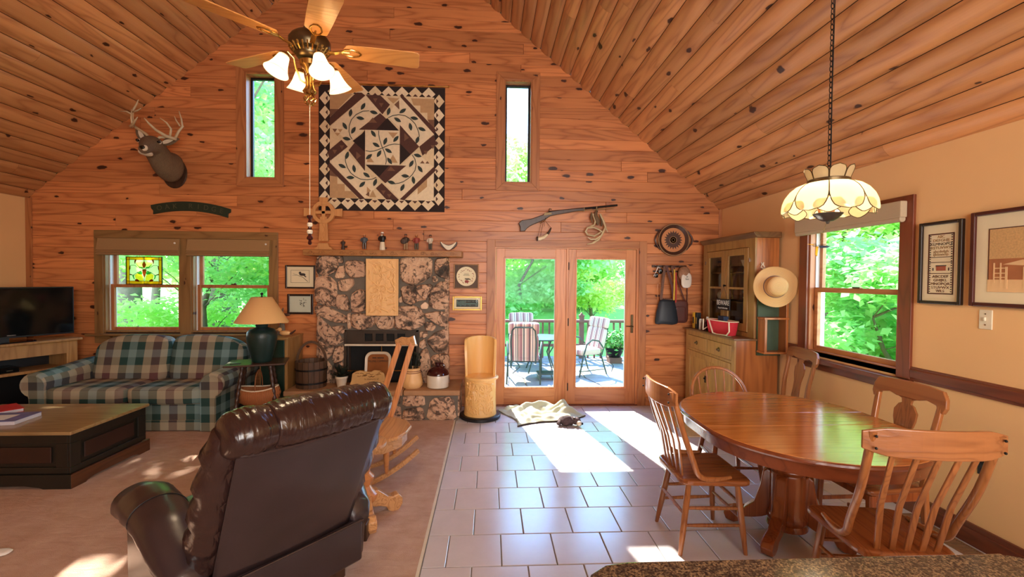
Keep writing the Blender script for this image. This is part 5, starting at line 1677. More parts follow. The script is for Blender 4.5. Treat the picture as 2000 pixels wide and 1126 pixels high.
def leg4(L, fr, bk_, hz, mat, r0=.016, r1=.019, r2=.012, square=False):
    for (tx, ty_2, bx, by) in fr + bk_:
        p0, p1 = Vector((tx, ty_2, hz)), Vector((bx, by, 0))
        if square:
            MB().sweep([p0, p0.lerp(p1, .5), p1], [.042, .038, .03], [.042, .038, .03], (0, 1, 0)).build('leg', mat, bevel=0.003, **L)
        else:
            MB().tube([p0, p0.lerp(p1, .25), p0.lerp(p1, .7), p1], [r0, r1, r1 * .95, r2], 12).build('leg', mat, smooth=True, **L)
def rod(L, p0, p1, mat='oak_chair', r=.009, nm='stretcher', bulge=1.35):
    p0, p1 = Vector(p0), Vector(p1)
    MB().tube([p0, p0.lerp(p1, .5), p1], [r, r * bulge, r], 10).build(nm, mat, smooth=True, **L)
def seat_poly(w1, w0, d, r=.05):
    P = []
    for (x, y) in ((w1 / 2, d / 2), (-w1 / 2, d / 2), (-w0 / 2, -d / 2), (w0 / 2, -d / 2)):
        P.append((x, y))
    out = []
    for i in range(4):
        p, q, s_ = Vector(P[i - 1]), Vector(P[i]), Vector(P[(i + 1) % 4])
        a_, b_ = q + (p - q).normalized() * r, q + (s_ - q).normalized() * r
        for t_ in (0, .25, .5, .75, 1):
            out.append(tuple((a_.lerp(q, t_)).lerp(q.lerp(b_, t_), t_)))
    return out
def slat_chair(loc, rz, label, nslat, lean=.13, backw=.50, topz=1.0):
    """bent post chair: posts rise from short arms on the seat; front is +y"""
    t_ = thing('slat_back_chair', label, 'chair', loc, rz, 'slat back chairs at the dining table')
    L = dict(parent=t_, local=True)
    MB().prism(seat_poly(.47, .41, .43, .07), .425, .46, 'xy').build('seat', 'oak_seat', bevel=0.013, seg=3, **L)
    fr = [(.16, .15, .20, .19), (-.16, .15, -.20, .19)]; bk_ = [(.14, -.14, .19, -.21), (-.14, -.14, -.19, -.21)]
    leg4(L, fr, bk_, .43, 'oak_chair')
    for zz in (.17, .27):
        k = (zz) / .43
        for sx in (-1, 1):
            rod(L, (sx * (.20 + (.16 - .20) * k), .19 - .04 * k, zz), (sx * (.19 + (.14 - .19) * k), -.21 + .07 * k, zz))
    rod(L, (-.182, .17, .21), (.182, .17, .21)); rod(L, (-.176, .165, .30), (.176, .165, .30)); rod(L, (-.172, -.18, .24), (.172, -.18, .24))
    yb = -.165
    for sx in (-1, 1):
        pts = [(sx * .20, .09, .472), (sx * .212, .0, .466), (sx * .216, -.08, .47), (sx * .218, -.125, .50), (sx * .224, -.15, .57), (sx * (.235), yb - lean * .5, .76), (sx * backw / 2 * .98, yb - lean, topz - .015)]
        sm = []
        for a_, b_ in zip(pts[:-1], pts[1:]):
            for q in range(4):
                sm.append(Vector(a_).lerp(Vector(b_), q / 4))
        sm.append(Vector(pts[-1]))
        for _ in range(2):
            sm = [sm[0]] + [(sm[i - 1] + sm[i] * 2 + sm[i + 1]) / 4 for i in range(1, len(sm) - 1)] + [sm[-1]]
        MB().tube(sm, [.010 + .007 * min(1, i / 6) for i in range(len(sm))], 12).build('bent_post', 'oak_chair', smooth=True, **L)
    m_ = MB()
    crest = []
    for k in range(15):
        u = -1 + 2 * k / 14
        crest.append((u * (backw / 2 + .028), yb - lean - .035 + .05 * u * u, topz - .055))
    m_.sweep(crest, .018, [.075, .10, .118, .122, .122, .122, .122, .122, .122, .122, .122, .122, .118, .10, .075])
    m_.build('crest_rail', 'oak_chair_x', bevel=0.004, **L)
    for i in range(nslat):
        u = -1 + 2 * i / (nslat - 1)
        p0 = Vector((u * .125, -.178, .455)); p1 = Vector((u * .165, yb - lean - .03 + .05 * u * u * .5, topz - .09))
        mid_ = p0.lerp(p1, .45) + Vector((0, .02, 0))
        MB().sweep([p0, p0.lerp(mid_, .5), mid_, mid_.lerp(p1, .5), p1], [.026, .027, .026, .024, .022], .011, (0, 1, 0)).build('back_slat', 'oak_chair', bevel=0.002, **L)
    for sx in (-1, 1):
        for zz in (topz - .03, topz - .08):
            MB().sphere((sx * backw / 2 * .98, yb - lean - .022 + .0, zz), .006, 6).build('screw', 'iron', **L)
    return t_
slat_chair((1.372, 2.80, 0), radians(-90), 'slat back chair at the left side of the table, facing right', 5, .12, .44, 1.01)
slat_chair((1.895, 2.06, 0), radians(-8), 'slat back chair nearest the camera, seen from behind at the near side of the table', 5, .15, .50, 1.045)

def splat_chair(loc, rz, label):
    t_ = thing('splat_back_chair', label, 'chair', loc, rz, 'vase splat chairs along the peach wall')
    L = dict(parent=t_, local=True)
    MB().prism(seat_poly(.45, .38, .41, .04), .425, .455, 'xy').build('seat', 'oak_seat', bevel=0.01, seg=3, **L)
    MB().box((-.19, -.16, .37), (.19, .17, .425)).build('seat_apron', 'oak_dark', bevel=0.004, **L)
    for sx in (-1, 1):
        MB().sweep([(sx * .19, .17, .42), (sx * .195, .175, .2), (sx * .19, .17, 0)], [.042, .038, .03], [.042, .038, .03], (0, 1, 0)).build('leg', 'oak_dark', bevel=0.003, **L)
        MB().sweep([(sx * .185, -.25, 0), (sx * .18, -.19, .25), (sx * .18, -.175, .45), (sx * .19, -.20, .7), (sx * .205, -.265, 1.0)], [.035, .038, .038, .036, .032], [.032, .036, .036, .032, .028], (0, 1, 0)).build('back_post', 'oak_chair', bevel=0.003, **L)
    for zz in (.13, .22):
        for sx in (-1, 1):
            MB().sweep([(sx * .185, -.22, zz), (sx * .19, .17, zz)], .015, .025).build('stretcher', 'oak_dark', **L)
    MB().sweep([(-.185, -.03, .17), (.185, -.03, .17)], .015, .025).build('stretcher', 'oak_dark', **L)
    tilt = Matrix.Translation((0, -.178, .48)) @ Matrix.Rotation(radians(9), 4, 'X')
    prof = [(-.05, .03), (-.055, .08), (-.048, .17), (-.05, .24), (-.072, .32), (-.075, .37), (-.05, .41), (-.03, .42), (-.035, .445), (-.06, .455)]
    poly = prof + [(-a_, b_) for a_, b_ in prof[::-1]]
    MB(tilt).prism(poly, -.007, .007).build('vase_splat', 'oak_chair', bevel=0.003, **L)
    cr_ = [(-.235, .50), (-.24, .45), (-.225, .415), (-.195, .42), (-.18, .455), (-.12, .47), (-.07, .455), (.07, .455), (.12, .47), (.18, .455), (.195, .42), (.225, .415), (.24, .45), (.235, .50), (.21, .545), (.12, .558), (0, .56), (-.12, .558), (-.21, .545)]
    MB(tilt).prism(cr_, -.012, .014).build('crest_rail', 'oak_chair_x', bevel=0.006, seg=3, **L)
    MB(tilt).box((-.17, -.01, .0), (.17, .012, .04)).build('lower_rail', 'oak_chair', bevel=0.003, **L)
    return t_
splat_chair((2.385, 2.66, 0), radians(92), 'splat back chair at the right side of the table, facing the table')
splat_chair((2.68, 4.06, 0), radians(84), 'splat back chair against the peach wall beside the tall cabinet')

bwc = thing('bow_back_chair', 'bow back spindle chair behind the far side of the table', 'chair', (1.92, 3.47, 0), radians(176))
L = dict(parent=bwc, local=True)
MB().prism(seat_poly(.45, .38, .40, .12), .42, .45, 'xy').build('seat', 'oak_seat', bevel=0.012, seg=3, **L)
leg4(L, [(.15, .13, .21, .18), (-.15, .13, -.21, .18)], [(.13, -.13, .19, -.20), (-.13, -.13, -.19, -.20)], .43, 'oak_dark')
for sx in (-1, 1):
    rod(L, (sx * .185, .155, .18), (sx * .165, -.17, .18), 'oak_dark'); rod(L, (sx * .17, .145, .28), (sx * .155, -.16, .28), 'oak_dark')
rod(L, (-.18, .155, .22), (.18, .155, .22), 'oak_dark')
bow = []
for k in range(29):
    a_ = pi * k / 28
    bow.append((-.225 * cos(a_) * (1 if abs(cos(a_)) < 1 else 1), -.17 - .10 * sin(a_) , .70 + .21 * sin(a_)))
bow = [(-.185, -.15, .44), (-.205, -.155, .55), (-.222, -.165, .64)] + bow + [(.222, -.165, .64), (.205, -.155, .55), (.185, -.15, .44)]
MB().tube(bow, .0145, 10).build('bow', 'oak_chair', smooth=True, **L)
for i in range(5):
    u = (i - 2) / 2
    x1_ = u * .15
    zt = .70 + .21 * sqrt(max(0, 1 - (x1_ / .225) ** 2)); yt = -.17 - .10 * sqrt(max(0, 1 - (x1_ / .225) ** 2))
    p0, p1 = Vector((u * .12, -.155, .445)), Vector((x1_, yt, zt))
    n_ = 13
    MB().tube([p0.lerp(p1, k / (n_ - 1)) for k in range(n_)], [.007 + (.005 if k in (2, 4, 6) else 0) for k in range(n_)], 8).build('spindle', 'oak_chair', smooth=True, **L)

# ================================================================== granite counter in the foreground
ct = thing('kitchen_counter', 'dark speckled granite counter with rounded corner in the bottom foreground', 'counter', (1.3, .6, 0))
P = [(.235, 1.03), (.255, 1.075), (.30, 1.108), (.36, 1.118)] + [(1.372, 1.118), (1.42, .98), (1.42, .30), (.235, .30)]
MB().prism(P, .895, .93, 'xy').build('granite_top', 'granite', ct, bevel=0.006, seg=3)
MB().box((.33, .34, 0), (1.36, 1.03, .895)).build('counter_base', 'cab_wood', ct, bevel=0.004)
c2 = thing('side_counter', 'lighter granite counter end at the far bottom right', 'counter', (1.7, .9, 0))
MB().prism([(1.425, .30), (1.425, .97), (1.378, 1.112), (1.39, 1.118), (2.3, .62), (2.3, .30)], .89, .925, 'xy').build('granite_top', 'granite', c2, bevel=0.004)
MB().prism([(1.47, .33), (1.47, .95), (2.25, .56), (2.25, .33)], 0, .89, 'xy').build('counter_base', 'cab_wood', c2)

mt_ = thing('woven_mat', 'small tan woven mat on the tiles in front of the cupboard', 'mat', (2.33, 5.05, 0))
MB().box((2.13, 4.62, .001), (2.52, 5.50, .010)).build('weave', 'wicker', mt_, bevel=0.003)
for y_ in (4.60, 5.50):
    MB().box((2.13, y_, .001), (2.52, y_ + .02, .006)).build('fringe', 'paper', mt_)
# floor register along the right wall
vt = thing('floor_register', 'brown slatted metal floor register beside the right baseboard', 'vent', (2.98, 2.75, 0))
m_ = MB(); m_.box((2.90, 2.42, 0), (2.915, 3.02, .006)).box((3.01, 2.42, 0), (3.025, 3.02, .006)).box((2.915, 2.42, 0), (3.01, 2.435, .006)).box((2.915, 3.005, 0), (3.01, 3.02, .006))
m_.build('rim', 'vent_metal', vt)
for i in range(38):
    y_ = 2.44 + i * .015
    MB().box((2.915, y_, .0), (3.01, y_ + .007, .005)).build('slat', 'vent_metal', vt)
# wall switch, outlet
sw = thing('light_switch', 'cream toggle light switch plate below the large framed picture', 'switch', (XR - .005, 2.61, 1.43))
MB().box((XR - .007, 2.573, 1.368), (XR, 2.647, 1.488)).build('plate', 'cream', sw, bevel=0.003)
MB().box((XR - .018, 2.605, 1.42), (XR - .006, 2.615, 1.442)).build('toggle', 'cream', sw, bevel=0.002)
for zz in (1.395, 1.463):
    MB().cyl((XR - .009, 2.61, zz), (XR - .006, 2.61, zz), .004).build('screw', 'antique', sw)
ol = thing('wall_outlet', 'black wall outlet box with cover missing, low on the peach wall', 'outlet', (XR - .005, 2.595, .52))
MB().box((XR - .006, 2.56, .462), (XR, 2.632, .58)).build('box', 'black', ol, bevel=0.003)
for zz in (.495, .545):
    MB().cyl((XR - .013, 2.596, zz), (XR - .006, 2.596, zz), .016, n=14).build('socket', 'iron', ol, smooth=True)

# ================================================================== tall cabinet (hutch) against the right wall
hu = thing('hutch_cabinet', 'pine step-back cupboard with glazed upper doors against the peach wall', 'cabinet', (2.8, 5.1, 0))
LX, UX, HY0_, HY1_, HZc, HZt = 2.57, 2.80, 4.55, 5.70, 1.03, 2.12
XB = XR - .03
MB().box((LX + .02, HY0_, .0), (XB, HY0_ + .02, HZc)).build('lower_side', 'cab_side', hu, bevel=0.002)
MB().box((LX + .02, HY1_ - .02, .0), (XB, HY1_, HZc)).build('lower_side', 'cab_wood', hu)
MB().box((LX + .02, HY0_ + .02, .05), (XB, HY1_ - .02, .07)).box((XB - .01, HY0_ + .02, .07), (XB, HY1_ - .02, HZc)).build('carcass', 'cab_dark', hu)
MB().box((LX - .02, HY0_ - .02, HZc), (XB, HY1_ + .02, HZc + .022)).build('counter_top', 'cab_dark', hu, bevel=0.006)
f_ = MB()
f_.box((LX, HY0_, 0), (LX + .02, HY0_ + .06, HZc)); f_.box((LX, HY1_ - .06, 0), (LX + .02, HY1_, HZc)); f_.box((LX, HY0_ + .06, .97), (LX + .02, HY1_ - .06, HZc)); f_.box((LX, HY0_ + .06, .78), (LX + .02, HY1_ - .06, .81)); f_.box((LX, HY0_ + .06, 0), (LX + .02, HY1_ - .06, .10))
MYc = (HY0_ + HY1_) / 2
f_.box((LX, MYc - .015, .81), (LX + .02, MYc + .015, .97))
f_.build('face_frame', 'cab_wood', hu, bevel=0.002)
for a_, b_ in ((HY0_ + .063, MYc - .018), (MYc + .018, HY1_ - .063)):
    d_ = MB().box((LX - .006, a_, .813), (LX + .015, b_, .967)).build('drawer', 'cab_wood', hu, bevel=0.004)
    m_ = MB(Matrix.Translation((LX - .006, (a_ + b_) / 2, .89)) @ Matrix.Rotation(-pi / 2, 4, 'Y'))
    m_.lathe([(.026, 0), (.026, .003), (.012, .005), (.009, .018), (.013, .024), (.006, .028)], n=16)
    m_.build('knob', 'antique', d_, smooth=True)
for a_, b_ in ((HY0_ + .063, MYc - .002), (MYc + .002, HY1_ - .063)):
    d_ = MB().box((LX + .004, a_ + .05, .15), (LX + .012, b_ - .05, .73)).build('door', 'cab_wood', hu)
    m_ = MB()
    m_.box((LX - .004, a_, .103), (LX + .016, a_ + .06, .777)); m_.box((LX - .004, b_ - .06, .103), (LX + .016, b_, .777)); m_.box((LX - .004, a_ + .06, .71), (LX + .016, b_ - .06, .777)); m_.box((LX - .004, a_ + .06, .103), (LX + .016, b_ - .06, .17))
    m_.build('door_frame', 'cab_wood', d_, bevel=0.003)
m_ = MB(); m_.box((LX - .008, MYc + .02, .45), (LX - .003, MYc + .05, .53)); m_.sphere((LX - .016, MYc + .035, .50), .012, 8); m_.build('latch', 'iron', hu)
# upper case
MB().box((UX, HY0_ + .01, HZc + .022), (XB, HY0_ + .028, HZt)).build('upper_side', 'cab_side', hu, bevel=0.002)
MB().box((UX, HY1_ - .03, HZc + .022), (XB, HY1_ - .01, HZt)).build('upper_side', 'cab_wood', hu)
MB().box((XB - .01, HY0_ + .028, HZc), (XB, HY1_ - .03, HZt)).build('upper_back', 'cab_wood', hu)
for zz in (1.15, 1.42, 1.575, 1.76, 2.06):
    MB().box((UX + .03, HY0_ + .028, zz - .016), (XB - .01, HY1_ - .03, zz)).build('shelf', 'cab_wood', hu)
f_ = MB()
f_.box((UX - .02, HY0_ + .01, HZc + .022), (UX, HY0_ + .12, HZt)); f_.box((UX - .02, HY1_ - .10, HZc + .022), (UX, HY1_ - .01, HZt)); f_.box((UX - .02, HY0_ + .12, 2.02), (UX, HY1_ - .10, HZt)); f_.box((UX - .02, HY0_ + .12, HZc + .022), (UX, HY1_ - .10, 1.10))
f_.build('upper_face_frame', 'cab_wood', hu, bevel=0.002)
MB().prism([(UX - .02, HZt - .01), (UX - .06, HZt + .035), (UX - .06, HZt + .05), (XB, HZt + .05), (XB, HZt - .01)], HY0_ - .03, HY1_ + .02, 'xz').build('cornice', 'cab_dark', hu, bevel=0.006)
UM = 5.15
for a_, b_ in ((HY0_ + .125, UM - .002), (UM + .002, HY1_ - .105)):
    m_ = MB()
    x0_, x1_ = UX - .028, UX - .004
    m_.box((x0_, a_, 1.105), (x1_, a_ + .075, 2.015)); m_.box((x0_, b_ - .075, 1.105), (x1_, b_, 2.015)); m_.box((x0_, a_ + .075, 1.94), (x1_, b_ - .075, 2.015)); m_.box((x0_, a_ + .075, 1.105), (x1_, b_ - .075, 1.19)); m_.box((x0_ + .004, a_ + .075, 1.562), (x1_, b_ - .075, 1.585))
    d_ = m_.build('glazed_door', 'cab_wood', hu, bevel=0.003)
    for z0_, z1_ in ((1.185, 1.565), (1.58, 1.945)):
        MB().box((UX - .014, a_ + .07, z0_), (UX - .011, b_ - .07, z1_)).build('pane', 'cab_glass', d_)
MB().cyl((UX - .028, UM - .03, 1.60), (UX - .055, UM - .03, 1.60), .008, .014, 10).build('door_knob', 'iron', hu, smooth=True)
for yy in (HY0_ + .10, HY1_ - .08):
    MB().box((UX - .03, yy, 1.86), (UX - .02, yy + .008, 1.90)).build('catch', 'chrome', hu)
CXm = 2.92
def crock(name, lab, cat, y, z, prof, mat, grp='dishes in the tall cupboard', n=24):
    t_ = thing(name, lab, cat, (CXm, y, z), 0, grp)
    MB().lathe(prof, n=n).build('body', mat, t_, smooth=True, local=True)
    return t_
crock('mixing_bowl', 'large white footed bowl on the top shelf behind glass', 'bowl', 4.86, 1.76, [(.04, 0), (.045, .02), (.085, .07), (.10, .12), (.105, .13), (.095, .13), (.04, .03)], 'cream')
crock('serving_bowl', 'pale green bowl on the middle shelf at right, upper of two', 'bowl', 4.82, 1.475, [(.05, 0), (.09, .04), (.10, .065), (.092, .065), (.04, .02)], 'paper_grey')
crock('serving_bowl', 'white bowl on the middle shelf at right, under the pale green one', 'bowl', 4.82, 1.42, [(.05, 0), (.09, .035), (.10, .055), (.092, .055), (.04, .02)], 'cream')
tp = crock('teapot', 'white lobed pitcher on the middle shelf at left behind glass', 'teapot', 5.42, 1.42, [(.04, 0), (.075, .03), (.085, .06), (.07, .10), (.05, .115), (.055, .125), (.045, .125)], 'cream')
MB().tube([(0, .07, .09), (0, .12, .11), (0, .12, .06), (0, .075, .035)], .007, 7).build('handle', 'cream', tp, smooth=True, local=True)
MB().tube([(0, -.07, .05), (0, -.11, .08), (0, -.13, .12)], [.016, .011, .009], 8).build('spout', 'cream', tp, smooth=True, local=True)
tp2 = crock('brown_mug', 'brown glazed mug beside the stacked bowls', 'mug', 5.00, 1.42, [(.035, 0), (.04, .01), (.04, .09), (.035, .09), (.033, .02)], 'clay_dark')
MB().tube([(0, .035, .07), (0, .065, .06), (0, .06, .03), (0, .036, .025)], .006, 6).build('handle', 'clay_dark', tp2, smooth=True, local=True)
pt = thing('platter', 'large pale oval platter standing on edge on the second shelf', 'plate', (CXm + .06, 4.80, 1.575), 0, 'dishes in the tall cupboard')
MB(Matrix.Translation((0, 0, .115)) @ Matrix.Rotation(radians(-80), 4, 'Y')).lathe([(.07, .0), (.09, .006), (.12, .02), (.122, .024), (.09, .012)], n=30, sx=.9).build('body', 'paper_grey', pt, smooth=True, local=True)
gl_labels = ['clear stemmed glass on the top left shelf, leftmost', 'clear stemmed glass on the top left shelf, middle', 'clear stemmed glass on the top left shelf, nearest the door post']
gp = None
for i, lb in enumerate(gl_labels):
    if gp is None:
        gp = crock('wine_glass', lb, 'glass', 5.52, 1.76, [(.028, 0), (.03, .003), (.005, .01), (.004, .06), (.02, .075), (.032, .10), (.03, .15), (.028, .15), (.03, .10), (.002, .07)], 'cab_glass', 'stemmed glasses', 16)
    else:
        copy_tree(gp, (CXm, 5.52 - i * .09, 1.76), 0, lb)
for i, (yy, lb) in enumerate(((4.80, 'clear tumbler on the bottom shelf, nearest the cabinet side'), (4.92, 'clear tumbler on the bottom shelf, second from the cabinet side'))):
    crock('tumbler', lb, 'glass', yy, 1.15, [(.028, 0), (.034, .10), (.031, .10), (.026, .008)], 'cab_glass', 'tumblers', 16)
# BEWARE sign hung from the knob
bs_ = thing('beware_sign', 'small black sign reading BEWARE hanging from the cabinet knob by a cord', 'sign', (UX - .06, UM - .03, 1.38))
MB().box((UX - .058, UM - .18, 1.315), (UX - .048, UM + .12, 1.445)).build('board', 'black', bs_, bevel=0.002)
text('lettering', 'BEWARE', .08, 'white', bs_, facing_x(UX - .0585, UM - .03, 1.397), .0006, .9)
text('small_lettering', "Dog can't hold its licker", .026, 'white', bs_, facing_x(UX - .0585, UM - .03, 1.338), .0006, .85)
MB().tube([(UX - .053, UM - .12, 1.438), (UX - .05, UM - .03, 1.60), (UX - .053, UM + .06, 1.438)], .0035, 6).build('cord', 'strap_pattern', bs_)
nv = thing('navy_box', 'small navy blue box standing behind the red basket', 'box', (2.72, 5.06, HZc + .022))
MB().box((-.03, -.06, 0), (.03, .07, .19)).build('box', 'navy', nv, bevel=0.004, local=True)
MB().box((-.032, -.06, .185), (.032, .07, .195)).build('lid', 'navy', nv, bevel=0.003, local=True)
# red basket bag
rb = thing('red_basket', 'red fabric basket with cream rims and bent wooden handle on the cupboard ledge', 'basket', (2.665, 4.99, HZc + .022), radians(8))
L = dict(parent=rb, local=True)
R = []
m_ = MB()
for z_, k_ in ((0, .86), (.06, .93), (.15, 1.0), (.15, .96), (.03, .84)):
    R.append([m_.v((a_ * k_, b_ * k_, z_)) for a_, b_ in [( .075 * cos(q) * abs(cos(q)) ** -.35 if abs(cos(q)) > .02 else 0, .235 * sin(q) * abs(sin(q)) ** -.35 if abs(sin(q)) > .02 else 0) for q in [2 * pi * i / 36 for i in range(36)]]])
m_.ring_join(R, True, True)
m_.build('fabric_body', 'red', smooth=True, auto=50, **L)
rim = [(.078 * cos(q) * abs(cos(q)) ** -.35 if abs(cos(q)) > .02 else 0, .24 * sin(q) * abs(sin(q)) ** -.35 if abs(sin(q)) > .02 else 0) for q in [2 * pi * i / 36 for i in range(37)]]
MB().tube([(a_, b_, .152) for a_, b_ in rim], .006, 8).build('top_rim', 'cream', smooth=True, **L)
MB().tube([(-.085, .12, .155), (-.10, .02, .01), (-.10, -.05, .0), (-.10, -.22, .01), (-.095, -.255, .05), (-.085, -.235, .155)], .008, 8).build('handle', 'cream', smooth=True, **L)
MB().tube([(.085, .12, .155), (.04, .25, .08), (-.06, .262, .02), (-.085, .22, .15)], .008, 8).build('handle', 'cream', smooth=True, **L)
cl = thing('car_keys', 'small bunch of silver keys lying on the ledge in front of the red basket', 'keys', (2.60, 4.72, HZc + .022))
MB().box((-.02, -.05, 0), (.01, .05, .008), Matrix.Rotation(.3, 4, 'Z')).lathe([(.018, 0), (.018, .004)], (0, .07, 0), 14).build('key', 'chrome', cl, bevel=0.002, local=True)
for nm, lb, ct_, y_, w_, h_, mt_, r_ in (('yellow_carton', 'yellow and black carton at the far end of the cupboard ledge', 'box', 5.60, .05, .20, 'yellow', 0), ('black_carton', 'tall black carton next to the yellow carton', 'box', 5.52, .05, .20, 'black', 0),
                              ('white_tube', 'white tube between the black carton and the dark candle', 'tube', 5.45, .04, .13, 'white', 1), ('dark_candle', 'dark red jar candle beside the red basket', 'candle', 5.33, .075, .115, 'maroon_glaze', 1), ('slim_bottle', 'slim dark bottle with a white cap behind the white tube', 'bottle', 5.40, .035, .16, 'black', 1)):
    t_ = thing(nm, lb, ct_, (2.64 + (.06 if nm == 'slim_bottle' else 0), y_, HZc + .022))
    if r_:
        MB().lathe([(w_ / 2, 0), (w_ / 2 + .001, .005), (w_ / 2, h_ * .85), (w_ / 2 * .8, h_ * .9)], n=20).build('body', mt_, t_, smooth=True, local=True)
        MB().lathe([(w_ / 2 * .82, h_ * .88), (w_ / 2 * .8, h_)], n=18).build('cap', 'maroon_glaze' if nm == 'dark_candle' else 'white', t_, smooth=True, local=True)
    else:
        MB().box((-w_ / 2, -w_ / 2, 0), (w_ / 2, w_ / 2, h_)).build('carton', mt_, t_, bevel=0.002, local=True)
        MB().box((-w_ / 2 - .001, -w_ / 2 + .008, h_ * .3), (-w_ / 2, w_ / 2 - .008, h_ * .7)).build('label_panel', 'black' if mt_ == 'yellow' else 'gold', t_, local=True)
# small whatnot shelf on the cupboard's side
wn_ = thing('whatnot_shelf', 'small wooden shelf box with green back on the side of the cupboard', 'shelf', (2.94, 4.48, .9))
MB().box((2.80, 4.52, .88), (3.045, 4.548, 1.52)).build('green_back', 'shelf_green', wn_)
MB().box((2.80, 4.40, .93), (2.825, 4.52, 1.27)).build('side', 'cab_side', wn_, bevel=0.003); MB().box((3.022, 4.40, .93), (3.047, 4.52, 1.50)).build('side', 'cab_side', wn_, bevel=0.003)
MB().box((2.79, 4.39, .915), (3.05, 4.52, .935)).build('shelf_board', 'cab_side', wn_, bevel=0.003); MB().box((2.79, 4.39, 1.265), (3.05, 4.52, 1.285)).build('shelf_board', 'cab_side', wn_, bevel=0.003)
# straw hat
ht = thing('straw_hat', 'wide brimmed straw hat hanging on the side of the cupboard', 'hat', (2.87, 4.36, 1.60), radians(-14))
L = dict(parent=ht, local=True)
HM = Matrix.Rotation(radians(84), 4, 'X')
def hatfn(u, v):
    a_ = 2 * pi * u
    if v < .45:
        r = .0 + .095 * (v / .45) ** .7; z_ = .10 - .02 * (v / .45) ** 4
    elif v < .6:
        t_ = (v - .45) / .15; r = .095 + .012 * t_; z_ = .08 - .075 * t_
    else:
        t_ = (v - .6) / .4; r = .107 + .10 * t_; z_ = .005 + .014 * sin(a_ * 2 + .6) * t_ + .012 * sin(a_ * 3) * t_
    return HM @ Vector((r * cos(a_), r * sin(a_), z_))
m_ = MB(); m_.grid(48, 30, hatfn, True)
m_.build('woven_body', 'straw', smooth=True, auto=0, solid=.003, **L)
MB().tube([HM @ Vector((.109 * cos(a_), .109 * sin(a_), .012)) for a_ in [2 * pi * k / 36 for k in range(37)]], .004, 5).build('hat_band', 'bag_brown', smooth=True, **L)
hk = thing('hat_hook', 'pale scrolled hook above the straw hat on the cupboard side', 'hook', (2.84, 4.53, 1.80))
MB().tube([(0, .015, .05), (.0, .0, .03), (-.02, -.01, .0), (0, -.04, -.02), (.02, -.01, .0), (.01, 0, .03), (.02, .01, .05)], .005, 6).build('scroll', 'cream', hk, smooth=True, local=True)

# ================================================================== things on the gable wall
# quilt
qt = thing('wall_quilt', 'brown and cream appliqued patchwork quilt hanging on a rod between the tall windows', 'quilt', (-1.37, 5.78, 2.5))
QY = YW - .012
def Q(a, b):
    return (-2.155 + (a - 12) / 1068.0 * 1.578, 4.078 - (b - 30) / 1078.0 * 1.575)
for nm_, c_ in (('q_dark', S(46, 34, 32)), ('q_brown', S(86, 56, 48)), ('q_mid', S(122, 88, 68)), ('q_tan', S(190, 154, 112)), ('q_cream', S(226, 204, 164)), ('q_light', S(236, 218, 184)), ('q_leaf', S(56, 66, 62))):
    M[nm_] = plain(nm_, c_, 0.95, var=.10, nscale=26, bump=.25)
MB().box((Q(12, 0)[0], QY, Q(0, 1108)[1]), (Q(1080, 0)[0], YW - .001, Q(0, 30)[1])).build('backing', 'q_dark', qt, bevel=0.004)
lay = {'n': 0}
def patch(pts, mat, lv, nm='patch'):
    P_ = [Q(*p) for p in pts]
    return MB().prism(P_, QY - .0016 * lv, QY - .0016 * (lv - 1), 'xz').build(nm, mat, qt)
# border of light chevrons between dark triangles
cs = [145 + 113.6 * i for i in range(8)]
for i, c in enumerate(cs):
    for (cx, cy, inn) in ((c, 88, (0, 1)), (c, 1042, (0, -1))):
        patch([(cx - 57, cy), (cx, cy - 57), (cx + 57, cy), (cx, cy + 57)], 'q_light' if i % 3 else 'q_cream', 1)
        q_ = 22
        patch([(cx - q_, cy + inn[1] * 26), (cx, cy + inn[1] * 4), (cx + q_, cy + inn[1] * 26)], 'q_brown', 2)
rws = [148 + 121 * i for i in range(8)]
for i, c in enumerate(rws):
    for (cx, inn) in ((66, 1), (1028, -1)):
        cy = c
        patch([(cx - 47, cy), (cx, cy - 58), (cx + 47, cy), (cx, cy + 58)], 'q_light' if (i + (inn > 0)) % 3 else 'q_cream', 1)
        patch([(cx + inn * 22, cy - 22), (cx + inn * 4, cy), (cx + inn * 22, cy + 22)], 'q_brown', 2)
patch([(107, 102), (988, 118), (988, 1010), (107, 1000)], 'q_cream', 2, 'centre_ground')
patch([(107, 102), (300, 104), (107, 310)], 'q_tan', 3); patch([(107, 240), (180, 240), (107, 310)], 'q_mid', 4)
patch([(790, 130), (988, 130), (988, 310), (930, 310), (930, 250), (870, 250), (870, 190), (812, 190)], 'q_tan', 3); patch([(930, 310), (988, 310), (988, 400)], 'q_mid', 4)
patch([(107, 770), (170, 820), (170, 880), (232, 880), (232, 940), (290, 940), (340, 1000), (107, 1000)], 'q_tan', 3); patch([(107, 740), (107, 810), (170, 820)], 'q_mid', 4)
patch([(988, 770), (988, 1010), (760, 1010)], 'q_light', 3); patch([(850, 890), (930, 810), (930, 890), (850, 960)], 'q_tan', 4)
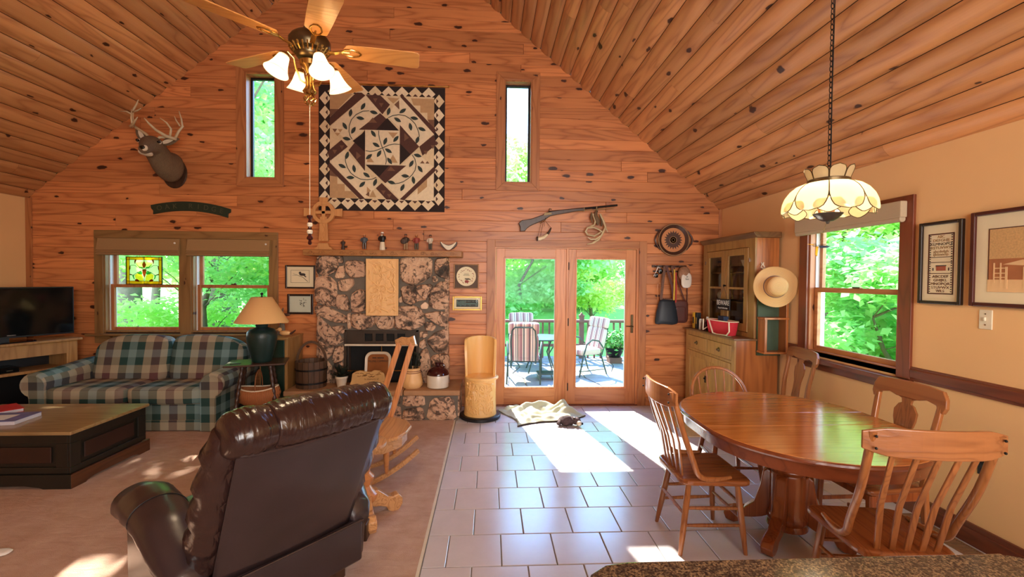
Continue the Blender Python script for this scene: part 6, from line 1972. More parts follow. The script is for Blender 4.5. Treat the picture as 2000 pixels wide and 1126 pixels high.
# four light leafy blocks
for p in ([(112, 392), (405, 118), (548, 272), (275, 520)], [(700, 122), (985, 430), (865, 545), (590, 290)], [(225, 590), (110, 690), (400, 1000), (520, 880)], [(985, 715), (700, 1005), (560, 860), (830, 590)]):
    patch(p, 'q_light', 4)
for p in ([(108, 385), (108, 312), (330, 95), (375, 95), (404, 118)], [(700, 122), (712, 102), (745, 130), (1008, 400), (986, 432)], [(84, 730), (110, 700), (402, 1002), (362, 1012)], [(986, 718), (1008, 745), (735, 1012), (698, 1004)]):
    patch(p, 'q_brown', 5)
for p in ([(408, 112), (530, 112), (612, 190), (548, 275)], [(862, 545), (985, 440), (1012, 520), (890, 622)], [(495, 912), (545, 865), (690, 1008), (585, 1008)], [(85, 608), (205, 502), (258, 560), (112, 682)]):
    patch(p, 'q_brown', 5)
for tx, ty2 in ((470, 140), (520, 180), (540, 930), (590, 960), (900, 580), (960, 530), (130, 590), (190, 550)):
    patch([(tx, ty2), (tx + 38, ty2), (tx + 19, ty2 + 34)], 'q_mid', 6)
for p in ([(350, 412), (690, 412), (530, 265)], [(697, 362), (697, 706), (862, 545)], [(410, 712), (752, 712), (575, 868)], [(403, 412), (403, 765), (265, 590)]):
    patch(p, 'q_brown', 6)
for p, c_ in (([(495, 412), (690, 412), (590, 305)], 'q_dark'), ([(430, 350), (505, 350), (468, 305)], 'q_mid'), ([(697, 520), (697, 706), (790, 615)], 'q_dark'), ([(735, 430), (735, 500), (775, 470)], 'q_mid'), ([(410, 712), (610, 712), (520, 815)], 'q_dark'), ([(590, 760), (660, 760), (622, 722)], 'q_mid'), ([(403, 425), (403, 600), (300, 510)], 'q_dark'), ([(330, 600), (330, 670), (370, 635)], 'q_mid'),
               ([(590, 130), (690, 135), (640, 180)], 'q_tan'), ([(650, 190), (690, 150), (692, 230)], 'q_mid'), ([(130, 410), (170, 410), (150, 440)], 'q_mid'), ([(175, 412), (215, 412), (195, 440)], 'q_tan'), ([(150, 445), (195, 445), (172, 472)], 'q_tan'), ([(870, 690), (910, 690), (890, 665)], 'q_mid'), ([(915, 690), (950, 690), (932, 668)], 'q_mid'), ([(420, 900), (455, 935), (420, 960)], 'q_tan'), ([(410, 970), (440, 940), (440, 985)], 'q_mid'), ([(470, 930), (500, 990), (440, 990)], 'q_tan')):
    patch(p, c_, 7)
patch([(405, 412), (697, 412), (697, 710), (405, 710)], 'q_light', 8)
for p in ([(600, 430), (680, 430), (640, 480)], [(640, 620), (680, 690), (600, 690)], [(430, 620), (480, 690), (420, 690)]):
    patch(p, 'q_tan', 9)
LV = [(388, 213, -60), (283, 272, -80), (478, 262, 15), (365, 315, 10), (235, 385, 60), (307, 420, -60), (250, 493, 10),
      (475, 445, 55), (575, 507, -70), (665, 485, -50), (498, 540, 30), (602, 588, 30), (523, 615, -60), (438, 643, -40), (612, 675, 55),
      (603, 250, -75), (722, 243, -35), (678, 320, 30), (820, 303, 10), (788, 377, 80), (885, 395, 20), (847, 490, -70),
      (255, 635, -75), (213, 728, 25), (313, 748, 80), (418, 800, 35), (282, 825, 0), (382, 882, -45), (490, 863, -70),
      (850, 623, 15), (797, 695, -60), (872, 740, 55), (745, 802, 5), (815, 837, 80), (628, 860, 15), (722, 903, -65)]
for a_, b_, an in LV:
    c_, s_ = cos(radians(an)), sin(radians(an))
    pts = []
    for k in range(12):
        t_ = k / 6
        u = (t_ - .5) * 2 if t_ <= 1 else (1.5 - t_) * 2
        w_ = 15 * (1 - u * u) * (1 if t_ <= 1 else -1)
        pts.append((a_ + 35 * u * c_ - w_ * s_, b_ + 35 * u * s_ + w_ * c_))
    patch(pts, 'q_leaf', 11, 'leaf')
for V_ in ([(440, 250), (385, 255), (330, 285), (290, 330), (273, 380), (270, 430), (280, 470), (297, 497)], [(600, 305), (640, 285), (690, 276), (745, 285), (790, 312), (828, 352), (850, 400), (860, 430), (865, 462)],
           [(240, 640), (242, 690), (258, 740), (285, 785), (322, 815), (370, 838), (420, 842), (465, 836), (500, 820)], [(805, 620), (828, 655), (838, 700), (830, 750), (805, 790), (770, 825), (730, 852), (695, 865), (655, 872)],
           [(410, 592), (445, 598), (480, 594), (520, 580), (560, 562), (605, 540), (650, 530), (697, 532)], [(520, 418), (520, 450), (530, 500), (548, 555), (568, 600), (583, 650), (585, 680), (580, 706)]):
    MB().tube([(Q(*p)[0], QY - .019, Q(*p)[1]) for p in V_], .0042, 5).build('vine', 'q_leaf', qt)
MB().cyl((-2.20, YW - .03, 4.085), (-.535, YW - .03, 4.085), .008, n=8).sphere((-2.205, YW - .03, 4.085), .014, 8).sphere((-.53, YW - .03, 4.085), .014, 8).build('hanging_rod', 'brass', qt, smooth=True)

# framed pictures
def picture_y(name, lab, x0, x1, z0, z1, fw_, fmat, mat, w2=.0, inner=None, th=.022):
    t_ = thing(name, lab, 'picture', ((x0 + x1) / 2, YW, z0))
    m_ = MB(); frame_y(m_, x0, x1, z0, z1, YW - th, YW - .001, fw_); m_.build('frame', fmat, t_, bevel=0.003)
    MB().box((x0 + fw_ * .8, YW - .008, z0 + fw_ * .8), (x1 - fw_ * .8, YW - .002, z1 - fw_ * .8)).build('mat_board', mat, t_)
    MB().box((x0 + fw_, YW - .013, z0 + fw_), (x1 - fw_, YW - .0115, z1 - fw_)).build('glass', 'glass', t_)
    return t_
p_ = picture_y('bird_print', 'black framed bird print, upper of the pair left of the chimney', -2.565, -2.195, 1.513, 1.807, .02, 'dark_frame', 'paper')
m_ = MB(); frame_y(m_, -2.50, -2.27, 1.585, 1.745, YW - .0095, YW - .008, .003); m_.build('plate_line', 'ink', p_)
MB().tube([(-2.29, YW - .009, 1.60), (-2.35, YW - .009, 1.655), (-2.42, YW - .009, 1.682), (-2.48, YW - .009, 1.675)], [.003, .003, .002, .001], 5).tube([(-2.42, YW - .009, 1.682), (-2.47, YW - .009, 1.70)], .0015, 4).build('drawn_branch', 'ink', p_)
MB().puff((-2.355, YW - .0095, 1.69), (.075, .002, .032), .9, Matrix.Identity(4)).sphere((-2.385, YW - .0095, 1.71), (.016, .001, .016), 8).prism([(-2.33, 1.685), (-2.305, 1.66), (-2.318, 1.655), (-2.34, 1.675)], YW - .0095, YW - .0085).build('drawn_bird', 'ink', p_)
p_ = picture_y('ink_sketch', 'smaller dark framed ink sketch below the bird print', -2.54, -2.222, 1.188, 1.443, .026, 'dark_frame', 'paper_grey')
m_ = MB(); rg = random.Random(12)
for i in range(22):
    a_, b_ = -2.34 + rg.uniform(-.035, .035), 1.325 + rg.uniform(-.05, .045)
    m_.tube([(a_, YW - .009, b_), (a_ + rg.uniform(-.03, .03), YW - .009, b_ + rg.uniform(-.02, .03))], .0022, 4)
m_.build('drawn_figure', 'ink', p_)
p_ = thing('plate_plaque', 'cream decorated plate mounted on a dark square board right of the chimney', 'plaque', (-.29, YW, 1.53))
MB().box((-.452, YW - .022, 1.523), (-.132, YW - .001, 1.845)).build('board', 'barrel_wood', p_, bevel=0.004)
m_ = MB(); frame_y(m_, -.452, -.132, 1.523, 1.845, YW - .028, YW - .02, .014); m_.build('board_edge', 'mantel_wood', p_, bevel=0.003)
PM = Matrix.Translation((-.292, YW - .022, 1.685)) @ Matrix.Rotation(pi / 2, 4, 'X')
MB(PM).lathe([(.09, 0), (.10, .006), (.122, .014), (.124, .018), (.10, .012), (.001, .008)], n=40).build('plate', 'paper', p_, smooth=True)
m_ = MB(); rg = random.Random(5)
for i in range(34):
    a_ = 2 * pi * i / 34 + rg.uniform(-.1, .1); r = rg.uniform(.078, .098)
    m_.sphere((-.292 + r * cos(a_), YW - .037, 1.685 + r * sin(a_)), (.006, .0012, .004), 6)
m_.build('painted_wreath', 'shirt_red', p_)
MB().sphere((-.285, YW - .036, 1.62), (.026, .002, .018), 10).build('painted_apple', 'shirt_red', p_)
MB().tube([(-.31, YW - .037, 1.655), (-.285, YW - .037, 1.65), (-.26, YW - .037, 1.652), (-.235, YW - .037, 1.645)], [.004, .009, .008, .004], 6).tube([(-.33, YW - .037, 1.70), (-.25, YW - .037, 1.70)], .002, 4).tube([(-.32, YW - .037, 1.715), (-.26, YW - .037, 1.715)], .002, 4).build('painted_goose', 'ink', p_)
p_ = picture_y('gold_framed_landscape', 'small gold framed green landscape below the plate plaque', -.468, -.088, 1.247, 1.43, .022, 'gold', 'paper')
MB().box((-.418, YW - .0095, 1.292), (-.138, YW - .008, 1.385)).build('painted_ground', 'leaf_dark', p_)
m_ = MB(); rg = random.Random(6)
for i in range(14):
    a_ = -.41 + i * .02
    m_.box((a_, YW - .0105, 1.30 + rg.uniform(0, .03)), (a_ + .014, YW - .0094, 1.35 + rg.uniform(0, .03)))
m_.build('painted_trees', 'deck_metal', p_)
MB().box((-.30, YW - .011, 1.345), (-.14, YW - .0104, 1.357)).build('painted_bridge', 'ink', p_)

def picture_x(name, lab, y0, y1, z0, z1, fw_, fmat, cat='picture'):
    t_ = thing(name, lab, cat, (XR, (y0 + y1) / 2, z0))
    m_ = MB(); xa, xb = XR - .028, XR - .001
    m_.box((xa, y0, z0), (xb, y0 + fw_, z1)); m_.box((xa, y1 - fw_, z0), (xb, y1, z1)); m_.box((xa, y0 + fw_, z1 - fw_), (xb, y1 - fw_, z1)); m_.box((xa, y0 + fw_, z0), (xb, y1 - fw_, z0 + fw_))
    m_.build('frame', fmat, t_, bevel=0.005)
    MB().box((XR - .010, y0 + fw_ * .8, z0 + fw_ * .8), (XR - .002, y1 - fw_ * .8, z1 - fw_ * .8)).build('mat_board', 'paper', t_)
    return t_
p_ = picture_x('cross_stitch_sampler', 'dark framed alphabet sampler right of the window', 2.745, 3.036, 1.507, 2.07, .022, 'dark_frame')
SY = lambda t: 3.036 - t * (3.036 - 2.745)    # t from left edge to right edge
m_ = MB()
for (ya, yb_, za, zb) in ((SY(.20), SY(.23), 1.58, 1.985), (SY(.77), SY(.80), 1.58, 1.985), (SY(.20), SY(.80), 1.575, 1.583), (SY(.20), SY(.80), 1.98, 1.988), (SY(.24), SY(.76), 1.825, 1.829), (SY(.24), SY(.76), 1.79, 1.794), (SY(.24), SY(.76), 1.715, 1.719)):
    m_.box((XR - .0112, min(ya, yb_), za), (XR - .0098, max(ya, yb_), zb))
m_.build('stitched_border', 'bag_brown', p_)
m_ = MB()
for i in range(25):
    for q in (.25, .745):
        zz = 1.59 + i * .0158
        m_.box((XR - .0112, SY(q) - .004, zz), (XR - .0098, SY(q) + .004, zz + .007))
m_.build('stitched_dots', 'ink', p_)['kind'] = 'stuff'
for body, zz, mt_ in (('ABC', 1.965, 'clay_tan'), ('DEFGHIJ', 1.94, 'clay_tan'), ('KLMNOPQ', 1.915, 'ink'), ('RSTUVWX', 1.89, 'clay_tan'), ('abcdefgh', 1.865, 'clay_tan'), ('ijklmnop', 1.845, 'clay_tan'), ('ABCDEF', 1.695, 'bag_brown'), ('GHIJKL', 1.67, 'bag_brown'), ('MNOPQR', 1.645, 'bag_brown'), ('STUVWX', 1.62, 'bag_brown'), ('WILS', 1.597, 'bag_brown')):
    text('stitched_letters', body, .026, mt_, p_, facing_x(XR - .0112, SY(.5), zz), .0004, 1.15 if len(body) > 4 else 1)
m_ = MB(); m_.box((XR - .0115, SY(.62), 1.735), (XR - .0098, SY(.40), 1.765)); m_.build('stitched_house', 'cottage', p_)
MB().box((XR - .0118, SY(.63), 1.765), (XR - .0098, SY(.39), 1.772)).box((XR - .0118, SY(.335), 1.735), (XR - .0098, SY(.315), 1.755)).box((XR - .0118, SY(.70), 1.735), (XR - .0098, SY(.68), 1.755)).build('stitched_roof', 'ink', p_)
p_ = picture_x('sepia_drawing', 'large maroon framed sepia drawing of a table and chairs at the right edge', 1.98, 2.695, 1.508, 2.095, .025, 'maroon_frame')
MB().box((XR - .0115, 2.09, 1.60), (XR - .0098, 2.60, 1.985)).build('sepia_paper', 'wicker', p_)
M['sepia'] = plain('sepia', S(176, 112, 70), .9, var=.15, nscale=12); M['sepia_light'] = plain('sepia_light', S(228, 190, 140), .9, var=.05)
MB().box((XR - .0118, 2.09, 1.67), (XR - .0112, 2.60, 1.80)).build('drawn_wall', 'sepia', p_)
m_ = MB(); m_.box((XR - .0128, 2.09, 1.60), (XR - .0118, 2.60, 1.675))
m_.build('drawn_floor', 'sepia_light', p_)
m_ = MB()
m_.prism([(2.52, 1.765), (2.42, 1.79), (2.12, 1.785), (2.14, 1.735)], XR - .0142, XR - .0125, 'yz')
for yy in (2.50, 2.41, 2.17):
    m_.box((XR - .0142, yy - .006, 1.62), (XR - .0128, yy + .006, 1.75))
for yy in (2.565, 2.53):
    m_.box((XR - .0142, yy - .004, 1.655), (XR - .0128, yy + .004, 1.775))
for zz in (1.685, 1.71, 1.74):
    m_.box((XR - .0140, 2.50, zz), (XR - .0128, 2.565, zz + .006))
for zz in (1.615, 1.665):
    m_.box((XR - .0144, 2.30, zz), (XR - .0128, 2.46, zz + .006))
m_.build('drawn_table_and_chair', 'sepia_light', p_)
m_ = MB(); xa, xb = XR - .0122, XR - .0098
m_.box((xa, 2.09, 1.60), (xb, 2.095, 1.985)); m_.box((xa, 2.595, 1.60), (xb, 2.60, 1.985)); m_.box((xa, 2.09, 1.98), (xb, 2.60, 1.985)); m_.box((xa, 2.09, 1.60), (xb, 2.60, 1.605)); m_.build('inner_line', 'maroon_frame', p_)

# OAK RIDGE sign
sg_ = thing('arched_sign', 'dark green arched wooden sign reading OAK RIDGE above the pair of windows', 'sign', (-3.75, YW, 2.4))
def arc(t, r):      # arch from left to right
    th = radians(104 - 32 * t)
    return (-3.82 + r * cos(th) * 1.0 + .055, 2.575 - 1.72 + r * sin(th) - .008)
N_ = 20
outer = [arc(k / N_, 1.735) for k in range(N_ + 1)]
inner = [arc(1 - k / N_, 1.62) for k in range(N_ + 1)]
MB().prism(outer + [(outer[-1][0] - .0, outer[-1][1] - .04), (outer[-1][0] - .03, outer[-1][1] - .055)] + inner + [(outer[0][0] + .03, outer[0][1] - .07), (outer[0][0] + .005, outer[0][1] - .04)], YW - .024, YW - .001).build('board', 'sign_green', sg_, bevel=0.003)
for i, chh in enumerate('OAK RIDGE'):
    if chh == ' ':
        continue
    t_ = .10 + i * .80 / 8
    x_, z_ = arc(t_, 1.677)
    text('letter', chh, .085, 'sign_letter', sg_, Matrix.Translation((x_, YW - .0245, z_)) @ Matrix.Rotation(radians(16 - 32 * t_) * -1 * -1, 4, Vector((0, -1, 0))) @ Matrix.Rotation(pi / 2, 4, 'X'), .001)

# rifle, powder horn, antler cluster
def RZ(a, b):
    px, py = 990 + a / 8.7, 390 + b / 8.7
    return (.371 + (px - 1012) * .006694, 2.303 + (447 - py) * .00668 + (px - 1012) * .0001)
gun = thing('long_rifle', 'old long rifle hanging on the wall above the glazed doors', 'rifle', (1.0, YW - .05, 2.4))
MB().prism([RZ(*p) for p in [(190, 405), (215, 385), (250, 355), (300, 350), (420, 330), (520, 295), (600, 265), (660, 225), (720, 210), (900, 185), (1100, 165), (1300, 150), (1300, 195), (1180, 205), (1000, 238), (850, 262), (720, 290), (650, 340), (560, 380), (460, 420), (380, 460), (330, 500), (300, 540), (220, 545), (215, 470)]], YW - .07, YW - .04).build('stock', 'dark_wood', gun, bevel=0.008, seg=3)
pa, pb = RZ(700, 218), RZ(1855, 105)
MB().cyl((pa[0], YW - .055, pa[1]), (pb[0], YW - .055, pb[1]), .013, n=8).build('barrel', 'iron', gun)
pa, pb = RZ(1150, 200), RZ(1800, 145)
MB().cyl((pa[0], YW - .055, pa[1] - .004), (pb[0], YW - .055, pb[1] - .006), .006, n=7).build('ramrod', 'clay_tan', gun)
m_ = MB(); p1 = RZ(690, 195); m_.tube([(p1[0], YW - .075, p1[1] - .01), (p1[0] + .01, YW - .078, p1[1] + .02), (p1[0] + .04, YW - .078, p1[1] + .012)], .006, 6)
p1 = RZ(650, 262); m_.prism([(p1[0] - .03, p1[1] - .015), (p1[0] + .07, p1[1] + .0), (p1[0] + .07, p1[1] + .022), (p1[0] - .02, p1[1] + .02)], YW - .074, YW - .069); m_.build('lock', 'antique', gun)
g0, g1, g2 = RZ(530, 370), RZ(560, 405), RZ(650, 350)
MB().tube([(g0[0], YW - .055, g0[1]), (g1[0], YW - .055, g1[1]), (g2[0] - .02, YW - .055, g2[1] - .012), (g2[0], YW - .055, g2[1])], .004, 6).build('trigger_guard', 'brass', gun, smooth=True)
for a_ in (1290, 1500):
    p1 = RZ(a_, 158 if a_ == 1500 else 180); MB().box((p1[0] - .006, YW - .07, p1[1] - .02), (p1[0] + .006, YW - .038, p1[1] + .022)).build('barrel_band', 'antique', gun)
for a_, b_ in ((640, 300), (1510, 185)):
    p1 = RZ(a_, b_); MB().tube([(p1[0], YW - .0, p1[1] - .0), (p1[0], YW - .06, p1[1] - .03), (p1[0], YW - .085, p1[1] - .02)], .005, 6).build('wall_hook', 'iron', gun)
hn = thing('powder_horn', 'curved powder horn hanging by cords below the rifle lock', 'horn', (.72, YW - .05, 2.1))
hp = [RZ(505, 665), RZ(560, 660), RZ(620, 640), RZ(680, 590), RZ(720, 530), RZ(742, 480)]
MB().tube([(a_, YW - .05, b_) for a_, b_ in hp], [.024, .026, .022, .016, .010, .005], 14).build('horn_body', 'bone', hn, smooth=True)
MB().tube([(hp[0][0] - .006, YW - .05, hp[0][1]), (hp[0][0] + .012, YW - .05, hp[0][1])], .028, 14).tube([(a_, YW - .05, b_) for a_, b_ in hp[3:]], [.0175, .012, .007], 10).build('dark_tip_and_plug', 'coat_brown', hn, smooth=True)
m_ = MB()
for (a0, b0), (a1, b1) in (((580, 365), (515, 640)), ((610, 365), (560, 640)), ((625, 365), (625, 460)), ((640, 365), (740, 485))):
    p0, p1 = RZ(a0, b0), RZ(a1, b1); m_.cyl((p0[0], YW - .05, p0[1]), (p1[0], YW - .05, p1[1]), .0022, n=5)
m_.build('cords', 'bag_brown', hn)
at = thing('shed_antlers', 'bundle of shed antlers and hide hanging below the rifle barrel', 'antlers', (1.37, YW - .06, 2.2))
def shed(pts, rad, mat='antler', nm='antler'):
    MB().tube([(RZ(a_, b_)[0], YW - .06 - d_, RZ(a_, b_)[1]) for a_, b_, d_ in pts], rad, 9).build(nm, mat, at, smooth=True)
shed([(1440, 250, 0), (1480, 370, .01), (1460, 440, .02), (1340, 490, .03), (1310, 550, .03), (1350, 600, .02), (1460, 625, .01), (1560, 570, 0), (1600, 540, 0)], [.012, .014, .013, .013, .014, .013, .012, .011, .01])
shed([(1340, 490, .03), (1450, 485, .04), (1540, 520, .03), (1600, 560, .02)], [.012, .012, .012, .01])
shed([(1560, 250, 0), (1620, 380, .01), (1650, 480, .02), (1600, 580, .02), (1540, 680, .01), (1450, 740, 0), (1350, 760, 0)], [.012, .016, .016, .015, .014, .012, .006])
shed([(1650, 480, .02), (1690, 560, .02)], [.010, .004]); shed([(1570, 620, .02), (1480, 680, .03), (1400, 680, .03), (1350, 650, .03)], [.012, .012, .010, .005]); shed([(1520, 690, .01), (1420, 740, .02)], [.010, .005])
shed([(1500, 190, 0), (1480, 280, 0), (1520, 370, .01), (1530, 440, .01)], [.01, .03, .034, .012], 'deer_coat', 'hide_strip'); shed([(1420, 230, 0), (1410, 310, 0), (1430, 400, .01)], [.008, .018, .006], 'deer_coat', 'hide_strip'); shed([(1560, 260, 0), (1600, 360, 0), (1590, 460, .0)], [.008, .02, .006], 'deer_coat', 'hide_strip')

# clay tray with sunburst
wp = thing('sunburst_platter', 'round clay platter with dark sunburst centre and side handles above the coat hooks', 'platter', (2.413, YW, 2.19))
PM = Matrix.Translation((2.413, YW - .005, 2.187)) @ Matrix.Rotation(pi / 2, 4, 'X')
MB(PM).lathe([(.155, 0), (.16, .006), (.19, .02), (.205, .036), (.212, .036), (.205, .02), (.17, 0)], n=48).build('dark_rim', 'clay_dark', wp, smooth=True)
MB(PM).lathe([(.001, .008), (.158, .008), (.158, .011), (.001, .011)], n=48).build('clay_face', 'clay', wp)
MB(PM).tube([(.203 * cos(a_), .203 * sin(a_), .037) for a_ in [2 * pi * k / 48 for k in range(49)]], .006, 6).build('pale_rim_line', 'clay_tan', wp, smooth=True)
P_ = []
for k in range(40):
    r = .125 if k % 2 == 0 else .092
    P_.append((r * cos(2 * pi * k / 40), r * sin(2 * pi * k / 40)))
MB(PM).prism(P_, .0112, .0135, 'xy').build('sunburst', 'clay_dark', wp)
MB(PM).lathe([(.04, .0136), (.044, .016), (.048, .0136)], n=30).lathe([(.018, .0136), (.021, .016), (.024, .0136)], n=24).build('centre_rings', 'clay_tan', wp)
for sx in (-1, 1):
    MB(PM).tube([(sx * .185, .12, .02), (sx * .235, .05, .03), (sx * .25, .0, .034), (sx * .235, -.05, .03), (sx * .175, -.13, .02)], [.008, .011, .013, .011, .008], 8).build('handle', 'clay_dark', wp, smooth=True)

# coat rack, bags, cap
rk_ = thing('coat_rack', 'dark wooden peg rail with hooks right of the glazed doors', 'rack', (2.37, YW, 1.85))
MB().box((2.135, YW - .02, 1.825), (2.60, YW - .001, 1.855)).box((2.15, YW - .012, 1.765), (2.59, YW - .001, 1.785)).build('rail', 'dark_wood', rk_, bevel=0.003)
for k in range(5):
    x_ = 2.18 + k * .095
    MB().tube([(x_, YW - .02, 1.84), (x_, YW - .06, 1.83), (x_, YW - .075, 1.85)], [.006, .006, .008], 7).build('peg', 'dark_wood', rk_, smooth=True)
nb_ = thing('navy_bucket_bag', 'navy fabric shoulder bag hanging from the peg rail by a patterned strap', 'bag', (2.32, YW - .09, 1.1))
m_ = MB(); R = []
for z_, w_, d_ in ((1.085, .10, .03), (1.095, .145, .055), (1.13, .152, .06), (1.25, .135, .052), (1.37, .105, .035), (1.405, .09, .022)):
    R.append([m_.v((2.315 + w_ * cos(a_) * abs(cos(a_)) ** -.3 if abs(cos(a_)) > .01 else 2.315, YW - .075 + d_ * sin(a_), z_ + .006 * cos(3 * a_))) for a_ in [2 * pi * k / 28 + .01 for k in range(28)]])
m_.ring_join(R, True, True); m_.build('bag_body', 'bag_navy', nb_, smooth=True, auto=0)
m_ = MB(); m_.tube([(2.225 + .18 * k / 12, YW - .082, 1.405 + .008 * (k % 2)) for k in range(13)], .012, 7); m_.build('gathered_top', 'strap_pattern', nb_, smooth=True)
MB().sweep([(2.235, YW - .09, 1.41), (2.255, YW - .08, 1.6), (2.285, YW - .07, 1.845)], .035, .004, (0, 1, 0)).build('strap', 'strap_pattern', nb_)
MB().sweep([(2.40, YW - .09, 1.41), (2.375, YW - .085, 1.6), (2.30, YW - .08, 1.85)], .03, .004, (0, 1, 0)).build('strap', 'bag_brown', nb_)
MB().tube([(2.20, YW - .08, 1.40), (2.19, YW - .07, 1.50), (2.195, YW - .07, 1.60), (2.225, YW - .07, 1.63), (2.23, YW - .07, 1.45)], .004, 6).build('tan_cord', 'clay', nb_, smooth=True)
bb_ = thing('brown_leather_bag', 'brown leather shoulder bag hanging partly behind the navy bag', 'bag', (2.50, YW - .05, 1.1))
MB().puff((2.50, YW - .04, 1.25), (.22, .06, .30), .35, None, 28, 14, .006, 8).build('bag_body', 'bag_brown', bb_, smooth=True, auto=0)
MB().puff((2.50, YW - .074, 1.22), (.13, .02, .19), .3).build('pocket', 'bag_brown', bb_, smooth=True)
MB().sweep([(2.44, YW - .05, 1.38), (2.43, YW - .06, 1.6), (2.375, YW - .07, 1.845)], .022, .004, (0, 1, 0)).build('strap', 'strap_pattern', bb_)
MB().sweep([(2.58, YW - .05, 1.36), (2.50, YW - .06, 1.55), (2.40, YW - .07, 1.85)], .016, .004, (0, 1, 0)).build('strap', 'bag_brown', bb_)
ls = thing('dog_leashes', 'yellow and red striped leashes hanging between the bags', 'leash', (2.42, YW - .1, 1.4), group='dog leashes')
MB().sweep([(2.40, YW - .10, 1.40), (2.405, YW - .095, 1.6), (2.41, YW - .08, 1.8)], .02, .004, (0, 1, 0)).build('yellow_leash', 'strap_yellow', ls)
MB().sweep([(2.425, YW - .10, 1.37), (2.43, YW - .095, 1.55), (2.43, YW - .08, 1.76)], .018, .004, (0, 1, 0)).build('red_leash', 'strap_red', ls)
MB().sweep([(2.60, YW - .03, 1.12), (2.607, YW - .03, 1.45), (2.60, YW - .03, 1.75)], .012, .004, (0, 1, 0)).build('brown_leash', 'bag_brown', ls)
cp = thing('baseball_cap', 'white-fronted baseball cap with grey lettering on the last peg', 'cap', (2.54, YW - .09, 1.7))
CM = Matrix.Translation((2.535, YW - .085, 1.75)) @ Matrix.Rotation(radians(68), 4, 'X') @ Matrix.Rotation(radians(-10), 4, 'Z')
MB(CM).puff((0, 0, 0), (.155, .19, .13), .95, None, 26, 14).build('crown', 'cap_tan', cp, smooth=True)
m_ = MB()
m_.puff((2.545, YW - .135, 1.66), (.135, .045, .20), .7, None, 26, 14); m_.build('front_panel', 'cap_white', cp, smooth=True)
text('cap_lettering', 'in\nSun', .032, 'ink', cp, facing_y(2.545, YW - .1595, 1.69), .001)
ey = thing('sunglasses', 'dark pair of sunglasses hanging from the first peg with a white strap', 'glasses', (2.19, YW - .07, 1.75))
MB().puff((2.225, YW - .07, 1.775), (.05, .02, .075), .6, Matrix.Identity(4)).puff((2.175, YW - .07, 1.72), (.045, .02, .06), .6).build('lenses', 'black_gloss', ey, smooth=True)
MB().tube([(2.225, YW - .07, 1.81), (2.20, YW - .06, 1.83), (2.16, YW - .06, 1.74), (2.14, YW - .065, 1.71)], .006, 6).build('strap', 'white', ey, smooth=True)

# stained glass square hanging in the left window
sq = thing('stained_glass', 'square stained glass panel with amber border hanging in the left window', 'stained glass', (-4.32, YW + .03, 1.55))
def SGc(a, b):      # panel drawn on a 750 x 600 plan
    return (-4.525 + (a - 220) / 750.0 * .435, 1.895 - (b - 245) / 605.0 * .345)
def sgp(pts, mat, y=0.0, nm='glass_piece'):
    return MB().prism([SGc(*p) for p in pts], YW + .032 - y, YW + .036 - y).build(nm, mat, sq)
for p in ([(225, 250), (965, 262), (965, 318), (225, 310)], [(225, 775), (965, 785), (965, 850), (225, 840)], [(225, 310), (295, 312), (295, 776), (225, 775)], [(900, 318), (965, 318), (965, 785), (900, 784)]):
    sgp(p, 'sg_amber')
sgp([(295, 312), (900, 318), (900, 784), (295, 776)], 'sg_cream', -.002)
for p in ([(225, 250), (295, 250), (295, 312), (225, 312)], [(900, 262), (965, 262), (965, 320), (900, 320)], [(225, 776), (295, 776), (295, 842), (225, 842)], [(900, 785), (965, 785), (965, 850), (900, 850)]):
    sgp(p, 'sg_yellow', .001)
sgp([(595, 340), (640, 420), (610, 490), (575, 490), (555, 420)], 'sg_rust', .002); sgp([(560, 520), (640, 515), (635, 600), (600, 710), (565, 620)], 'sg_rust', .002)
for s_ in (1, -1):
    f = lambda pts: [(597 + s_ * (a - 597), b) for a, b in pts]
    sgp(f([(430, 380), (590, 360), (590, 480), (500, 490), (440, 440)]), 'sg_green' if 0 else 'sg_cream', .001)
    sgp(f([(440, 415), (500, 495), (570, 500), (560, 470), (500, 465)]), 'sg_green', .002)
    sgp(f([(405, 310), (440, 310), (415, 370), (410, 410), (395, 360)]), 'sg_red', .002)
    sgp(f([(290, 470), (315, 450), (310, 510), (300, 540), (285, 520)]), 'sg_red', .002)
    sgp(f([(295, 620), (350, 640), (350, 655), (300, 650)]), 'sg_red', .002)
    sgp(f([(400, 750), (450, 735), (495, 770), (480, 795), (420, 785)]), 'sg_red', .003)
    sgp(f([(400, 650), (480, 600), (560, 660), (580, 775), (490, 770), (420, 730)]), 'sg_yellow', .001)
    sgp(f([(350, 660), (385, 645), (380, 690), (400, 730), (380, 740)]), 'sg_green', .002)
    sgp(f([(450, 600), (530, 560), (560, 600), (550, 640), (480, 625)]), 'sg_green', .002)
    MB().tube([(SGc(*q)[0], YW + .031, SGc(*q)[1]) for q in f([(300, 450), (350, 435), (410, 440), (460, 480), (510, 505), (590, 505)])], .0025, 5).tube([(SGc(*q)[0], YW + .031, SGc(*q)[1]) for q in f([(300, 645), (370, 650), (430, 610), (480, 575), (550, 555)])], .0025, 5).build('lead_came', 'iron', sq)
m_ = MB(); frame_y(m_, SGc(220, 0)[0], SGc(972, 0)[0], SGc(0, 855)[1], SGc(0, 245)[1], YW + .028, YW + .040, .007)
for p, q in (((295, 250), (295, 845)), ((900, 258), (900, 850)), ((225, 312), (965, 318)), ((225, 776), (965, 785)), ((597, 258), (597, 340)), ((597, 720), (597, 845))):
    a_, b_ = SGc(*p), SGc(*q); m_.cyl((a_[0], YW + .032, a_[1]), (b_[0], YW + .032, b_[1]), .0025, n=5)
m_.build('lead_frame', 'iron', sq)

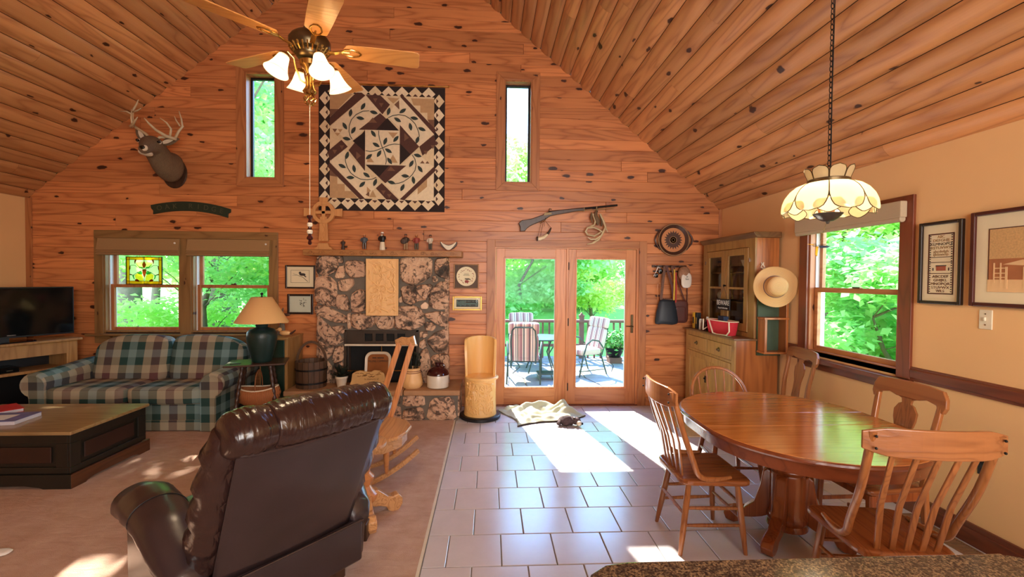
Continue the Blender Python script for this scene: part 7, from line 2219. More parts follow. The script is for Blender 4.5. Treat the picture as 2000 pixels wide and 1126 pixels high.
# ================================================================== mounted deer head
dr = thing('deer_head_mount', 'mounted whitetail deer head with antlers high on the left of the gable wall', 'deer head', (-3.85, YW, 3.0))
def loft(mm, st, n=22):
    """st: list of (centre, width radius, height radius, tangent) rings along a bent axis"""
    R = []
    for i, (c, rw, rh) in enumerate(st):
        c = Vector(c)
        a_ = Vector(st[max(i - 1, 0)][0]); b_ = Vector(st[min(i + 1, len(st) - 1)][0])
        t_ = (b_ - a_).normalized()
        up = Vector((0, 0, 1)) - t_ * t_.z
        if up.length < .2:
            up = Vector((0, -1, 0)) - t_ * (-t_.y)
        up.normalize(); sd = t_.cross(up).normalized()
        R.append([mm.v(c + sd * rw * cos(2 * pi * k / n) + up * rh * sin(2 * pi * k / n)) for k in range(n)])
    mm.ring_join(R, True, True)
# neck and shoulder flow into the head as one surface; head looks left and forward
m_ = MB()
loft(m_, [((-3.91, 5.80, 2.985), .145, .185), ((-3.91, 5.72, 2.985), .15, .19), ((-3.905, 5.64, 3.0), .14, .17), ((-3.90, 5.57, 3.03), .125, .145), ((-3.892, 5.50, 3.08), .115, .13),
          ((-3.885, 5.43, 3.13), .115, .124), ((-3.872, 5.375, 3.15), .120, .118), ((-3.855, 5.32, 3.14), .108, .105), ((-3.835, 5.265, 3.112), .084, .088), ((-3.816, 5.21, 3.08), .065, .070), ((-3.80, 5.165, 3.054), .053, .058), ((-3.79, 5.13, 3.04), .047, .049), ((-3.785, 5.113, 3.035), .033, .035)])
m_.build('head_and_neck', 'deer_coat', dr, smooth=True, auto=0, sub=1)
MB().puff((-3.826, 5.215, 3.022), (.100, .17, .062), .9).build('white_chin', 'deer_white', dr, smooth=True)
MB().sphere((-3.782, 5.105, 3.054), (.029, .016, .020), 12).build('nose', 'eye', dr, smooth=True)
MB().puff((-3.788, 5.130, 3.052), (.094, .035, .070), .9).build('pale_muzzle_ring', 'deer_white', dr, smooth=True)
for p in ((-3.762, 5.330, 3.175), (-3.942, 5.275, 3.172)):
    MB().sphere(p, (.026, .026, .022), 12).build('eye_ring', 'deer_white', dr, smooth=True)
for p in ((-3.752, 5.314, 3.175), (-3.942, 5.256, 3.172)):
    MB().sphere(p, (.0185, .0185, .017), 12).build('eye', 'eye', dr, smooth=True)
def ear(root, tip, w, mat, off=0):
    mm = MB(); root, tip = Vector(root), Vector(tip)
    ax = (tip - root); sd = ax.cross(Vector((0, -1, .2))).normalized()
    R = []
    for k in range(9):
        t_ = k / 8; ww = w * sin(pi * min(.98, .12 + t_ * .86)) ** .8
        c = root + ax * t_
        R.append([mm.v(c + sd * ww * cos(a_) + Vector((0, .012 * abs(cos(a_)) * -1 + .007 * sin(a_) + off, 0))) for a_ in [2 * pi * q / 10 for q in range(10)]])
    mm.ring_join(R, True, True)
    return mm.build('ear', mat, dr, smooth=True, auto=0)
ear((-3.79, 5.43, 3.19), (-3.61, 5.44, 3.25), .052, 'deer_coat'); ear((-3.955, 5.40, 3.215), (-4.07, 5.42, 3.35), .050, 'deer_coat')
ear((-3.78, 5.415, 3.188), (-3.655, 5.42, 3.228), .026, 'deer_white', -.008); ear((-3.957, 5.385, 3.215), (-4.03, 5.405, 3.32), .024, 'deer_white', -.008)
def tines(beam, rb, ts, nm):
    b = MB(); b.tube(beam, rb, 10)
    for pts, r in ts:
        b.tube(pts, r, 8)
    b.build(nm, 'antler', dr, smooth=True, auto=0)
tines([(-3.90, 5.36, 3.21), (-3.93, 5.38, 3.27), (-4.01, 5.41, 3.32), (-4.08, 5.42, 3.36), (-4.115, 5.42, 3.39), (-4.08, 5.36, 3.355), (-4.01, 5.25, 3.325), (-3.93, 5.18, 3.325), (-3.87, 5.13, 3.35), (-3.83, 5.11, 3.38)],
      [.017, .015, .015, .017, .017, .018, .016, .013, .009, .004],
      [([(-4.10, 5.40, 3.37), (-4.105, 5.40, 3.48), (-4.09, 5.39, 3.55), (-4.04, 5.38, 3.62), (-4.015, 5.37, 3.665)], [.015, .014, .012, .009, .004]), ([(-4.10, 5.40, 3.50), (-4.16, 5.39, 3.535), (-4.22, 5.38, 3.53)], [.010, .008, .004]),
       ([(-4.09, 5.39, 3.53), (-4.03, 5.37, 3.54), (-3.97, 5.35, 3.56)], [.010, .008, .004]), ([(-4.05, 5.33, 3.345), (-4.065, 5.33, 3.44), (-4.06, 5.33, 3.54)], [.011, .009, .004])], 'antler')
tines([(-3.83, 5.38, 3.20), (-3.80, 5.39, 3.25), (-3.73, 5.42, 3.26), (-3.66, 5.44, 3.25), (-3.63, 5.40, 3.235), (-3.67, 5.30, 3.24), (-3.72, 5.22, 3.28), (-3.75, 5.16, 3.33), (-3.77, 5.12, 3.375)],
      [.017, .015, .015, .017, .018, .018, .014, .010, .004],
      [([(-3.63, 5.40, 3.25), (-3.59, 5.40, 3.33), (-3.55, 5.40, 3.38), (-3.555, 5.39, 3.46), (-3.575, 5.38, 3.55)], [.016, .014, .012, .009, .004]), ([(-3.56, 5.40, 3.37), (-3.535, 5.40, 3.385)], [.009, .004]),
       ([(-3.65, 5.34, 3.245), (-3.63, 5.33, 3.33), (-3.66, 5.30, 3.39), (-3.71, 5.27, 3.43)], [.013, .012, .009, .004]), ([(-3.57, 5.39, 3.38), (-3.595, 5.36, 3.44), (-3.60, 5.34, 3.48)], [.009, .007, .003])], 'antler')
MB(Matrix.Translation((-3.90, YW - .012, 2.93)) @ Matrix.Rotation(pi / 2, 4, 'X')).lathe([(.14, -.012), (.15, 0), (.14, .012)], n=26, sy=1.25).build('backboard', 'dark_wood', dr, smooth=True)

# ================================================================== ceiling fan
fx, fy, fz = -1.20, 3.07, 3.17
fn_ = thing('ceiling_fan', 'five bladed oak ceiling fan with four lit bell shades', 'ceiling fan', (fx, fy, fz))
L = dict(parent=fn_, local=True)
MB().cyl((0, 0, .10), (0, 0, roof_z(fx) - fz - .06), .014).build('down_rod', 'brass', smooth=True, **L)
MB().lathe([(.03, -.10), (.07, -.06), (.075, 0)], (0, 0, roof_z(fx) - fz - .10), 20).build('canopy', 'brass', smooth=True, **L)
MB().lathe([(.045, -.08), (.075, -.07), (.088, -.05), (.09, -.03), (.118, -.02), (.13, .01), (.13, .045), (.115, .07), (.09, .09), (.05, .11), (.03, .15)], n=36).build('motor_housing', 'antique', smooth=True, **L)
m_ = MB()
for k in range(24):
    a_ = 2 * pi * k / 24
    m_.sweep([(.094 * cos(a_), .094 * sin(a_), -.045), (.129 * cos(a_), .129 * sin(a_), -.005)], .010, .008)
m_.build('vent_fins', 'brass', **L)
for k in range(5):
    ang = radians(11 + 72 * k)
    R_ = Matrix.Rotation(ang, 4, 'Z') @ Matrix.Rotation(radians(-11), 4, 'X')
    mm = MB(R_)
    P_ = [(.235, -.062), (.25, -.068), (.40, -.076), (.66, -.084), (.70, -.08), (.712, -.065), (.712, .065), (.70, .08), (.66, .084), (.40, .076), (.25, .068), (.235, .062), (.215, .03), (.212, 0), (.215, -.03)]
    mm.prism(P_, .004, .011, 'xy')
    bd = mm.build('blade', 'fan_blade', bevel=0.002, **L)
    mm = MB(R_)
    mm.sweep([(.10, 0, -.02), (.16, 0, -.012), (.20, 0, .0)], .03, .008)
    for s_ in (1, -1):
        mm.tube([(.19, 0, .0), (.225, s_ * .028, .001), (.27, s_ * .034, .001), (.31, s_ * .02, .001), (.325, 0, .001)], .0055, 6)
    mm.tube([(.19, 0, .0), (.25, 0, .001)], .006, 6)
    mm.build('blade_bracket', 'brass', bd, smooth=True, local=True)
MB().lathe([(.035, -.30), (.045, -.285), (.03, -.26), (.022, -.23), (.03, -.20), (.02, -.17), (.035, -.14), (.06, -.12), (.065, -.09), (.05, -.085)], n=24).build('light_kit_stem', 'brass', smooth=True, **L)
m_ = MB()
for k in range(8):
    a_ = 2 * pi * k / 8
    m_.tube([(.012 * cos(a_), .012 * sin(a_), -.375), (.034 * cos(a_ + .6), .034 * sin(a_ + .6), -.355), (.038 * cos(a_ + 1.2), .038 * sin(a_ + 1.2), -.33), (.015 * cos(a_ + 1.9), .015 * sin(a_ + 1.9), -.30)], .0035, 5)
m_.build('twisted_finial', 'brass', smooth=True, **L)
bell = [(.028, 0), (.034, -.012), (.040, -.04), (.048, -.075), (.062, -.11), (.078, -.135), (.075, -.136), (.058, -.11), (.044, -.075), (.036, -.04), (.030, -.015)]
for k, (an, rr_, tz) in enumerate(((205, .17, -.14), (290, .13, -.20), (20, .13, -.13), (330, .24, -.20))):
    pass
for k in range(4):
    an = radians(-139 + 90 * k)
    d = Vector((cos(an), sin(an), 0))
    e = d * .155 + Vector((0, 0, -.095))
    MB().tube([d * .02 + Vector((0, 0, -.24)), d * .06 + Vector((0, 0, -.225)), d * .085 + Vector((0, 0, -.16)), d * .10 + Vector((0, 0, -.10)), d * .14 + Vector((0, 0, -.07)), e], .0065, 8).build('lamp_arm', 'brass', smooth=True, **L)
    tm = Matrix.Translation(e) @ Vector((0, 0, -1)).rotation_difference((Vector((0, 0, -1)) + d * .42).normalized()).to_matrix().to_4x4()
    hol = MB(tm).lathe([(.02, .012), (.032, .0), (.034, -.018), (.028, -.02)], n=18).build('socket_cup', 'brass', smooth=True, **L)
    mm = MB(tm); R = []
    for r, z_ in bell:
        R.append([mm.v((r * cos(2 * pi * i / 28), r * sin(2 * pi * i / 28), z_)) for i in range(28)])
    mm.ring_join(R, True, False)
    mm.build('glass_shade', 'opal', smooth=True, auto=0, **L)
    MB(tm).puff((0, 0, -.07), (.042, .042, .07), .95, None, 14, 10).build('bulb', 'bulb', smooth=True, **L)
    w_ = (Matrix.Translation((fx, fy, fz)) @ tm) @ Vector((0, 0, -.10))
    light('fan_lamp_light', 'POINT', w_, 8, (1.0, .78, .5), .03)
# pull chain with bead toggle
MB().cyl((0.0, 0.0, -.36), (0.0, 0.0, -1.10), .0022, n=5).build('pull_chain', 'cream', **L)
MB().lathe([(.004, -1.10), (.018, -1.105), (.02, -1.115), (.008, -1.13), (.012, -1.15), (.018, -1.165), (.010, -1.18), (.014, -1.20), (.019, -1.215), (.009, -1.235), (.019, -1.25), (.020, -1.262), (.008, -1.27), (.013, -1.29), (.006, -1.30)], n=14).build('beaded_pull', 'maroon_glaze', smooth=True, **L)
MB().sphere((0, 0, -1.165), .0185, 10).sphere((0, 0, -1.213), .0195, 10).build('pale_beads', 'cream', smooth=True, **L)

# ================================================================== pendant over the table
px_, py_ = 2.03, 2.60
pd = thing('pendant_lamp', 'petal shaped slag glass pendant lamp with scalloped crown hanging over the dining table', 'lamp', (px_, py_, 2.03))
L = dict(parent=pd, local=True)
ztop = roof_z(px_) - 2.03
PS = .81
m_ = MB(); z_ = .285; k = 0
while z_ < ztop - .03:
    pts = []
    for q in range(13):
        a_ = 2 * pi * q / 12
        u, w_ = .0085 * cos(a_), .019 * sin(a_)
        pts.append((u, 0, z_ + .017 + w_) if k % 2 else (0, u, z_ + .017 + w_))
    m_.tube(pts, .0024, 5)
    z_ += .031; k += 1
m_.build('chain', 'iron', smooth=True, **L)
MB().tube([(.012, 0, .28), (.014, .006, .7), (.012, -.004, ztop)], .003, 5).build('lamp_cord', 'black', **L)
MB().lathe([(.05, 0), (.05, .02), (.02, .04)], (0, 0, ztop - .045), 18).build('ceiling_hook', 'iron', smooth=True, **L)
MB().cyl((0, 0, .05), (0, 0, .29), .007).lathe([(.012, .275), (.02, .285), (.006, .30)], n=14).build('stem', 'antique', smooth=True, **L)
PR = [(a_ * PS, b_ * PS) for a_, b_ in [(.135, .262), (.165, .258), (.205, .24), (.245, .205), (.275, .16), (.292, .11), (.298, .06), (.300, .035)]]
def prof_at(t):
    f_ = t * (len(PR) - 1); i = min(int(f_), len(PR) - 2); f_ -= i
    return PR[i][0] * (1 - f_) + PR[i + 1][0] * f_, PR[i][1] * (1 - f_) + PR[i + 1][1] * f_
NP = 8
for k in range(NP):
    a0 = 2 * pi * (k + .5) / NP + radians(8)
    mm = MB(); R = []; edge = []
    for j in range(15):
        t_ = j / 14
        r, z_ = prof_at(t_ * .98)
        hw = (pi / NP) * (1 if t_ < .5 else sqrt(max(0.0, 1 - ((t_ - .5) / .5) ** 2.3)))
        R.append([mm.v(((r + .012 * cos(u * pi / 2) * t_) * cos(a0 + u * hw * .985), (r + .012 * cos(u * pi / 2) * t_) * sin(a0 + u * hw * .985), z_)) for u in [-1 + q / 4 for q in range(9)]])
        edge.append((r, z_, hw))
    mm.ring_join(R, False, False)
    pt_ = mm.build('glass_petal', 'slag_glass', smooth=True, auto=0, **L)
    el = [(r * cos(a0 - h), r * sin(a0 - h), z_) for r, z_, h in edge] + [(r * cos(a0 + h), r * sin(a0 + h), z_) for r, z_, h in reversed(edge)]
    MB().tube(el, .0028, 5).build('lead_came', 'antique', pt_, smooth=True, local=True)
    # small lower petal in the gap
    a1 = 2 * pi * k / NP + radians(8)
    mm = MB(); R = []; edge = []
    for j in range(9):
        t_ = j / 8
        r = (.292 + .004 * t_ - .02 * t_ * t_) * PS; z_ = (.115 - .095 * t_) * PS
        hw = .30 * sin(pi * (.18 + .80 * t_)) ** .7
        R.append([mm.v((r * cos(a1 + u * hw), r * sin(a1 + u * hw), z_)) for u in [-1 + q / 3 for q in range(7)]])
        edge.append((r, z_, hw))
    mm.ring_join(R, False, False)
    pt_ = mm.build('glass_scallop', 'slag_glass', smooth=True, auto=0, **L)
    el = [(r * cos(a1 - h), r * sin(a1 - h), z_) for r, z_, h in edge] + [(r * cos(a1 + h), r * sin(a1 + h), z_) for r, z_, h in reversed(edge)]
    MB().tube(el, .0026, 5).build('lead_came', 'antique', pt_, smooth=True, local=True)
    # crown petal
    mm = MB(); R = []; edge = []
    for j in range(9):
        t_ = j / 8
        r = (.128 + .032 * t_) * PS; z_ = (.288 + .085 * t_) * PS
        hw = (pi / NP) * .95 * (1 if t_ < .45 else sqrt(max(0, 1 - ((t_ - .45) / .55) ** 2.2)))
        R.append([mm.v((r * cos(a0 + u * hw), r * sin(a0 + u * hw), z_)) for u in [-1 + q / 3 for q in range(7)]])
        edge.append((r, z_, hw))
    mm.ring_join(R, False, False)
    pt_ = mm.build('crown_petal', 'slag_glass', smooth=True, auto=0, **L)
    el = [(r * cos(a0 - h), r * sin(a0 - h), z_) for r, z_, h in edge] + [(r * cos(a0 + h), r * sin(a0 + h), z_) for r, z_, h in reversed(edge)]
    MB().tube(el, .0024, 5).build('lead_came', 'antique', pt_, smooth=True, local=True)
MB().lathe([(a_ * PS, b_ * PS) for a_, b_ in [(.132, .255), (.137, .26), (.137, .285), (.130, .29), (.128, .26)]], n=40).build('brass_band', 'antique', smooth=True, **L)
MB().lathe([(.006, -.03), (.012, -.015), (.03, -.012), (.05, .0), (.075, .025), (.078, .032), (.072, .032), (.02, .01)], n=30).build('lamp_dish', 'steel_grey', smooth=True, **L)
for k in range(3):
    a_ = 2 * pi * k / 3 + .5
    MB().cyl((.035 * cos(a_), .035 * sin(a_), .03), (.045 * cos(a_), .045 * sin(a_), .08), .012, n=10).build('candle_socket', 'clay', smooth=True, **L)
    MB().puff((.05 * cos(a_), .05 * sin(a_), .115), (.045, .045, .065), .95, None, 14, 10).build('bulb', 'bulb', smooth=True, **L)
light('pendant_light', 'POINT', (px_, py_, 2.17), 8, (1.0, .8, .52), .05)
MB().cyl((-.01, 0, -.03), (-.045, 0, -.13), .0015, n=4).build('pull_string', 'antique', **L)
hb = thing('glass_hummingbird', 'small yellow and blue glass hummingbird hanging on the pendant pull string', 'ornament', (px_ - .05, py_, 1.865))
L = dict(parent=hb, local=True)
MB().puff((.015, 0, .0), (.075, .022, .022), .9, Matrix.Rotation(radians(-8), 4, 'Y')).sphere((-.028, 0, .008), .012, 8).build('body', 'cab_glass', smooth=True, **L)
MB().cyl((-.035, 0, .01), (-.075, 0, .012), .003, .001, 6).prism([(-.02, 0), (-.005, .0), (-.012, -.06), (-.024, -.05)], -.002, .002).build('beak_and_wing', 'yellow', **L)
MB().prism([(.0, .004), (.07, .004), (.05, -.008), (.01, -.010)], -.004, .004).build('blue_wing', 'navy', **L)

# ================================================================== outside: terrace
tr = structure('terrace', 'slate paved terrace outside the doors')
MB().box((-1.6, YW + .16, -.22), (4.6, 10.3, -.115)).build('mortar_bed', 'mortar', tr)
rg = random.Random(21)
nx_, ny_ = 9, 7
gx = [[-1.5 + 6.0 * i / nx_ + (rg.uniform(-.14, .14) if 0 < i < nx_ else 0) for i in range(nx_ + 1)] for j in range(ny_ + 1)]
gy = [[YW + .20 + 4.2 * j / ny_ + (rg.uniform(-.12, .12) if 0 < j < ny_ else 0) for i in range(nx_ + 1)] for j in range(ny_ + 1)]
for j in range(ny_):
    for i in range(nx_):
        q = [Vector((gx[b][a], gy[b][a])) for a, b in ((i, j), (i + 1, j), (i + 1, j + 1), (i, j + 1))]
        c = sum(q, Vector((0, 0))) / 4
        MB().prism([tuple(c + (p - c) * .965) for p in q], -.13, -.10 + rg.uniform(0, .004), 'xy').build('flagstone', 'slate', tr, bevel=0.006)
rl = thing('terrace_railing', 'brown wooden railing with square balusters along the far edge of the terrace', 'railing', (2.0, 9.95, -.1))
MB().box((-1.5, 9.88, .70), (4.5, 10.02, .76)).build('hand_rail', 'deck_rail', rl, bevel=0.01)
MB().box((-1.5, 9.92, .16), (4.5, 9.98, .22)).build('bottom_rail', 'deck_rail', rl, bevel=0.005)
for k in range(41):
    x_ = -1.42 + k * .146
    if abs(x_ - 2.08) < .08:
        continue
    MB().box((x_ - .018, 9.93, -.1), (x_ + .018, 9.97, .70)).build('baluster', 'deck_rail', rl)
for x_ in (-1.5, 2.08, 4.5):
    MB().box((x_ - .05, 9.90, -.1), (x_ + .05, 10.0, .84)).box((x_ - .06, 9.89, .84), (x_ + .06, 10.01, .87)).prism([(x_ - .04, .87), (x_ + .04, .87), (x_, .93)], 9.91, 9.99).build('post', 'deck_rail', rl, bevel=0.004)
def patio_chair(loc, rz, lab):
    t_ = thing('patio_chair', lab, 'chair', loc, rz, 'striped patio chairs')
    L = dict(parent=t_, local=True)
    MB().puff((0, .0, .43), (.52, .52, .12), .3, None, 30, 12).build('seat_cushion', 'stripe_cushion', smooth=True, auto=0, **L)
    bm_ = Matrix.Translation((0, -.25, .44)) @ Matrix.Rotation(radians(14), 4, 'X')
    MB(bm_).puff((0, 0, .22), (.50, .10, .42), .3, None, 30, 14).build('back_cushion', 'stripe_cushion', smooth=True, auto=0, **L)
    MB(bm_).puff((0, 0.0, .52), (.52, .11, .20), .3, None, 30, 12).build('head_cushion', 'stripe_cushion', smooth=True, auto=0, **L)
    f_ = MB(bm_)
    f_.tube([(-.20, -.06, -.08), (-.21, -.07, .3), (-.19, -.07, .50), (-.14, -.07, .56), (.14, -.07, .56), (.19, -.07, .50), (.21, -.07, .3), (.20, -.06, -.08)], .013, 8)
    for q in (-.1, 0, .1):
        f_.tube([(q, -.065, -.05), (q, -.07, .55)], .006, 6)
    f_.build('back_frame', 'deck_metal', smooth=True, **L)
    for sx in (-1, 1):
        MB().tube([(sx * .30, .30, 0), (sx * .30, .22, .35), (sx * .30, .14, .58), (sx * .30, .02, .66), (sx * .29, -.14, .63), (sx * .27, -.26, .50)], .014, 8).build('arm_frame', 'deck_metal', smooth=True, **L)
        MB().tube([(sx * .27, -.20, .40), (sx * .28, -.34, 0)], .014, 8).build('rear_leg', 'deck_metal', smooth=True, **L)
        MB().tube([(sx * .30, .28, .10), (sx * .28, -.31, .10)], .008, 6).build('side_stretcher', 'deck_metal', smooth=True, **L)
    MB().tube([(-.29, .22, .36), (.29, .22, .36)], .010, 6).tube([(-.27, -.2, .36), (.27, -.2, .36)], .010, 6).build('seat_rail', 'deck_metal', **L)
    return t_
pc = patio_chair((.62, 7.75, -.1), radians(-6), 'striped patio chair seen from behind, nearest the left glazed door')
copy_tree(pc, (1.78, 8.35, -.1), radians(115), 'striped patio chair facing left, behind the right glazed door')
copy_tree(pc, (.72, 9.15, -.1), radians(185), 'striped patio chair beyond the glass table, partly hidden by the nearer chair')
gt = thing('patio_table', 'glass topped metal patio table between the striped chairs', 'table', (1.0, 8.55, -.1))
L = dict(parent=gt, local=True)
MB().lathe([(.01, .64), (.46, .64), (.46, .652), (.01, .652)], n=36).build('glass_top', 'deck_glass', **L)
MB().tube([(.47 * cos(a_), .47 * sin(a_), .645) for a_ in [2 * pi * k / 32 for k in range(33)]], .014, 6).build('rim', 'deck_metal', smooth=True, **L)
for k in range(4):
    a_ = pi / 4 + pi / 2 * k
    MB().tube([(.40 * cos(a_), .40 * sin(a_), .64), (.2 * cos(a_), .2 * sin(a_), .35), (.36 * cos(a_), .36 * sin(a_), 0)], .013, 7).build('leg', 'deck_metal', smooth=True, **L)
so = thing('slatted_stool', 'low dark slatted stool on the terrace between the chairs', 'stool', (1.06, 7.85, -.1))
L = dict(parent=so, local=True)
for k in range(6):
    MB().box((-.2, -.15 + k * .052, .10), (.2, -.115 + k * .052, .118)).build('slat', 'deck_metal', **L)
for sx in (-1, 1):
    MB().box((sx * .17 - .015, -.14, 0), (sx * .17 + .015, .14, .10)).build('foot_rail', 'deck_metal', **L)
pp = thing('potted_flowers', 'leafy plant in a dark basket pot by the terrace railing', 'plant', (2.68, 9.4, -.1))
MB().lathe([(.12, 0), (.17, .1), (.20, .2), (.19, .2), (.15, .15)], (2.68, 9.4, .02), 18).build('pot', 'iron', pp, smooth=True)
MB().box((2.55, 9.27, -.1), (2.81, 9.53, .02)).build('stand', 'deck_rail', pp)

# ------------------------------------------------------------------ greenery
def leaves(name, mat, parent, blobs, count, size, seed, flat=.5):
    """one mesh of folded leaves scattered through ellipsoids; blobs: (x,y,z,rx,ry,rz)"""
    g = np.random.default_rng(seed)
    vol = np.array([b[3] * b[4] * b[5] for b in blobs]) ** .67
    idx = g.choice(len(blobs), count, p=vol / vol.sum())
    B = np.array(blobs)[idx]
    d = g.normal(size=(count, 3)); d /= np.linalg.norm(d, axis=1)[:, None]
    rad = g.uniform(.35, 1.0, count) ** .5
    # clump the leaves into sprays
    c = B[:, :3] + d * B[:, 3:] * rad[:, None]
    c += g.normal(size=(count, 3)) * size * .6
    ax = g.normal(size=(count, 3)); ax[:, 2] = ax[:, 2] * .45 - .25; ax /= np.linalg.norm(ax, axis=1)[:, None]
    nr = g.normal(size=(count, 3)) * flat + np.array([0, 0, 1.0])
    sd = np.cross(ax, nr); sd /= np.linalg.norm(sd, axis=1)[:, None] + 1e-9
    up = np.cross(sd, ax)
    s = (size * g.uniform(.6, 1.25, count))[:, None]
    P = np.stack([c, c + ax * s * .45 + sd * s * .36 + up * s * .10, c + ax * s, c + ax * s * .45 - sd * s * .36 + up * s * .10], 1)
    V = P.reshape(-1, 3)
    base = np.arange(count)[:, None] * 4
    F = np.concatenate([base + np.array([0, 1, 2]), base + np.array([0, 2, 3])], 0)
    me = bpy.data.meshes.new(name)
    me.vertices.add(len(V)); me.vertices.foreach_set('co', V.ravel())
    me.loops.add(F.size); me.loops.foreach_set('vertex_index', F.ravel())
    me.polygons.add(len(F)); me.polygons.foreach_set('loop_start', np.arange(len(F)) * 3); me.polygons.foreach_set('loop_total', np.full(len(F), 3))
    me.update(calc_edges=True)
    me.materials.append(M[mat])
    o = bpy.data.objects.new(name, me); COL.objects.link(o)
    o['kind'] = 'stuff'
    if parent is not None:
        o.parent = parent
        o.matrix_parent_inverse = ROOT[parent.name].inverted()
    return o
leaves('leaves', 'leaf_pot', pp, [(2.68, 9.4, .36, .26, .24, .2)], 500, .09, 3)

# lawn rising to the right behind the terrace
def gz(x, y):
    d = max(0, y - 10.5)
    return -.35 + .055 * d + max(0, x - 1.5) * .045 * min(1, d / 8) + .5 * math.exp(-((x + 8) / 5) ** 2) * min(1, d / 10)
gr = MB(); gr.grid(60, 60, lambda u, v: Vector((-40 + 90 * u, 5.97 + 60 * v, gz(-40 + 90 * u, 5.97 + 60 * v) if 1 else 0)))
gr.grid(24, 40, lambda u, v: Vector((3.24 + 50 * u, -10 + 16 * v, -.35 + .03 * 50 * u)))
g_ = gr.build('lawn', 'grass', smooth=True, auto=0); g_['kind'] = 'structure'; g_['label'] = 'sunlit green lawn rising behind the terrace'
def tree(name, lab, x, y, h, r, mat, n, sz, seed, tr_=.12, cz=.62, low=False, cat='tree', grp=None, layers=6, ground=None):
    z0 = gz(x, y) if ground is None else ground
    t_ = thing(name, lab, cat, (x, y, z0), 0, grp)
    g = random.Random(seed)
    top = h * .9
    pts = [(x + g.uniform(-.1, .1) * k, y + g.uniform(-.1, .1) * k, z0 - .1 + top * k / 5) for k in range(6)]
    MB().tube(pts, [tr_ * (1.25 - k * .2) for k in range(6)], 12).build('trunk', 'bark', t_, smooth=True)
    blobs = []
    b_ = MB()
    for i in range(layers * 3):
        t = g.uniform(.12 if low else .3, 1.0)
        a_ = g.uniform(0, 2 * pi)
        rr_ = r * (1 - abs(t - .55) * .9) * g.uniform(.45, .95)
        c = (x + rr_ * cos(a_), y + rr_ * sin(a_), z0 + h * t)
        k = min(4, int(t * 5)); b0 = pts[k]
        b_.tube([b0, ((b0[0] + c[0]) / 2, (b0[1] + c[1]) / 2, (b0[2] + c[2]) / 2 + .1), c], [tr_ * .18, tr_ * .11, tr_ * .05], 5)
        blobs.append((*c, r * g.uniform(.3, .5), r * g.uniform(.3, .5), r * g.uniform(.14, .28)))
    b_.build('branches', 'bark', t_)['kind'] = 'stuff'
    leaves('foliage', mat, t_, blobs, n, sz, seed)
    return t_
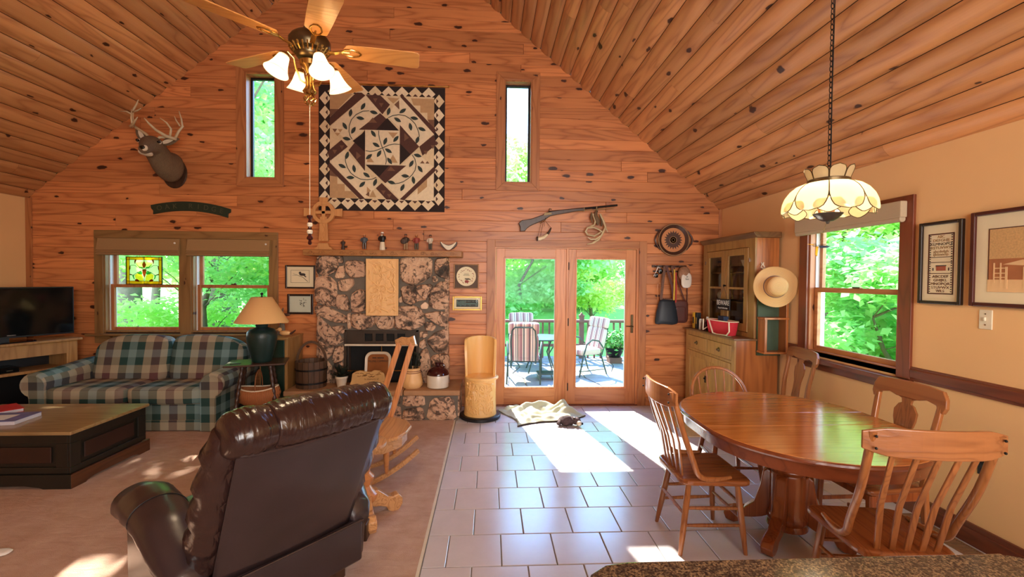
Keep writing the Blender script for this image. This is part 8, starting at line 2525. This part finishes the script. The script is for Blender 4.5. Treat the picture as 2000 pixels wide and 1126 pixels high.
TREES = [
 ('maple_tree', 'leafy maple close outside the left sash window', -5.3, 8.6, 4.2, 1.9, 'leaf_a', 14000, .11, 1, .07, True),
 ('maple_tree', 'leafy maple close outside the right sash window, behind the lamp', -3.4, 8.9, 3.6, 1.7, 'leaf_b', 14000, .11, 2, .06, True),
 ('oak_tree', 'thick grey trunked oak beyond the left sash window', -8.6, 11.2, 11, 3.0, 'leaf_a', 9000, .2, 3, .22, False),
 ('oak_tree', 'broad trunked oak beyond the right sash window', -6.15, 10.6, 12, 2.6, 'leaf_b', 8000, .2, 4, .26, False),
 ('slim_tree', 'slim grey tree seen between the trunks left', -10.1, 14.0, 9, 2.0, 'leaf_a', 5000, .2, 5, .10, False),
 ('green_tree', 'wide bright tree behind the left wood', -9.5, 17, 9, 3.6, 'leaf_a', 12000, .24, 6, .2, True),
 ('green_tree', 'bushy tree behind the maples, left of the chimney', -6.2, 16, 8, 3.4, 'leaf_b', 12000, .24, 7, .2, True),
 ('green_tree', 'tall tree filling the left tall window', -7.0, 19, 12, 4.2, 'leaf_b', 14000, .28, 8, .25, True),
 ('green_tree', 'bushy tree straight behind the left glazed door', 1.2, 15.0, 4.6, 2.4, 'leaf_b', 14000, .2, 9, .06, True),
 ('green_tree', 'wide tree behind the chimney side of the left door', -1.6, 17.5, 6.2, 3.2, 'leaf_a', 12000, .26, 10, .09, True),
 ('yellow_tree', 'young yellow-green tree on the lawn behind the right glazed door', 3.4, 15.0, 2.9, 1.25, 'leaf_c', 7000, .15, 11, .06, False),
 ('green_tree', 'green tree behind the young yellow-green tree', 3.6, 21, 5.6, 3.0, 'leaf_a', 11000, .28, 12, .2, True),
 ('green_tree', 'distant tree at the right end of the lawn', 9.5, 26, 8.5, 3.6, 'leaf_b', 10000, .34, 13, .25, True),
 ('green_tree', 'distant tree above the lawn between the doors', .6, 27, 8.5, 4.2, 'leaf_a', 12000, .36, 14, .25, True),
 ('green_tree', 'distant tree far behind the railing on the left', -4.0, 27, 8.5, 4.4, 'leaf_b', 12000, .36, 15, .25, True),
 ('green_tree', 'distant tree behind the far lawn, right of centre', 6.0, 30, 9.5, 4.2, 'leaf_a', 10000, .38, 19, .25, True),
]
for nm, lab, x, y, h, r, mt_, n_, sz, sd, tr_, lw in TREES:
    tree(nm, lab, x, y, h, r, mt_, n_, sz, sd, tr_, low=lw, grp='trees behind the house')
SIDE = [
 ('leafy_shrub', 'broad leaved shrub close outside the right wall window, lower part', 5.2, 5.3, 2.3, 1.5, 'leaf_b', 18000, .12, 31, .04),
 ('leafy_shrub', 'tall shrub filling the upper part of the right wall window', 5.9, 7.4, 4.2, 1.9, 'leaf_a', 20000, .125, 32, .06),
 ('leafy_shrub', 'bright shrub at the right side of the right wall window', 6.8, 5.6, 3.9, 1.9, 'leaf_a', 18000, .12, 33, .06),
 ('leafy_shrub', 'shrub further off behind the others in the right wall window', 8.4, 9.4, 5.2, 2.6, 'leaf_b', 16000, .16, 34, .08),
 ('leafy_shrub', 'shrub at the far right behind the right wall window', 9.2, 7.0, 5.4, 2.6, 'leaf_a', 16000, .16, 35, .08)]
for nm, lab, x, y, h, r, mt_, n_, sz, sd, tr_ in SIDE:
    tree(nm, lab, x, y, h, r, mt_, n_, sz, sd, tr_, low=True, cat='shrub', ground=-.35, grp='shrubs outside the right window')
ctg = thing('far_cottage', 'small reddish cottage glimpsed through leaves beyond the right wall window', 'building', (10.2, 12.6, .2))
MB().box((9.4, 12.2, -.2), (11.0, 13.2, 1.6)).build('wall', 'cottage', ctg)
MB().prism([(9.2, 1.6), (11.2, 1.6), (10.2, 2.35)], 12.0, 13.4).build('roof', 'slate', ctg)
print('objects', len(bpy.data.objects), 'tris', sum(len(o.data.polygons) for o in bpy.data.objects if o.type == 'MESH'))
